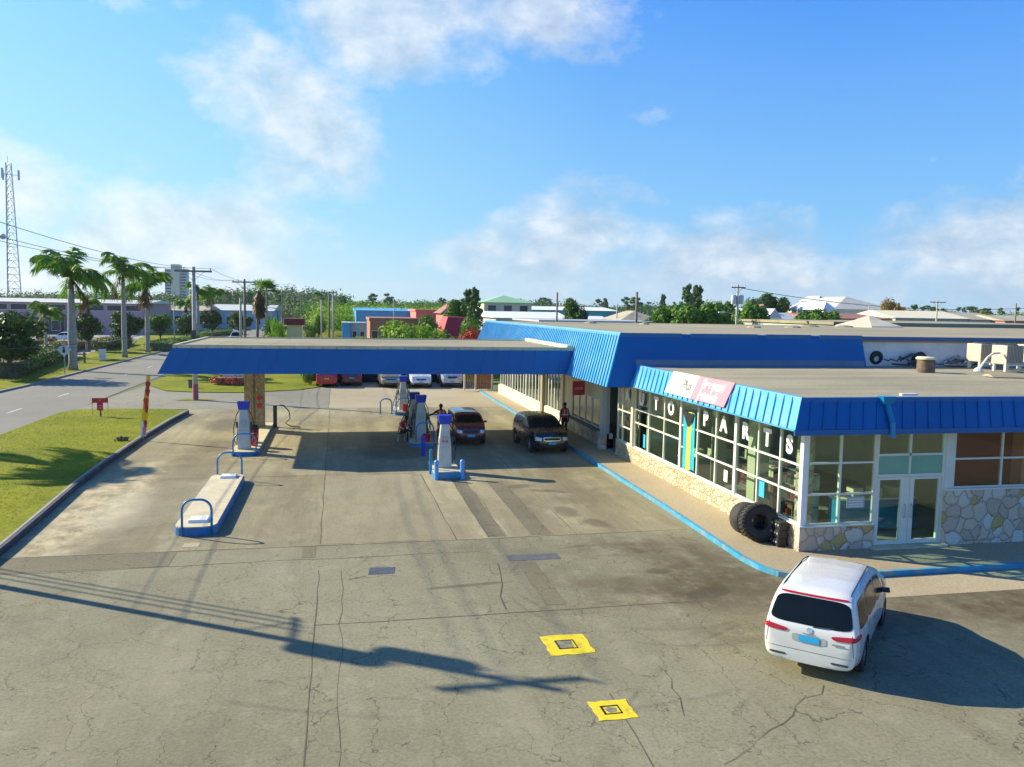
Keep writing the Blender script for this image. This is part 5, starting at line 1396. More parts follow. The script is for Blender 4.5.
# squeegee holders
# ------------------------------------------------------------------ TYRES and cases by the shop wall
def big_tyre(name, x, y, z, R_, wd, label, yaw, tilt, chunky=True):
    r = empty(name, (x, y, z), 0, label, 'tyre', 'big tyres by the shop wall'); b = MB()
    n = 30
    b.lathe([(R_ * .42, -wd * .40), (R_ * .58, -wd * .5), (R_ * .82, -wd * .52), (R_ * .94, -wd * .46), (R_ * .96, 0), (R_ * .94, wd * .46), (R_ * .82, wd * .52), (R_ * .58, wd * .5), (R_ * .42, wd * .40), (R_ * .38, 0), (R_ * .42, -wd * .40)], (0, 0, 0), 'y', 40)
    b2 = MB()
    for i in range(n):
        for s in (-1, 1):
            a = 2 * PI * (i + (.5 if s > 0 else 0)) / n
            c, s2 = math.cos(a), math.sin(a); c2, s3 = math.cos(a + .10), math.sin(a + .10)
            p0 = Vector((s2 * R_ * .97, s * wd * .03, c * R_ * .97)); p1 = Vector((s3 * R_ * .93, s * wd * .50, c2 * R_ * .93))
            b2.bar(p0, p1, .06, .04, up=(s2, 0, c))
            p2_ = Vector((s3 * R_ * .84, s * wd * .545, c2 * R_ * .84)); b2.bar(p1, p2_, .07, .05, up=(s2, 0, c))
    RR = Matrix.Rotation(yaw, 3, 'Z') @ Matrix.Rotation(tilt, 3, 'X')
    for bb in (b, b2): bb.v = [RR @ v for v in bb.v]
    b.build('carcass', M['rubber'], r, smooth=True)
    if chunky: b2.build('tread', M['rubber'], r)
big_tyre('tractor_tyre', 11.76, 21.05, .67, .55, .50, 'big black tractor tyre with deep tread standing open side to the camera', -.22, -.18)
big_tyre('tractor_tyre', 11.70, 21.55, .63, .50, .5, 'second big tyre, smooth and greyer, half hidden behind the front one', .0, -.12, False)
r = empty('battery_stack', (12.08, 20.55, .13), 0, 'stack of dark boxes with pale round caps between the big tyre and shop corner', 'boxes')
for i in range(3):
    for j in range(2):
        b = MB(r.location); x0 = 11.96 + .02 * i; y0 = 20.28 + j * .32; z0 = .135 + i * .235
        b.box(x0, x0 + .26, y0, y0 + .28, z0, z0 + .225); o = b.build('case', M['black'], r, bevel=.012)
        b = MB(r.location); b.cyl((x0 - .004, y0 + .08, z0 + .13), (x0 - .02, y0 + .08, z0 + .13), .03, n=8); b.cyl((x0 - .004, y0 + .2, z0 + .13), (x0 - .02, y0 + .2, z0 + .13), .03, n=8); b.build('cap', M['grey_wall'], o)

# ------------------------------------------------------------------ PEOPLE
def skin_fig(verts, edges, radii, root=0):
    me = bpy.data.meshes.new('body'); me.from_pydata(verts, edges, []); o = bpy.data.objects.new('body', me); COL.objects.link(o)
    o.modifiers.new('s', 'SKIN')
    sv_ = me.skin_vertices[0].data
    for i, rr_ in enumerate(radii): sv_[i].radius = (rr_, rr_) if not isinstance(rr_, tuple) else rr_; sv_[i].use_root = (i == root)
    md = o.modifiers.new('u', 'SUBSURF'); md.levels = 2; md.render_levels = 2
    bpy.context.view_layer.update()
    dg = bpy.context.evaluated_depsgraph_get(); nm = bpy.data.meshes.new_from_object(o.evaluated_get(dg)); bpy.data.objects.remove(o)
    nm.polygons.foreach_set('use_smooth', [True] * len(nm.polygons))
    return nm
def person(loc, rz, label, J, group=None, scale=1.0):
    r = empty('person', loc, rz, label, 'person', group)
    # skeleton: J gives joint positions
    names = ['pelvis', 'waist', 'chest', 'neck', 'head0', 'head1', 'shL', 'elL', 'wrL', 'haL', 'shR', 'elR', 'wrR', 'haR', 'hipL', 'knL', 'anL', 'toL', 'hipR', 'knR', 'anR', 'toR']
    rad = dict(pelvis=(.135, .105), waist=(.125, .095), chest=(.16, .11), neck=.055, head0=.08, head1=.085, shL=.065, elL=.043, wrL=.03, haL=.034, shR=.065, elR=.043, wrR=.03, haR=.034, hipL=.09, knL=.06, anL=.042, toL=.04, hipR=.09, knR=.06, anR=.042, toR=.04)
    vs = [J[n] for n in names]; ix = {n: i for i, n in enumerate(names)}
    ed = [('pelvis', 'waist'), ('waist', 'chest'), ('chest', 'neck'), ('neck', 'head0'), ('head0', 'head1'), ('chest', 'shL'), ('shL', 'elL'), ('elL', 'wrL'), ('wrL', 'haL'), ('chest', 'shR'), ('shR', 'elR'), ('elR', 'wrR'), ('wrR', 'haR'), ('pelvis', 'hipL'), ('hipL', 'knL'), ('knL', 'anL'), ('anL', 'toL'), ('pelvis', 'hipR'), ('hipR', 'knR'), ('knR', 'anR'), ('anR', 'toR')]
    # fingers
    radl = [rad[n] for n in names]; edges = [(ix[a], ix[c]) for a, c in ed]
    for sd_ in ('L', 'R'):
        h = Vector(J['ha' + sd_]); w = Vector(J['wr' + sd_]); d = (h - w).normalized(); sidev = d.cross(Vector((0, 1, 0)))
        if sidev.length < .1: sidev = d.cross(Vector((0, 0, 1)))
        sidev.normalize(); sd2 = sidev.cross(d)
        for k, (off, ln) in enumerate(((-.028, .075), (-.009, .088), (.010, .082), (.028, .062))):
            a = h + sidev * off + d * .02; b_ = a + d * ln * .55; c_ = b_ + d * ln * .4 + sd2 * .02
            base = len(vs); vs += [tuple(a), tuple(b_), tuple(c_)]; radl += [.011, .0095, .008]; edges += [(ix['ha' + sd_], base), (base, base + 1), (base + 1, base + 2)]
        a = w + d * .035 + sidev * .04; b_ = a + d * .035 + sidev * .015; base = len(vs); vs += [tuple(a), tuple(b_)]; radl += [.012, .009]; edges += [(ix['wr' + sd_], base), (base, base + 1)]
    me = skin_fig([tuple(v) for v in vs], edges, radl)
    for m in (M['darkcloth'], M['skin']): me.materials.append(m)
    hd = (Vector(J['head0']) + Vector(J['head1'])) / 2
    for p in me.polygons:
        c = p.center
        if (c - hd).length < .17 or min((c - Vector(J['haL'])).length, (c - Vector(J['haR'])).length) < .12: p.material_index = 1
    o = bpy.data.objects.new('body', me); COL.objects.link(o); o.parent = r
    # vest: shell round the torso
    ch = Vector(J['chest']); wa = Vector(J['waist']); pe = Vector(J['pelvis']); nk = Vector(J['neck'])
    axis = (nk - pe).normalized(); sh = (Vector(J['shR']) - Vector(J['shL'])).normalized(); fr = sh.cross(axis).normalized()
    def ring(c, a, d): return [c + sh * a * math.cos(2 * PI * i / 18) + fr * d * math.sin(2 * PI * i / 18) for i in range(18)]
    rings = [ring(pe + axis * .06, .20, .155), ring(wa, .195, .15), ring(ch - axis * .05, .215, .16), ring(ch + axis * .08, .205, .14), ring(ch + axis * .14, .13, .10)]
    def shell(rs, name, m, parent):
        b = MB(); vv = [p for rg in rs for p in rg]; k = len(rs)
        b.add(vv, [(j * 18 + i, j * 18 + (i + 1) % 18, (j + 1) * 18 + (i + 1) % 18, (j + 1) * 18 + i) for j in range(k - 1) for i in range(18)])
        return b.build(name, m, parent, smooth=True)
    v = shell(rings, 'vest', M['vest'], r)
    c0 = wa + axis * .02
    shell([ring(c0, .203, .158), ring(c0 + axis * .05, .205, .16)], 'reflective_band', M['reflective'], v)
    for s in (-1, 1):
        for f in (-1, 1):
            b = MB(); p0 = c0 + sh * s * .10 + fr * f * .148; p1 = ch + axis * .09 + sh * s * .10 + fr * f * .137; b.bar(p0, p1, .045, .012, up=tuple(fr)); b.build('reflective_band', M['reflective'], v)
    # hair cap, ears, nose
    b = MB(); bmh = []
    cc = hd + Vector(J['headup'] if 'headup' in J else (0, 0, 1)) * .03
    for j in range(7):
        th = PI * .52 * j / 6
        for i in range(14):
            ph = 2 * PI * i / 14; b.v.append(cc + Vector((math.sin(th) * math.cos(ph) * .098, math.sin(th) * math.sin(ph) * .112 - .012, math.cos(th) * .125)))
    b.f = [[j * 14 + i, j * 14 + (i + 1) % 14, (j + 1) * 14 + (i + 1) % 14, (j + 1) * 14 + i] for j in range(6) for i in range(14)]; b.m = [0] * len(b.f)
    b.build('hair', M['hair'], r, smooth=True)
    b = MB()
    b.lathe([(0, .025), (.012, .012), (.018, 0), (0, -.012)], hd + Vector((0, .10, -.01)), 'z', 8)
    for s in (-1, 1): b.lathe([(0, .03), (.014, .015), (.016, -.01), (0, -.028)], hd + Vector((s * .088, 0, -.01)), 'z', 8)
    b.build('nose_and_ears', M['skin'], r, smooth=True)
    for s in (-1, 1):
        b = MB(); b.lathe([(0, .011), (.011, 0), (0, -.011)], hd + Vector((s * .034, .088, .012)), 'z', 8); b.build('eye', M['white'], r, smooth=True)
    b = MB(); b.lathe([(0, .006), (.022, 0), (0, -.006)], hd + Vector((0, .085, -.052)), 'z', 8); b.build('mouth', M['maroon'], r, smooth=True)
    return r
stand = dict(pelvis=(0, 0, .98), waist=(0, 0, 1.13), chest=(0, 0, 1.36), neck=(0, .0, 1.50), head0=(0, .01, 1.60), head1=(0, .01, 1.69),
             shL=(-.19, 0, 1.42), elL=(-.25, -.02, 1.14), wrL=(-.26, .05, .89), haL=(-.26, .07, .82), shR=(.19, 0, 1.42), elR=(.25, -.02, 1.14), wrR=(.27, .06, .90), haR=(.27, .08, .83),
             hipL=(-.10, 0, .90), knL=(-.12, .02, .50), anL=(-.13, -.02, .09), toL=(-.14, .13, .05), hipR=(.10, 0, .90), knR=(.12, .04, .50), anR=(.13, .02, .09), toR=(.15, .17, .05))
person((11.32, 40.1, .13), .25, 'person in dark clothes and red vest with crossed pale bands, standing by the black suv', stand)
reach = dict(stand); reach.update(elL=(-.42, .10, 1.24), wrL=(-.62, .22, 1.12), haL=(-.69, .25, 1.10), elR=(.32, .05, 1.18), wrR=(.45, .20, 1.25), haR=(.52, .24, 1.27))
person((5.08, 41.0, .0), .1, 'person in dark clothes and red vest standing between the pumps and red car, arms out', reach)
sit = dict(pelvis=(0, 0, .55), waist=(0, .05, .70), chest=(0, .16, .91), neck=(0, .25, 1.04), head0=(0, .31, 1.12), head1=(0, .33, 1.21),
           shL=(-.18, .18, .96), elL=(-.24, .32, .74), wrL=(-.16, .48, .60), haL=(-.12, .54, .57), shR=(.18, .18, .96), elR=(.24, .32, .74), wrR=(.16, .48, .60), haR=(.12, .54, .57),
           hipL=(-.10, .06, .53), knL=(-.17, .46, .54), anL=(-.16, .46, .09), toL=(-.17, .61, .05), hipR=(.10, .06, .53), knR=(.17, .46, .54), anR=(.16, .46, .09), toR=(.17, .61, .05))
person((3.05, 40.35, .0), -2.2, 'person in dark clothes and red vest sitting hunched beside the paired pumps', sit)
b = MB((3.05, 40.35, 0))
for v in [(-.18, -.18), (.18, -.18), (.18, .18), (-.18, .18)]: b.cyl((3.05 + v[0], 40.35 + v[1], 0), (3.05 + v[0] * .8, 40.35 + v[1] * .8, .40), .018, n=6)
rs = empty('low_stool', (3.05, 40.35, 0), 0, 'low dark stool under the person sitting by the pumps', 'stool')
for v in [(-.18, -.18), (.18, -.18), (.18, .18), (-.18, .18)]:
    b = MB(rs.location); b.cyl((3.05 + v[0], 40.35 + v[1], 0), (3.05 + v[0] * .8, 40.35 + v[1] * .8, .40), .018, n=6); b.build('leg', M['steel'], rs)
b = MB(rs.location); b.box(2.85, 3.25, 40.15, 40.55, .401, .45); b.build('seat', M['black'], rs, bevel=.02)

# ------------------------------------------------------------------ POLES, CABLES, SIGNS
def ray(u, v):
    d = cam2w(Vector(((u - CX) / F, (v - CY) / F, 1))); return d
def AX(u, y, v=309):          # x of the direction u at depth y
    d = ray(u, v); return d.x * y / d.y
def AZ(u, v, y):              # height seen at row v at depth y
    d = ray(u, v); return CAMH + d.z * y / d.y

def pole(x, y, h, arms, label, name='utility_pole', r0=.15, r1=.10, m='wood', lean=(0, 0), extras=None, group='utility poles along the road', arm_ax='x', cat='utility pole'):
    r = empty(name, (x, y, 0), 0, label, cat, group)
    b = MB(); b.tube([(0, 0, -.02), (lean[0] * .5, lean[1] * .5, h / 2), (lean[0], lean[1], h)], r0, 10, radii=[r0, (r0 + r1) / 2, r1]); b.build('shaft', M[m], r, smooth=True)
    for (z, ln) in arms:
        lx, ly = lean[0] * z / h, lean[1] * z / h
        b = MB()
        if arm_ax == 'x': b.box(lx - ln / 2, lx + ln / 2, ly - .16, ly - .05, z - .06, z + .06)
        else: b.box(lx - .05, lx + .05, ly - ln / 2, ly + ln / 2, z - .06, z + .06)
        for s in (-1, 1):
            if arm_ax == 'x': b.bar((lx + s * ln * .3, ly - .1, z - .05), (lx, ly - .1, z - .65), .04, .02)
        a = b.build('crossarm', M['wood'], r)
        b = MB()
        for q in (-.46, -.25, .46):
            px, py = (lx + ln * q, ly - .1) if arm_ax == 'x' else (lx, ly + ln * q)
            b.lathe([(.02, .06), (.05, .10), (.03, .14), (.055, .18), (.02, .24), (0, .25)], (px, py, z), 'z', 8)
        b.build('insulators', M['steel'], a)
    if extras:
        for (kind, z, s) in extras:
            if kind == 'tr':
                b = MB(); b.lathe([(0, 0), (.26, 0), (.28, .08), (.28, .85), (.22, .95), (0, .97)], (s * .42, 0, z), 'z', 16); b.tube([(s * .42 - .1, 0, z + .95), (s * .42 - .1, 0, z + 1.15)], .03, 6); b.tube([(s * .42 + .1, 0, z + .95), (s * .42 + .1, 0, z + 1.15)], .03, 6); b.build('transformer', M['trgrey'], r, autosm=40)
            if kind == 'lamp':
                b = MB(); b.tube([(0, 0, z), (s * .6, 0, z + .35), (s * 1.5, 0, z + .5)], .035, 7)
                a = b.build('lamp_arm', M['steel'], r, smooth=True)
                b = MB(); b.hexa([(s * 1.45, -.12, z + .42), (s * 2.1, -.10, z + .44), (s * 2.1, .10, z + .44), (s * 1.45, .12, z + .42), (s * 1.45, -.1, z + .56), (s * 2.05, -.07, z + .52), (s * 2.05, .07, z + .52), (s * 1.45, .1, z + .56)]); b.build('lamp_head', M['white'], a)
            if kind == 'bracket':
                b = MB(); b.box(-.03, .03, .12, 1.25, z - .03, z + .03); b.bar((0, .9, z - .05), (0, .13, z - .6), .04, .03); b.build('bracket', M['wood'], r)
            if kind == 'wrap':
                b = MB(); b.cyl((0, 0, 0.01), (0, 0, z), r0 + .02, r0 + .02, 10, caps=False); b.build('painted_wrap', M['pinkwrap'], r, smooth=True)
            if kind == 'box':
                b = MB(); b.box(-.16, .16, -.36, -.14, z, z + .6); b.build('meter_box', M['darkgrey'], r)
    return r
M['trgrey'] = mat('pale_grey_transformer', (.55, .57, .58), .5, .1, .1, 3)
M['pinkwrap'] = mat('faded_magenta_paint', (.38, .10, .16), .7, 0, .2, 3)
M['cable'] = mat('black_cable', (.03, .03, .035), .6, 0, .1, 3)
M['wood_grey'] = mat('silver_grey_pole', (.42, .40, .36), .8, 0, .2, 3)
pole(-11.6, 23.0, 9.5, [(9.0, 2.6)], 'wooden utility pole with transformers beside the near lawn, outside the left of the view', extras=[('tr', 6.9, -1), ('tr', 7.4, 1), ('bracket', 6.6, 1)], r0=.13, r1=.09)
pole(-9.6, 59.4, 9.1, [(8.8, 2.4)], 'grey utility pole with magenta painted foot standing behind the left end of the canopy', m='wood_grey', extras=[('wrap', 1.1, 0), ('box', 4.2, 0)], r0=.17, r1=.12)
pole(-9.0, 85, 9.1, [(8.8, 2.3)], 'dark wooden utility pole just left of the windblown palm', r0=.15)
pole(-9.6, 118, 9.2, [(8.9, 2.6)], 'utility pole above the bush just left of the cream kiosk')
pole(-9.7, 152, 9.2, [(8.9, 2.6)], 'utility pole above the cream kiosk, fourth along the road row')
pole(-9.4, 185, 9.2, [(8.9, 2.6)], 'utility pole right of the cream kiosk roof, fifth along the road row')
pole(-9.4, 220, 9.2, [(8.9, 2.6)], 'farthest small utility pole of the road row')
pole(AX(329, 95), 95, 7.9, [], 'plain dark wooden pole in the field, left one of the close pair', m='wood', r0=.13)
pole(AX(333, 100), 100, 8.4, [(8.2, 1.0)], 'grey pole with tiny crossarm in the field, right one of the close pair', m='wood_grey', r0=.11)
pole(AX(321.5, 110), 110, 7.4, [], 'pale bare pole in the field left of the close pair', m='wood_grey', r0=.11)
pole(AX(394, 95), 95, 7.4, [], 'thin pale pole in front of the blue warehouse', m='wood_grey', r0=.07, r1=.05)
pole(AX(240.5, 130), 130, 7.6, [], 'thick pale pole on the verge left of the windblown palm', m='wood_grey', r0=.2, r1=.16)
pole(AX(174, 150), 150, 6.8, [], 'thin bare pole among the verge palms left of the big grey pole', m='wood_grey', r0=.09, r1=.07)
pole(AX(557, 90), 90, 8.6, [], 'thin dark pole in front of the white roofs behind the station', m='wood', r0=.12, group='poles behind the station building')
pole(AX(636.5, 70), 70, 8.35, [], 'dark olive pole close behind the station roof, left of the trees', m='wood', r0=.15, group='poles behind the station building')
pole(AX(617, 125), 125, 7.8, [], 'short pale pole beside the turquoise building', m='wood_grey', r0=.12, group='poles behind the station building')
pole(AX(737, 80), 80, 9.6, [(9.3, 1.6)], 'grey pole with transformers and a curved street lamp among the trees', m='wood_grey', extras=[('tr', 7.55, 1), ('tr', 7.55, -1), ('lamp', 6.2, -1)], group='poles behind the station building')
pole(AX(797.5, 100), 100, 8.3, [], 'very thin grey pole by the little white house', m='wood_grey', r0=.06, r1=.05, group='poles behind the station building')
pole(AX(937, 105), 105, 9.0, [(8.7, 2.6)], 'utility pole with one crossarm in front of the cream roofed building', m='wood_grey', group='poles behind the station building')
pole(AX(869, 62), 62, 7.5, [], 'thin pale mast standing on the pale roof mound', m='wood_grey', r0=.04, r1=.03, group='poles behind the station building')
pole(AX(1016, 110), 110, 8.9, [], 'thin dark pole near the right edge of the view', m='wood', r0=.12, group='poles behind the station building')
def cable(pts, label, sag=.6, r=.011, group='overhead cables'):
    b = MB(pts[0]); P_ = []
    for a, c in zip(pts, pts[1:]):
        a = Vector(a); c = Vector(c)
        for i in range(12):
            f = i / 12; p = a.lerp(c, f); p.z -= sag * 4 * f * (1 - f) * (c - a).length / 35; P_.append(p)
    P_.append(Vector(pts[-1]))
    b.tube(P_, r, 5)
    tag(b.build('overhead_cable', M['cable'], smooth=True), label, 'cable', group)
row = [(-11.6, 23.0, 9.3), (-9.6, 59.4, 9.0), (-9.0, 85, 9.0), (-9.6, 118, 9.1), (-9.7, 152, 9.1), (-9.4, 185, 9.1), (-9.4, 220, 9.1)]
for dx_, lab in ((-1.15, 'left overhead power cable along the road poles'), (-.5, 'middle overhead power cable along the road poles'), (1.15, 'right overhead power cable along the road poles')):
    cable([(x + dx_, y - .1, z) for x, y, z in row], lab, .5)
cable([(x - .2, y - .1, 5.3) for x, y, z in row[:3]], 'upper thick telephone cable low on the road poles', .5, .013)
cable([(x - .2, y - .1, 4.6) for x, y, z in row[:3]], 'lower thin telephone cable low on the road poles', .5, .008)
for k, o in enumerate((-.7, 0, .6)):
    cable([(-11.6, 23.85 + o * .42, 6.7), (-27.2, 33.6 + o * .42, 5.4)], ['first', 'second', 'third'][k] + ' service cable leaving the near pole over the road', .2, .03, 'service cables crossing the road')
cable([(AX(737, 80), 80, 9.3), (AX(1100, 80), 80, 8.7)], 'thin cable running right from the transformer pole over the roofs', 1.2, .03)

# diamond road sign, rail, white meter post, dark post in the entrance lawn
def road_things():
    r = empty('warning_sign', (-23.75, 79.3, .1), 0, 'pale diamond shaped road sign on a post at the left kerb', 'road sign')
    b = MB(); b.cyl((0, 0, -.05), (0, 0, 2.9), .045, n=8); b.build('post', M['steel'], r)
    b = MB(); b.add([(-.62, -.06, 2.25), (0, -.06, 1.62), (.62, -.06, 2.25), (0, -.06, 2.88), (-.62, -.09, 2.25), (0, -.09, 1.62), (.62, -.09, 2.25), (0, -.09, 2.88)], [(0, 3, 2, 1), (4, 5, 6, 7), (0, 1, 5, 4), (1, 2, 6, 5), (2, 3, 7, 6), (3, 0, 4, 7)]); p = b.build('diamond_panel', M['white'], r)
    b = MB(); b.box(-.10, .10, -.11, -.095, 1.98, 2.3); b.lathe([(0, .12), (.11, 0), (0, -.12)], (0, -.10, 2.42), 'y', 8) if False else b.box(-.07, .07, -.11, -.095, 2.34, 2.5); b.build('symbol', M['black'], p)
    r = empty('white_meter_post', (-25.9, 99.5, .1), 0, 'short white box on the verge beside a low rail', 'post'); b = MB(); b.box(-.3, .3, -.25, .25, -.05, 1.15); b.build('box', M['white'], r, bevel=.04); b = MB(); b.box(-.34, .34, -.29, .29, 1.15, 1.25); b.build('cap', M['white'], r)
    r = empty('verge_rail', (-27.3, 95, .1), 0, 'low wooden rail on two posts between the palm trunk and white box', 'fence')
    for x in (-29.4, -26.5):
        b = MB((-27.3, 95, .1)); b.cyl((x, 95, 0), (x, 95, 1.25), .12, n=8); b.build('post', M['wood'], r)
    b = MB((-27.3, 95, .1)); b.box(-29.4, -26.3, 94.93, 95.07, .95, 1.1); b.build('rail', M['kerbgrey'], r)
    r = empty('lawn_post', (-11.3, 67.5, .03), 0, 'short dark brown post on the entrance lawn left of the grey pole', 'post'); b = MB(); b.cyl((0, 0, 0), (0, 0, .62), .16, n=10); b.build('post', M['wood'], r); b = MB(); b.cyl((0, 0, .62), (0, 0, .68), .18, n=10); b.build('cap', M['darkgrey'], r)
road_things()
# red frame sign on the lawn
r = empty('lawn_sign', (-13.15, 49.8, .16), 0, 'small red board sign on thin legs standing on the lawn island', 'sign')
b = MB(); b.box(-.42, .42, -.02, .02, .78, 1.05); b.box(-.16, .16, -.03, -.021, .35, .78); b.build('board', M['red'], r)
b = MB()
for x in (-.40, .40): b.cyl((x, 0, -.02), (x, 0, .9), .015, n=6)
b.build('wire_leg', M['steel'], r)
b = MB(); b.box(-.10, .10, -.034, -.0305, .45, .52); b.box(-.10, .10, -.034, -.0305, .58, .64); b.lathe([(0, .0), (.05, 0), (0, .003)], (0, -.035, .92), 'y', 10); b.build('pale_marks', M['pink'], r)
b = MB(); b.cyl((0, .04, -.02), (0, .04, .5), .05, n=8); b.build('stub_post', M['wood'], r)
# feather flag
r = empty('feather_flag', (-9.18, 41.8, .2), 0, 'tall narrow yellow red and white feather flag standing at the lawn kerb', 'flag')
b = MB(); b.tube([(0, 0, -.1), (.08, 0, 1.4), (.26, .0, 2.95)], .025, 6); b.build('pole', M['steel'], r)
def fcol(z0, z1, m, w0, w1, off=0, nm='cloth'):
    b = MB(); n = 8; vs = []
    for i in range(n + 1):
        z = z0 + (z1 - z0) * i / n; w = w0 + (w1 - w0) * i / n; c = .02 + .10 * z + off
        for j in range(5): vs.append((c - w / 2 + w * j / 4, -.03 + .03 * math.sin(z * 3 + j * .9), z))
    b.add(vs, [(i * 5 + j, i * 5 + j + 1, (i + 1) * 5 + j + 1, (i + 1) * 5 + j) for i in range(n) for j in range(4)])
    return b.build(nm, M[m], r, smooth=True)
M['flagyel'] = mat('bright_yellow_flag_cloth', (.90, .55, .01), .7, 0, .05, 3)
fcol(.02, .75, 'whitesign', .26, .27); fcol(.75, 2.95, 'flagyel', .27, .18)
for (z, w_, s, m) in [(2.5, .2, .03, 'red'), (2.15, .2, .04, 'red'), (1.7, .22, .0, 'vest'), (1.35, .16, .05, 'red'), (.62, .16, .06, 'red'), (.3, .16, .04, 'pink')]:
    b = MB(); cx_ = .02 + .10 * z + s
    pts = [(cx_ + w_ * .5 * math.cos(a) * (1 + .3 * math.sin(3 * a)), -.066, z + .2 * math.sin(a)) for a in [2 * PI * i / 14 for i in range(14)]]
    b.add(pts, [tuple(range(14))]); b.build('printed_patch', M[m], r)
b = MB((-9.9, 40.9, .16)); rr = random.Random(4)
for i in range(26):
    a = rr.random() * 6.28; d = rr.random() * .3; b.bar((-9.9 + math.cos(a) * d, 40.9 + math.sin(a) * d * .6, .15), (-9.9 + math.cos(a) * d * 1.3, 40.9 + math.sin(a) * d * .8, .16 + rr.uniform(.05, .22)), .09, .05)
tag(b.build('cut_stump', M['bark']), 'small dark broken stump on the lawn island near the kerb', 'stump')

# ------------------------------------------------------------------ VEGETATION
def leaves(b, c, rad, n, s, rr, flat=1.0, shell=.55, mi=0):
    for i in range(n):
        while True:
            d = Vector((rr.uniform(-1, 1), rr.uniform(-1, 1), rr.uniform(-1, 1)))
            if .05 < d.length <= 1: break
        d.normalize(); f = shell + (1 - shell) * rr.random() ** .6
        p = Vector(c) + Vector((d.x * rad[0], d.y * rad[1], d.z * rad[2])) * f
        nrm = (d + Vector((rr.uniform(-.8, .8), rr.uniform(-.8, .8), rr.uniform(-.5, .9)))).normalized()
        t1 = nrm.cross(Vector((rr.uniform(-1, 1), rr.uniform(-1, 1), rr.uniform(-1, 1)))).normalized(); t2 = nrm.cross(t1)
        k = s * rr.uniform(.6, 1.3); t1 = t1 * k; t2 = t2 * k * .6
        b.add([p - t1, p - t2 * .9, p + t1, p + t2], [(0, 1, 2, 3)], mi)
PROTO = {}
def proto(kind, seed):
    """unit height tree meshes: list of (name, mesh)"""
    key = (kind, seed)
    if key in PROTO: return PROTO[key]
    rr = random.Random(hash(kind) % 1000 + seed if False else sum(map(ord, kind)) * 13 + seed)
    out = []
    tb = MB(); cb = MB(); extra = []
    if kind in ('round', 'bush', 'rounddark', 'brown', 'far'):
        low = {'bush': .0, 'round': .30, 'rounddark': .28, 'brown': .2, 'far': .25}[kind]
        nl = {'bush': 13, 'round': 15, 'rounddark': 15, 'brown': 12, 'far': 9}[kind]
        if kind != 'bush': tb.tube([(0, 0, -.03), (.01, 0, low * .8), (.0, .01, .6)], .03, 7, radii=[.035, .026, .012])
        else: tb.tube([(0, 0, -.03), (0, 0, .3)], .03, 6)
        cz = (1 + low) / 2; rz_ = (1 - low) / 2; rx_ = {'bush': .75, 'round': .42, 'rounddark': .46, 'brown': .5, 'far': .36}[kind]
        for i in range(nl):
            a = rr.random() * 6.283; zz = rr.uniform(-.85, .85); q = math.sqrt(1 - zz * zz) * rr.uniform(.35, .8)
            c = (math.cos(a) * q * rx_, math.sin(a) * q * rx_, cz + zz * rz_ * .72)
            s = rr.uniform(.30, .48)
            if kind != 'bush': tb.tube([(0, 0, low * .9), (c[0] * .6, c[1] * .6, (low + c[2]) / 2), c], .008, 5, radii=[.014, .009, .004])
            leaves(cb, c, (rx_ * s * 1.1, rx_ * s * 1.1, rz_ * s * 1.1), 300 if kind != 'far' else 60, .034 if kind != 'far' else .06, rr, shell=.3)
    elif kind == 'casu':
        tb.tube([(0, 0, -.03), (.01, 0, .5), (0, .01, .97)], .02, 6, radii=[.025, .015, .003])
        for i in range(34):
            z = .14 + .84 * i / 34; w = .22 * (1 - z) ** .7 + .03
            for k in range(3):
                a = rr.random() * 6.283; L = w * rr.uniform(.6, 1.15)
                e = (math.cos(a) * L, math.sin(a) * L, z + rr.uniform(.0, .09))
                tb.tube([(0, 0, z), e], .004, 4)
                leaves(cb, (e[0] * .75, e[1] * .75, e[2]), (L * .4 + .012, L * .4 + .012, .04), 42, .022, rr, shell=.2)
    elif kind == 'pine':
        tb.tube([(0, 0, -.03), (.02, .01, .5), (.03 * rr.uniform(-1, 1), 0, .93)], .012, 6, radii=[.018, .012, .006])
        for i in range(10):
            z = rr.uniform(.62, .95); a = rr.random() * 6.283; L = rr.uniform(.06, .20) * (1.25 - z * .7)
            e = (math.cos(a) * L, math.sin(a) * L, z + .03)
            tb.tube([(0, 0, z - .05), e], .004, 4); leaves(cb, e, (.085, .085, .038), 60, .026, rr, shell=.2)
        leaves(cb, (0, 0, .95), (.08, .08, .05), 60, .026, rr, shell=.2)
    me = tb.build('trunk', M['bark']); out.append(('trunk', me.data)); bpy.data.objects.remove(me)
    mm = {'round': 'leaf_mid', 'rounddark': 'leaf_dark', 'bush': 'leaf_mid', 'brown': 'leaf_brown', 'casu': 'leaf_pine', 'pine': 'leaf_pine', 'far': 'leaf_mid'}[kind]
    me = cb.build('crown', M[mm]); out.append(('crown', me.data)); bpy.data.objects.remove(me)
    PROTO[key] = out
    return out
def plant(kind, x, y, h, label, group=None, wx=1.0, seed=0, z=0, mat_=None, name='tree', cat='tree'):
    p = proto(kind, seed)
    r = empty(name, (x, y, z), random.uniform(0, 6.28), label, cat, group)
    r.scale = (h * wx, h * wx, h)
    for nm, me in p:
        o = bpy.data.objects.new(nm, me)
        COL.objects.link(o); o.parent = r
        if mat_ and nm == 'crown':
            o.data = me.copy(); o.data.materials.clear(); o.data.materials.append(M[mat_])
    return r

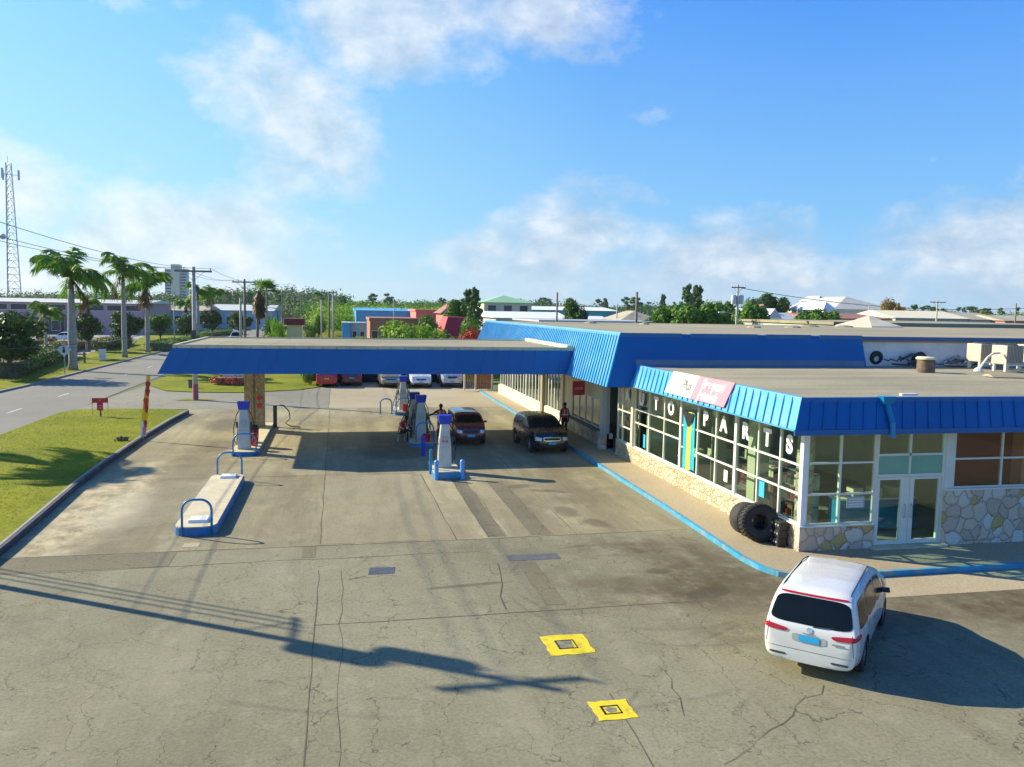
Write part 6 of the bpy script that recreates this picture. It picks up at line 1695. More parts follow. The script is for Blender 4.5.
def palm_proto(seed, nf=17, L=3.0, droop=1.0, dry=3, wind=0):
    rr = random.Random(seed); fb = MB(); db = MB()
    for k in range(nf + dry):
        isdry = k >= nf
        b = db if isdry else fb
        a = 2 * PI * k * .618 + rr.uniform(-.2, .2); el0 = (.05 + 1.45 * ((k * 7) % nf) / nf) if not isdry else rr.uniform(-.9, -.4)
        ln = L * rr.uniform(.8, 1.08) * (.75 if isdry else 1); pts = []; p = Vector((0, 0, 0)); e = el0; n = 14
        hd = Vector((math.cos(a), math.sin(a), 0))
        for i in range(n + 1):
            pts.append(p.copy()); f = i / n
            d = hd * math.cos(e) + Vector((0, 0, 1)) * math.sin(e) + Vector((wind * f * .6, 0, 0))
            p = p + d.normalized() * ln / n; e -= droop * (.03 + .19 * f) * (1.15 if not isdry else .6)
        b.tube(pts, .02, 4, radii=[.035 * (1 - .8 * i / n) for i in range(n + 1)])
        for i in range(1, n + 1):
            for sub in (0, .5):
                f = (i - sub) / n; q = pts[i - 1].lerp(pts[i], 1 - sub) if sub else pts[i]
                d = (pts[i] - pts[i - 1]).normalized(); side = d.cross(Vector((0, 0, 1)))
                if side.length < .1: side = Vector((1, 0, 0))
                side.normalize(); up_ = side.cross(d)
                ll = L * .38 * math.sin(PI * min(1, .12 + f * .9)) ** .6 * rr.uniform(.8, 1.15)
                for s in (-1, 1):
                    tip = q + side * s * ll * .5 + d * ll * .55 + up_ * rr.uniform(-.2, .2) * ll - Vector((0, 0, ll * rr.uniform(.35, .75)))
                    mid = q + (tip - q) * .5 + up_ * ll * .08
                    w = d * .055 * (L / 3)
                    b.add([q - w, q + w, mid + w * 1.1, mid - w * 1.1, tip], [(0, 1, 2, 3), (3, 2, 4)])
    f = fb.build('fronds', M['frond']); dd = db.build('dry_fronds', M['frond_dry'])
    out = (f.data, dd.data); bpy.data.objects.remove(f); bpy.data.objects.remove(dd)
    return out
PALMS = [palm_proto(11, 19, 3.7, 1.05, 1, .3), palm_proto(12, 17, 3.4, 1.2, 1, .45), palm_proto(13, 18, 3.3, 1.1, 2, .2)]
def palm(x, y, h, label, k=0, sc=1.0, group='royal palms along the verge', z=.1, trunk_r=.24, shaft=1.1, lean=(0, 0)):
    r = empty('palm_tree', (x, y, z), random.uniform(0, 6.28) if lean == (0, 0) else 0, label, 'palm tree', group)
    b = MB(); n = 10; pts = []; rad = []
    for i in range(n + 1):
        f = i / n; pts.append((lean[0] * f * f, lean[1] * f * f, -.05 + (h - shaft + .05) * f)); rad.append(trunk_r * (1.15 - .35 * f + .18 * math.exp(-((f - .45) / .22) ** 2) + (.25 if i == 0 else 0)))
    b.tube(pts, .2, 12, radii=rad); b.build('trunk', M['palmtrunk'], r, smooth=True)
    tp = Vector(pts[-1])
    if shaft > 0:
        b = MB(); b.tube([tp, tp + Vector((0, 0, shaft * .5)), tp + Vector((0, 0, shaft + .1))], .1, 10, radii=[trunk_r * .78, trunk_r * .66, trunk_r * .35]); b.build('crownshaft', M['palmshaft'], r, smooth=True)
    for nm, me in zip(('fronds', 'dry_fronds'), PALMS[k]):
        o = bpy.data.objects.new(nm, me); COL.objects.link(o); o.parent = r; o.location = tp + Vector((0, 0, shaft)); o.scale = (sc,) * 3
    return r
palm(-24.75, 85.1, 8.8, 'tall royal palm with thick grey trunk behind the diamond road sign', 0, 1.25, trunk_r=.34)
palm(-24.9, 105.2, 10.0, 'tallest royal palm, second from the left on the verge', 1, 1.25, trunk_r=.26)
palm(-24.6, 116, 8.6, 'royal palm with dark drooping crown, third from the left on the verge', 2, 1.3, trunk_r=.26)
palm(-25.2, 160, 8.5, 'smaller palm right behind the big grey utility pole', 1, 1.05, trunk_r=.28)
palm(-25.4, 178, 8.2, 'smaller palm a little right of the big grey utility pole', 2, 1.1, trunk_r=.28)
palm(-24.6, 43.5, 8.6, 'royal palm outside the left of the view whose shadow falls on the lawn', 0, 1.05, trunk_r=.3)
palm(AX(45, 105), 105, 5.2, 'short palm with light green fronds in front of the pink building', 1, .75, 'small palms by the far parking', 0, .16, .4)
palm(AX(86, 118), 118, 6.2, 'short palm behind the tall royal palm with thick trunk', 2, .7, 'small palms by the far parking', 0, .16, .4)
palm(AX(186, 170), 170, 6.4, 'short leafy palm in the distance left of the big grey pole', 0, .8, 'small palms by the far parking', 0, .18, .4)
# windblown fan palm with hanging dead skirt
r = empty('fan_palm', (AX(257, 84), 84, 0), 0, 'windblown palm with a brown skirt of dead leaves beside a utility pole', 'palm tree')
b = MB(); b.tube([(0, 0, -.05), (.0, 0, 3), (.1, 0, 6.4), (.35, 0, 8.0)], .2, 10, radii=[.2, .15, .14, .12]); b.build('trunk', M['wood'], r, smooth=True)
fb = MB(); rr = random.Random(9); top_ = Vector((.35, 0, 8.0))
for k in range(20):
    a = rr.uniform(0, 6.283); e = rr.uniform(.1, 1.3); d = Vector((math.cos(a) * math.cos(e) * .7 + .55, math.sin(a) * math.cos(e), math.sin(e) * .8)).normalized()
    hub = top_ + d * rr.uniform(.5, .9); fb.tube([top_, hub], .02, 4)
    sd_ = d.cross(Vector((0, 0, 1))).normalized(); u2 = sd_.cross(d)
    for j in range(13):
        t_ = -1.3 + 2.6 * j / 12; dr = (d * math.cos(t_) + sd_ * math.sin(t_)).normalized()
        tip = hub + dr * rr.uniform(.9, 1.3) + Vector((.15, 0, -.22)); w = dr.cross(u2).normalized() * .05
        mid = hub.lerp(tip, .55) + Vector((0, 0, .05)); fb.add([hub, mid - w, tip, mid + w], [(0, 1, 2, 3)])
fb.build('fronds', M['frond'], r)
db = MB()
for k in range(300):
    a = rr.uniform(0, 6.283); z0 = rr.uniform(6.3, 8.0); w_ = .26 + .42 * math.sin(PI * (z0 - 5.9) / 2.3); p0 = Vector((.2 + math.cos(a) * .1, math.sin(a) * .1, z0)); p1 = Vector((.22 + math.cos(a) * w_ * rr.uniform(.6, 1.2), math.sin(a) * w_, z0 - rr.uniform(.5, 1.3)))
    w = Vector((-math.sin(a), math.cos(a), 0)) * .09; db.add([p0 - w * .4, p0 + w * .4, p1 + w, p1 - w], [(0, 1, 2, 3)])
db.build('dead_skirt', M['frond_dry'], r)

G_PARK = 'round clipped trees by the far parking'
plant('rounddark', AX(8, 76), 76, 5.6, 'big dark round tree at the left edge of the view behind the verge', G_PARK, 1.30, 0, .1)
plant('rounddark', AX(88, 118), 118, 5.0, 'dark round tree just right of the first tall palm trunk', G_PARK, .95, 1)
plant('rounddark', AX(127, 124), 124, 5.4, 'dark round tree behind the second tall palm trunk', G_PARK, .98, 2)
plant('round', AX(160, 136), 136, 5.0, 'green round tree right of the third tall palm trunk', G_PARK, .9, 0)
plant('rounddark', AX(186, 150), 150, 4.8, 'round tree with visible stem left of the big grey pole', G_PARK, .9, 0)
plant('rounddark', AX(212, 168), 168, 5.4, 'dark tree behind the two smaller verge palms', G_PARK, .95, 1)
plant('rounddark', AX(239, 170), 170, 5.2, 'wide dark round tree left of the windblown palm', G_PARK, 1.15, 2)
plant('bush', AX(16, 98), 98, 2.3, 'low rounded shrub beside the big dark tree at the left', G_PARK, 1.3, 1, mat_='leaf_dark')
# hedges
def hedge(pts, w, h, label, m='leaf_dark', seed=1, dens=300, name='hedge', cat='hedge', group='hedges beside the road', z=.05, leaf=.12):
    rr = random.Random(seed); c0 = pts[0]
    r = empty(name, (c0[0], c0[1], z), 0, label, cat, group); b = MB(r.location); core = MB(r.location)
    for a, c in zip(pts, pts[1:]):
        a = Vector((a[0], a[1], 0)); c = Vector((c[0], c[1], 0)); L = (c - a).length; n = max(1, int(L / (w * .5))); d = (c - a) / L; nr = Vector((-d.y, d.x, 0))
        for i in range(n):
            p = a + d * L * (i + rr.random()) / n + nr * rr.uniform(-.15, .15) * w; hh = h * rr.uniform(.78, 1.1)
            leaves(b, (p.x, p.y, hh * .5), (w * .62, w * .62, hh * .55), dens, leaf, rr, shell=.5)
        core.bar((a.x, a.y, h * .36), (c.x, c.y, h * .36), w * .6, h * .7)
    b.build('foliage', M[m], r); core.build('stems', M['bark'], r)
    return r
hedge([(AX(0, 76), 76), (AX(34, 90), 90), (AX(62, 106), 106)], 3.0, 1.9, 'long dark clipped hedge along the back of the verge at the left', 'leaf_dark', 1, 420)
hedge([(AX(45, 112), 112), (AX(85, 128), 128), (AX(118, 140), 140)], 2.6, 1.5, 'copper and green hedge in front of the far parking', 'purplehedge', 2, 300)
hedge([(AX(100, 120), 120), (AX(112, 128), 128), (AX(126, 138), 138)], 2.4, 1.7, 'dark hedge between the first two tall palm trunks', 'leaf_dark', 3, 300)
hedge([(AX(158, 120), 120), (AX(178, 135), 135), (AX(204, 160), 160)], 2.6, 1.3, 'clipped green hedge right of the third tall palm', 'leaf_mid', 4, 260)
hedge([(AX(150, 130), 130), (AX(172, 145), 145)], 2.2, 1.0, 'small low hedge behind the clipped green one', 'leaf_dark', 5, 240)
hedge([(AX(205, 170), 170), (AX(232, 195), 195)], 2.5, 1.3, 'far low hedge on the verge left of the road', 'leaf_mid', 6, 200)
hedge([(AX(14, 120), 120), (AX(48, 136), 136)], 2.2, 1.4, 'reddish hedge at the edge of the far parking, left part', 'purplehedge', 7, 240)
# entrance lawn flower bed + pale box, small plants
r = hedge([(-9.6, 70.4), (-7.0, 70.1)], 1.9, .9, 'low rounded bed of red flowering shrubs on the entrance lawn', 'flower', 8, 420, 'flower_bed', 'flower bed', 'planting on the entrance lawn', .05, .08)
b = MB((-5.6, 73.5, 0)); b.box(-9.6, -7.6, 73.2, 73.8, 0, 2.0); tag(b.build('pale_wall_panel', M['white_wall']), 'pale blue grey wall panel behind the red flower bed', 'wall')
plant('bush', -2.4, 70.2, 1.1, 'small leafy green shrub right of the stone column on the lawn', 'planting on the entrance lawn', .6, 1, .05)
plant('bush', -9.0, 76.0, 2.0, 'dark green shrub behind the red flower bed', 'planting on the entrance lawn', 1.0, 0, .05, 'leaf_dark')
# dark boundary hedge behind parked cars
hedge([(-3.0, 74.5), (3, 74.2), (10.6, 73.6)], 1.9, 3.1, 'tall dark hedge and fence line behind the parked cars', 'leaf_dark', 10, 620, group='planting behind the parked cars', leaf=.14)
b = MB((4, 72.9, 0)); b.box(-1.5, 10.4, 72.86, 72.92, 0, 2.3)
tag(b.build('boundary_fence', mat('dark_green_fence', (.012, .02, .018), .8, 0, .2, 2)), 'dark green fence right behind the row of parked cars', 'fence')
# bushes behind the canopy roof line
GB = 'bushes beyond the canopy roof'
plant('bush', AX(412, 82), 82, 5.5, 'big bright green bush beyond the canopy in front of the brick building', GB, 1.15, 0, mat_='leaf_light')
plant('bush', AX(434, 86), 86, 4.6, 'green bush left of the red slanting roof', GB, .75, 1)
plant('bush', AX(393, 86), 86, 3.9, 'lower green bush at the left end of the big bright one', GB, .9, 2)
plant('bush', AX(357, 88), 88, 3.7, 'small light green bush beside the little blue container', GB, .7, 1, mat_='leaf_light')
hedge([(AX(338, 84), 84), (AX(392, 84), 84)], 1.8, 3.3, 'low green hedge just beyond the canopy roof edge', 'leaf_mid', 12, 380, group='planting behind the parked cars')
plant('bush', AX(476, 80), 80, 5.0, 'orange flowering bush beside the blue fascia', GB, .55, 1, mat_='flower')
plant('bush', AX(472, 84), 84, 5.8, 'tall green bush behind the orange flowering one', GB, .5, 2)
plant('bush', AX(456, 84), 84, 3.8, 'dark green bush at the foot of the red slanting roof', GB, .8, 0, mat_='leaf_dark')
plant('round', AX(430, 118), 118, 5.6, 'rounded tree in front of the house with the arched dormer', GB, .8, 2)
plant('casu', AX(468, 130), 130, 9.2, 'feathery dark tree left of the cream two storey house', GB, .9, 1)
plant('casu', AX(475, 124), 124, 9.4, 'feathery tree touching the cream two storey house', GB, .8, 0)
plant('round', AX(460, 128), 128, 8.2, 'broad green tree behind the house with the arched dormer', GB, .7, 1)
plant('bush', AX(276, 96), 96, 5.3, 'tall dense green bush left of the cream kiosk', GB, .36, 0, mat_='leaf_light')
plant('bush', AX(271, 99), 99, 5.5, 'yellowish bush behind the one left of the cream kiosk', GB, .30, 2, mat_='leaf_mid')
plant('round', AX(319, 150), 150, 5.2, 'green tree at the left of the field beyond the kiosk', GB, .6, 2, mat_='leaf_light')
plant('bush', AX(313, 150), 150, 4.0, 'low dark bush in the field beyond the kiosk', GB, .6, 1)
# trees behind the station
GT = 'trees behind the station building'
plant('rounddark', AX(575, 112), 112, 8.3, 'upright dark green tree in front of the turquoise building', GT, .52, 2)
for (u, y, h, k, w, lab) in [(678, 92, 7.6, 'round', 1.0, 'rounded bright tree at the left of the clump behind the roof'), (694, 90, 7.7, 'round', .95, 'rounded bright tree under the feathery pair behind the roof'), (716, 90, 8.0, 'round', .8, 'dense tree left of the transformer pole'), (722, 96, 8.0, 'rounddark', .75, 'darker tree just behind the transformer pole'),
                           (750, 92, 7.9, 'round', .8, 'tree right of the transformer pole above the little white house'), (668, 100, 7.0, 'rounddark', 1.0, 'low dark tree at the far left of the clump'), (811, 96, 7.5, 'round', .8, 'small bright tree right of the little white house'), (825, 104, 7.4, 'round', .8, 'small green tree in front of the brown building')]:
    plant(k, AX(u, y), y, h, lab, GT, w, int(u) % 3)
plant('casu', AX(687, 118), 118, 10.4, 'tall feathery tree, left one of the pair behind the roof', GT, .9, 0)
plant('casu', AX(697, 120), 120, 10.3, 'tall feathery tree, right one of the pair behind the roof', GT, .9, 1)
plant('round', AX(773, 160), 160, 11.2, 'big dense tree on the skyline right of the transformer pole', GT, .8, 1, mat_='leaf_dark')
plant('round', AX(752, 150), 150, 9.6, 'broad tree on the skyline between transformer pole and big dense tree', GT, .8, 2, mat_='leaf_pine')
plant('brown', AX(893, 142), 142, 10.0, 'olive brown tree right of the pale pyramid roofed house', GT, .55, 0)
plant('brown', AX(900, 148), 148, 8.9, 'lower brownish tree beside the olive brown one', GT, .7, 1)
plant('casu', AX(663, 190), 190, 10.4, 'small dark pointed tree alone on the skyline', GT, .7, 1)
# skyline: individual pines
rr = random.Random(21)
SKY = 'pines on the skyline'
for i in range(64):
    u = rr.choice([rr.uniform(300, 480), rr.uniform(540, 680), rr.uniform(780, 1022), rr.uniform(900, 1022), rr.uniform(200, 300)])
    y = rr.uniform(220, 340); h = rr.uniform(9.0, 10.8) + (y - 210) * .012
    plant('pine', AX(u, y), y, h, 'thin pine rising just above the other trees on the skyline', SKY, rr.uniform(.55, .95), i % 3, name='pine_tree', cat='pine tree')
# woods: uncountable mass far off
def woods(name, label, spots, m, seed, leaf=.55, n=70):
    rr = random.Random(seed); b = MB()
    for (x, y, h, w) in spots:
        for k in range(4):
            leaves(b, (x + rr.uniform(-.4, .4) * w, y + rr.uniform(-.4, .4) * w, h * rr.uniform(.35, .78)), (w * .5, w * .5, h * .26), n, leaf * (y / 300) ** .6, rr, shell=.35)
    return tag(b.build(name, M[m]), label, 'woodland', kind='stuff')
rr = random.Random(31)
def band(u0, u1, y0, y1, n, h0, h1, w=5):
    out = []
    for i in range(n):
        y = rr.uniform(y0, y1); u = rr.uniform(u0, u1); out.append((AX(u, y), y, rr.uniform(h0, h1), w * rr.uniform(.8, 1.3)))
    return out
woods('woodland', 'bright green woodland behind the blue warehouse', band(322, 478, 175, 250, 170, 5.4, 7.9, 6.5), 'leaf_light', 1, leaf=.34, n=130)
woods('woodland', 'deeper green woodland across the middle of the skyline', band(300, 500, 240, 420, 230, 7.6, 10.2, 8), 'leaf_mid', 2, leaf=.4, n=100)
woods('woodland', 'dark woodland on the skyline left of the road', band(-60, 310, 300, 520, 330, 8.5, 12, 9), 'leaf_pine', 3, leaf=.42, n=75)
woods('woodland', 'distant woodland closing the end of the road', band(225, 340, 430, 700, 150, 13, 18, 12), 'leaf_pine', 4, n=60)
woods('woodland', 'woodland on the skyline behind the station', band(470, 800, 230, 430, 330, 8, 10.5, 8), 'leaf_pine', 5, leaf=.4, n=75)
woods('woodland', 'olive woodland on the skyline at the right', band(780, 1140, 190, 400, 380, 7.6, 9.8, 8), 'leaf_mid', 6, leaf=.36, n=80)
woods('woodland', 'brownish woodland strip behind the cream roofs', band(890, 985, 170, 200, 60, 7.4, 8.8, 6), 'leaf_brown', 7, n=60)
woods('woodland', 'scrub and low trees between the houses', band(440, 1000, 150, 230, 150, 3.5, 6.2, 7), 'leaf_mid', 8, n=60)

# ------------------------------------------------------------------ BACKGROUND BUILDINGS
M['pinkwall'] = mat('pink_wall', (.54, .33, .35), .8, 0, .08, .3)
M['kioskwall'] = mat('warm_cream_wall', (.80, .66, .34), .8, 0, .06, .6)
M['palewall'] = mat('pale_blue_white_wall', (.50, .60, .68), .8, 0, .08, .3)
M['palroof'] = mat('pale_metal_roof', (.55, .58, .55), .6, 0, .08, .3)
M['winglass'] = mat('dark_window_glass', (.03, .04, .05), .15, 0, .2, .5)
M['turq'] = mat('turquoise_wall', (.10, .50, .52), .8, 0, .08, .3)
M['skyblue'] = mat('sky_blue_sheeting', (.08, .36, .68), .6, 0, .08, .3)
M['salmon'] = mat('salmon_wall', (.60, .20, .16), .8, 0, .08, .3)
M['brick'] = mat('red_brick_wall', (.36, .16, .10), .85, 0, .15, .6)
M['tanroof'] = mat('tan_shingle_roof', (.42, .38, .28), .8, 0, .15, .4)
M['creamroof'] = mat('cream_metal_roof', (.82, .74, .50), .6, 0, .05, .3)
M['greenroof'] = mat('pale_green_metal_roof', (.30, .58, .32), .6, 0, .08, .3)
M['pyroof'] = mat('pale_shingle_roof', (.52, .52, .46), .7, 0, .1, .5)
M['whiteroof'] = mat('white_metal_roof', (.80, .82, .82), .6, 0, .05, .3)
M['greyroof'] = mat('grey_metal_roof', (.42, .47, .52), .6, 0, .08, .3)
M['browntile'] = mat('red_brown_tiles', (.30, .14, .10), .8, 0, .15, .5)
def house(name, label, x0, x1, y0, y1, h, wall, roof, rh=1.0, rtype='flat', over=.4, wins=0, wz=(.35, .6), rows=1, cat='building', group=None, sides=True, winm='winglass', ww=.5):
    c = ((x0 + x1) / 2, (y0 + y1) / 2, 0); r = empty(name, c, 0, label, cat, group)
    b = MB(c); b.box(x0, x1, y0, y1, -.02, h); w = b.build('wall', M[wall], r)
    b = MB(c); X0, X1, Y0, Y1 = x0 - over, x1 + over, y0 - over, y1 + over; my = (y0 + y1) / 2; mx = (x0 + x1) / 2
    if rtype == 'flat': b.box(X0, X1, Y0, Y1, h + .003, h + rh)
    elif rtype == 'gablex':   # ridge along x
        b.add([(X0, Y0, h), (X1, Y0, h), (X1, Y1, h), (X0, Y1, h), (X0, my, h + rh), (X1, my, h + rh)], [(0, 1, 5, 4), (2, 3, 4, 5), (0, 4, 3), (1, 2, 5), (0, 3, 2, 1)])
    elif rtype == 'gabley':
        b.add([(X0, Y0, h), (X1, Y0, h), (X1, Y1, h), (X0, Y1, h), (mx, Y0, h + rh), (mx, Y1, h + rh)], [(0, 4, 5, 3), (1, 2, 5, 4), (0, 1, 4), (2, 3, 5), (0, 3, 2, 1)])
    elif rtype == 'hip':
        q = min(x1 - x0, y1 - y0) / 2 * .95
        if x1 - x0 > y1 - y0: A, B_ = (x0 + q, my), (x1 - q, my)
        else: A, B_ = (mx, y0 + q), (mx, y1 - q)
        b.add([(X0, Y0, h), (X1, Y0, h), (X1, Y1, h), (X0, Y1, h), (A[0], A[1], h + rh), (B_[0], B_[1], h + rh)], [(0, 1, 5, 4), (1, 2, 5), (2, 3, 4, 5), (3, 0, 4), (0, 3, 2, 1)] if x1 - x0 > y1 - y0 else [(0, 1, 4), (1, 2, 5, 4), (2, 3, 5), (3, 0, 4, 5), (0, 3, 2, 1)])
    elif rtype == 'mansard':
        k = .75; b.add([(X0, Y0, h - .3), (X1, Y0, h - .3), (X1, Y1, h - .3), (X0, Y1, h - .3), (X0 + k, Y0 + k, h + rh), (X1 - k, Y0 + k, h + rh), (X1 - k, Y1 - k, h + rh), (X0 + k, Y1 - k, h + rh)], [(0, 3, 2, 1), (4, 5, 6, 7), (0, 1, 5, 4), (1, 2, 6, 5), (2, 3, 7, 6), (3, 0, 4, 7)])
    b.build('roof', M[roof], r)
    for k in range(rows):
        za = h * (wz[0] / rows + k / rows); zb = h * (wz[1] / rows + k / rows)
        for i in range(wins):
            xc = x0 + (x1 - x0) * (i + .5) / wins; hw = (x1 - x0) / wins * ww / 2
            b = MB(c)
            for (a, cc, d, e) in ((xc - hw - .06, xc + hw + .06, zb, zb + .08), (xc - hw - .06, xc + hw + .06, za - .08, za), (xc - hw - .06, xc - hw, za, zb), (xc + hw, xc + hw + .06, za, zb)): b.box(a, cc, y0 - .07, y0 + .02, d, e)
            f = b.build('window', M['white_frame'], r)
            b = MB(c); b.box(xc - hw, xc + hw, y0 - .03, y0 + .02, za, zb); b.build('pane', M[winm], f)
    return r
# left side
house('long_building', 'long pink building with pale roof and dark upper window strip at the far left', -120, AX(143, 185), 185, 215, 6.4, 'pinkwall', 'palroof', .8, 'gablex', .8, 22, (.76, .93), 1, ww=.82)
house('shed', 'dark recessed ground floor block in front of the pink building', AX(14, 184), AX(62, 184), 183.6, 184.9, 3.4, 'winglass', 'pinkwall', .3, 'flat', .2, 4, (.2, .8), ww=.7)
house('low_building', 'low grey white building with pale roof beyond the clipped trees', AX(150, 215), AX(205, 215), 215, 240, 4.9, 'palewall', 'tanroof', 1.2, 'gablex', .6, 5, (.3, .7))
house('low_building', 'pale blue white building with long roof behind the windblown palm', AX(205, 235), AX(272, 235), 235, 270, 5.0, 'palewall', 'palroof', 1.6, 'gablex', .6, 7, (.25, .65))
house('low_building', 'small white building at the far end of the road', AX(296, 330), AX(305, 330), 330, 345, 5.2, 'palewall', 'whiteroof', .8, 'gablex', .5, 2)
# high rise
hx0, hx1 = AX(165, 900), AX(186.5, 900); hc = ((hx0 + hx1) / 2, 905, 0); r = empty('tower_block', hc, 0, 'distant high rise block with a cream core between two grey glazed wings', 'high rise')
b = MB(hc); b.box(hx0 + 6.5, hx0 + 14.5, 899, 915, 0, 46.5); b.build('core', M['cream_wall'], r)
for (a, c2, hh) in ((hx0, hx0 + 6.4, 42.0), (hx0 + 14.6, hx1, 42.0)):
    b = MB(hc); b.box(a, c2, 902, 918, 0, hh); w = b.build('wing', M['greyroof'], r)
    b = MB(hc)
    for k in range(13): b.box(a + .4, c2 - .4, 901.8, 901.98, 3 + k * 3, 4.4 + k * 3)
    b.build('window_bands', M['winglass'], w)
# lattice tower
tx, ty, th = AX(13, 400), 400, 66.0
r = empty('lattice_mast', (tx, ty, 0), .3, 'tall lattice communications mast with antennas at the far left', 'mast')
def wid(z): return 6.2 * (1 - z / th) + 2.2 * (z / th)
cor = [(1, 0), (-.5, .866), (-.5, -.866)]
for (cx_, cy_) in cor:
    b = MB(); b.tube([(cx_ * wid(0) / 1.7, cy_ * wid(0) / 1.7, 0), (cx_ * wid(th) / 1.7, cy_ * wid(th) / 1.7, th)], .22, 6); b.build('leg', M['steel'], r)
b = MB(); nz_ = 22
for k in range(nz_):
    z0, z1 = th * k / nz_, th * (k + 1) / nz_
    for i in range(3):
        a, c2 = cor[i], cor[(i + 1) % 3]; w0, w1 = wid(z0) / 1.7, wid(z1) / 1.7
        b.bar((a[0] * w0, a[1] * w0, z0), (c2[0] * w0, c2[1] * w0, z0), .14, .14)
        m_ = ((a[0] + c2[0]) / 2 * w1, (a[1] + c2[1]) / 2 * w1, z1)
        b.bar((a[0] * w0, a[1] * w0, z0), m_, .12, .12); b.bar((c2[0] * w0, c2[1] * w0, z0), m_, .12, .12)
b.build('bracing', M['steel'], r)
for i in range(3):
    a = cor[i]; b = MB(); b.bar((0, 0, th - 5), (a[0] * 4, a[1] * 4, th - 5), .2, .2); b.box(a[0] * 4 - .4, a[0] * 4 + .4, a[1] * 4 - .3, a[1] * 4 + .3, th - 7, th - 2.8); b.build('antenna', M['trgrey'], r)
b = MB(); b.cyl((0, 0, th), (0, 0, th + 3), .08); b.build('spike', M['steel'], r)
b = MB(); b.lathe([(0, -.5), (1.1, -.4), (1.3, 0), (0, .1)], (-2.8, 0, th * .52), 'y', 12); b.build('dish', M['trgrey'], r)
# kiosk
kx0, kx1 = AX(284.5, 100), AX(305, 100)
house('kiosk', 'small cream kiosk with a dark red slanting roof beside the road', kx0 + .3, kx1 - .3, 99, 101.6, 4.35, 'kioskwall', 'maroon', .72, 'flat', .3, 0, cat='kiosk')
# centre background
house('container', 'small light blue container beside the bushes', AX(342, 112), AX(350.5, 112), 112, 116, 4.4, 'skyblue', 'whiteroof', .1, 'flat', .05, 0, cat='container')
house('shed', 'grey shed attached right of the small light blue container', AX(350.8, 113), AX(366, 113), 113, 119, 4.35, 'grey_wall', 'greyroof', .1, 'flat', .1, 2, (.3, .75))
house('warehouse', 'large sky blue metal warehouse', AX(356, 165), AX(420, 165), 165, 200, 5.9, 'skyblue', 'skyblue', .5, 'gablex', .2, 0, cat='warehouse')
house('brick_building', 'long low red brick building in front of the blue warehouse', AX(370, 135), AX(418, 135), 135, 150, 4.4, 'brick', 'brick', .45, 'flat', .15, 5, (.3, .62), ww=.6)
house('salmon_building', 'salmon pink building right of the blue warehouse', AX(416, 152), AX(448, 152), 152, 168, 5.9, 'salmon', 'salmon', .4, 'flat', .15, 3, (.35, .7))
rd = house('house', 'salmon house with red brown roof and white arched dormer', AX(443, 140), AX(467, 140), 140, 150, 5.7, 'salmon', 'browntile', 2.0, 'hip', .5, 2, (.35, .7), cat='house')
b = MB(rd.location); xm = AX(454.5, 139.5); b.lathe([(0, 0), (.95, 0), (.95, .3), (0, .3)], (xm, 139.7, 6.3), 'y', 20); d_ = b.build('arched_dormer', M['whiteroof'], rd)
b = MB(rd.location); b.lathe([(0, 0), (.6, 0), (.6, .05), (0, .05)], (xm, 139.6, 6.35), 'y', 20); b.build('pane', M['winglass'], d_)
c = (AX(455, 91), 92, 0); r = empty('red_roof_shop', c, 0, 'building with steep bright red slanting roof beyond the canopy', 'building')
b = MB(c); x0, x1 = AX(441, 90), AX(470, 90); b.box(x0 + .4, x1, 90.4, 96, 0, 3.2); b.build('wall', M['cream_wall'], r)
b = MB(c); b.add([(x0, 90, 3.0), (x0 + .25, 90, 3.0), (x0, 97, 3.0), (x0 + .9, 91, 5.65), (x0 + .9, 96, 5.65), (x1, 90, 3.0), (x1, 91, 5.6), (x1, 96, 5.6), (x1, 97, 3.0)], [(0, 3, 4, 2), (0, 5, 6, 3), (3, 6, 7, 4), (2, 4, 7, 8), (5, 8, 7, 6), (0, 2, 8, 5)]); b.build('roof', M['redroof'], r)
# cream two storey house with green roof
hs_ = house('house', 'cream two storey house with pale green metal roof', AX(484, 172), AX(531.5, 172), 172, 184, 8.0, 'cream_wall', 'greenroof', 1.6, 'hip', .5, 3, (.40, .85), 2, cat='house')
house('lean_to', 'cream lean-to with white roof at the foot of the two storey house', AX(482, 160), AX(492, 160), 160, 171, 4.9, 'cream_wall', 'creamroof', 1.0, 'gabley', .4, 1, cat='building')
house('long_building', 'long grey building with bright white low roof behind the station', AX(496, 140), AX(569, 140), 140, 158, 5.1, 'grey_wall', 'whiteroof', 1.1, 'gablex', .4, 6, (.5, .8))
house('long_building', 'turquoise building with white fascia roof', AX(526, 192), AX(616.5, 192), 192, 215, 6.6, 'turq', 'whiteroof', .9, 'gablex', .5, 8, (.2, .5), ww=.35)
house('shed', 'bright white low roof right of the dark green tree', AX(586, 128), AX(612, 128), 128, 140, 4.7, 'white_wall', 'whiteroof', 1.0, 'gablex', .3, 0)
house('long_building', 'long flat blue grey metal roof just beyond the station roof', AX(541, 97), AX(666, 97), 97, 112, 5.15, 'grey_wall', 'greyroof', .22, 'flat', .3, 0)
house('house', 'low house with olive grey hipped roof', AX(622, 122), AX(661, 122), 122, 132, 5.2, 'grey_wall', 'tanroof', 1.5, 'hip', .4, 4, (.4, .75), cat='house')
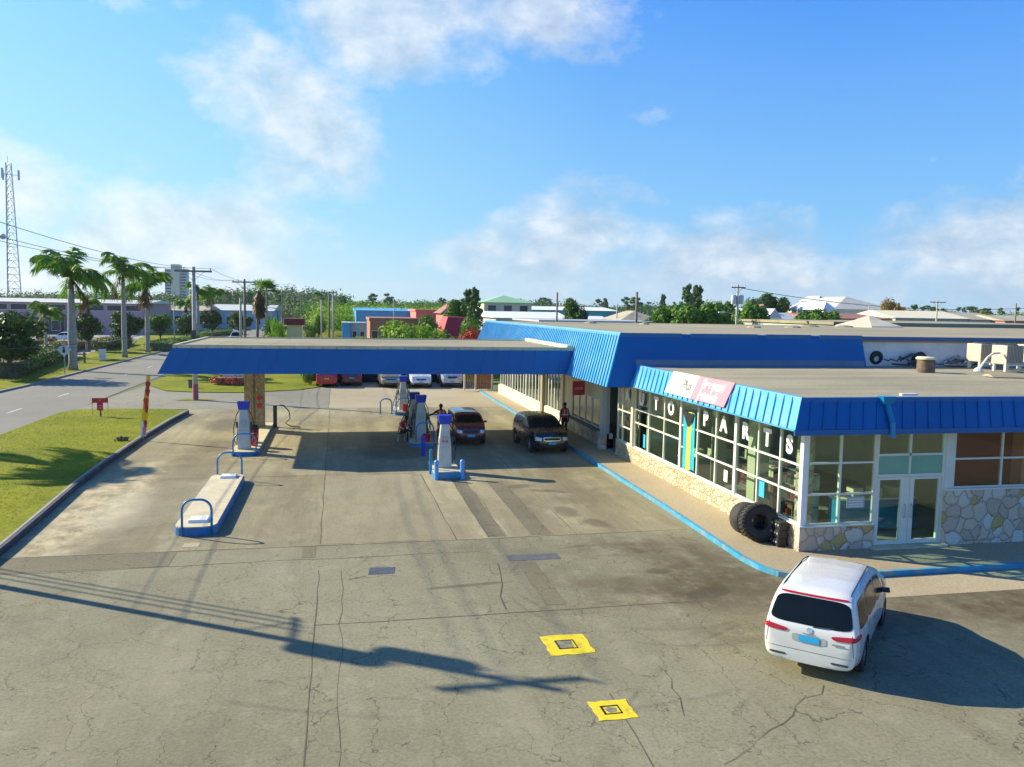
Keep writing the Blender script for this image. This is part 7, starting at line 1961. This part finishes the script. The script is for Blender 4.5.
# right background
wh = house('small_house', 'little white gabled house with grey roof', AX(768.5, 112), AX(780, 112), 112, 124, 5.9, 'white', 'greyroof', 1.5, 'gabley', .3, 1, (.75, .92), cat='house', ww=.15)
house('cupola_house', 'cream cupola with dark pointed roof beside the little white house', AX(762, 118), AX(769, 118), 118, 122, 6.9, 'cream_wall', 'browntile', 1.2, 'hip', .3, 2, (.82, .95))
house('long_building', 'grey roofed wing right of the little white house', AX(781, 114), AX(802, 114), 114, 124, 5.7, 'white_wall', 'greyroof', 1.1, 'gablex', .3, 0)
house('signboard_wall', 'low white parapet with a red band beyond the station roof', AX(797, 88), AX(814, 88), 88, 90, 5.5, 'white', 'white', .12, 'flat', .02, 0, cat='wall')
house('signboard_wall', 'bright red parapet continuing the white one to the right', AX(814.3, 88), AX(834, 88), 88, 90, 5.5, 'red', 'redroof', .12, 'flat', .02, 0, cat='wall')
house('long_building', 'low brown building with reddish roof in front of the pale pyramid house', AX(820, 110), AX(893, 110), 110, 128, 6.1, 'brown', 'browntile', .75, 'gablex', .2, 0)
hp = house('large_house', 'large pale house with white pyramid roof', AX(835, 150), AX(892, 150), 150, 170, 7.8, 'white_wall', 'pyroof', 2.7, 'hip', .7, 7, (.62, .85), cat='house')
house('house_wing', 'white wing at the left of the pale pyramid roofed house', AX(824, 148), AX(834, 148), 148, 160, 7.6, 'white_wall', 'whiteroof', 1.6, 'hip', .5, 2, (.7, .9), cat='house')
house('cupola_house', 'small two storey cream tower with dark hipped roof left of the pyramid roofed house', AX(818, 165), AX(826, 165), 165, 172, 9.6, 'cream_wall', 'greyroof', 1.2, 'hip', .4, 2, (.8, .93))
house('long_building', 'building with bright cream metal roof in two long panels', AX(896, 131), AX(969, 131), 131, 145, 6.3, 'grey_wall', 'creamroof', 1.35, 'gablex', .3, 0)
house('long_building', 'grey brown roofed end of the cream roofed building', AX(969.5, 131), AX(1004, 131), 131, 145, 6.2, 'grey_wall', 'tanroof', 1.3, 'gablex', .3, 0)
house('long_building', 'pale terracotta roofed building at the right edge', AX(1006, 128), AX(1080, 128), 128, 140, 6.1, 'salmon', 'tanroof', 1.0, 'gablex', .3, 0)
house('long_building', 'wide flat grey gravel roof close behind the station roof at the right', AX(835, 72), AX(1160, 72), 72, 104, 5.65, 'grey_wall', 'roofgravel', .28, 'flat', .2, 0)
# vehicles far off
def far_car(u, y, label, paint, rz=0, L=4.3, H=1.5, st='sedan', grp='vehicles in the distance', cat='car'):
    return hatch('distant_car', label, (AX(u, y), y, .02), rz, paint, L, 1.8, H, st, grp, cat)
PBL = carpaint('blue_grey_car_paint', (.2, .3, .45), .2)
far_car(63, 150, 'white car parked in front of the pink building, nearer the palm', PWH, PI / 2 + .1)
far_car(72, 158, 'silver car parked in front of the pink building right of the white one', PSIL, PI / 2)
hatch('distant_van', 'pale grey van on the road beyond the canopy, nearest of the road traffic', (-17.4, 150, .02), PI, PSIL, 4.6, 1.85, 1.9, 'suv', 'vehicles in the distance', 'van')
hatch('distant_car', 'white car on the road beyond the canopy behind the grey van', (-21.6, 190, .02), 0, PWH, 4.3, 1.8, 1.5, 'sedan', 'vehicles in the distance', 'car')
hatch('distant_car', 'small blue grey car far along the road', (-17.8, 215, .02), PI, PBL, 4.3, 1.8, 1.5, 'sedan', 'vehicles in the distance', 'car')
hatch('distant_van', 'small white van parked on the grass beside the brick building', (AX(388, 104), 104, .03), PI / 2, PWH, 4.4, 1.8, 1.9, 'suv', 'vehicles in the distance', 'van')

# ------------------------------------------------------------------ HAZE
b = MB(); b.box(-1900, 1900, -200, 2700, -1.0, 76)
hz = b.build('haze', bpy.data.materials.new('thin_air_haze')); hz['kind'] = 'stuff'
hm = hz.data.materials[0]; hm.use_nodes = True; hm.node_tree.nodes.clear()
pv = hm.node_tree.nodes.new('ShaderNodeVolumePrincipled'); ho = hm.node_tree.nodes.new('ShaderNodeOutputMaterial')
pv.inputs['Color'].default_value = (.75, .86, 1.0, 1); pv.inputs['Density'].default_value = .00012; pv.inputs['Anisotropy'].default_value = .2
hm.node_tree.links.new(pv.outputs[0], ho.inputs['Volume'])
hz.display_type = 'WIRE'
scn.cycles.volume_bounces = 0
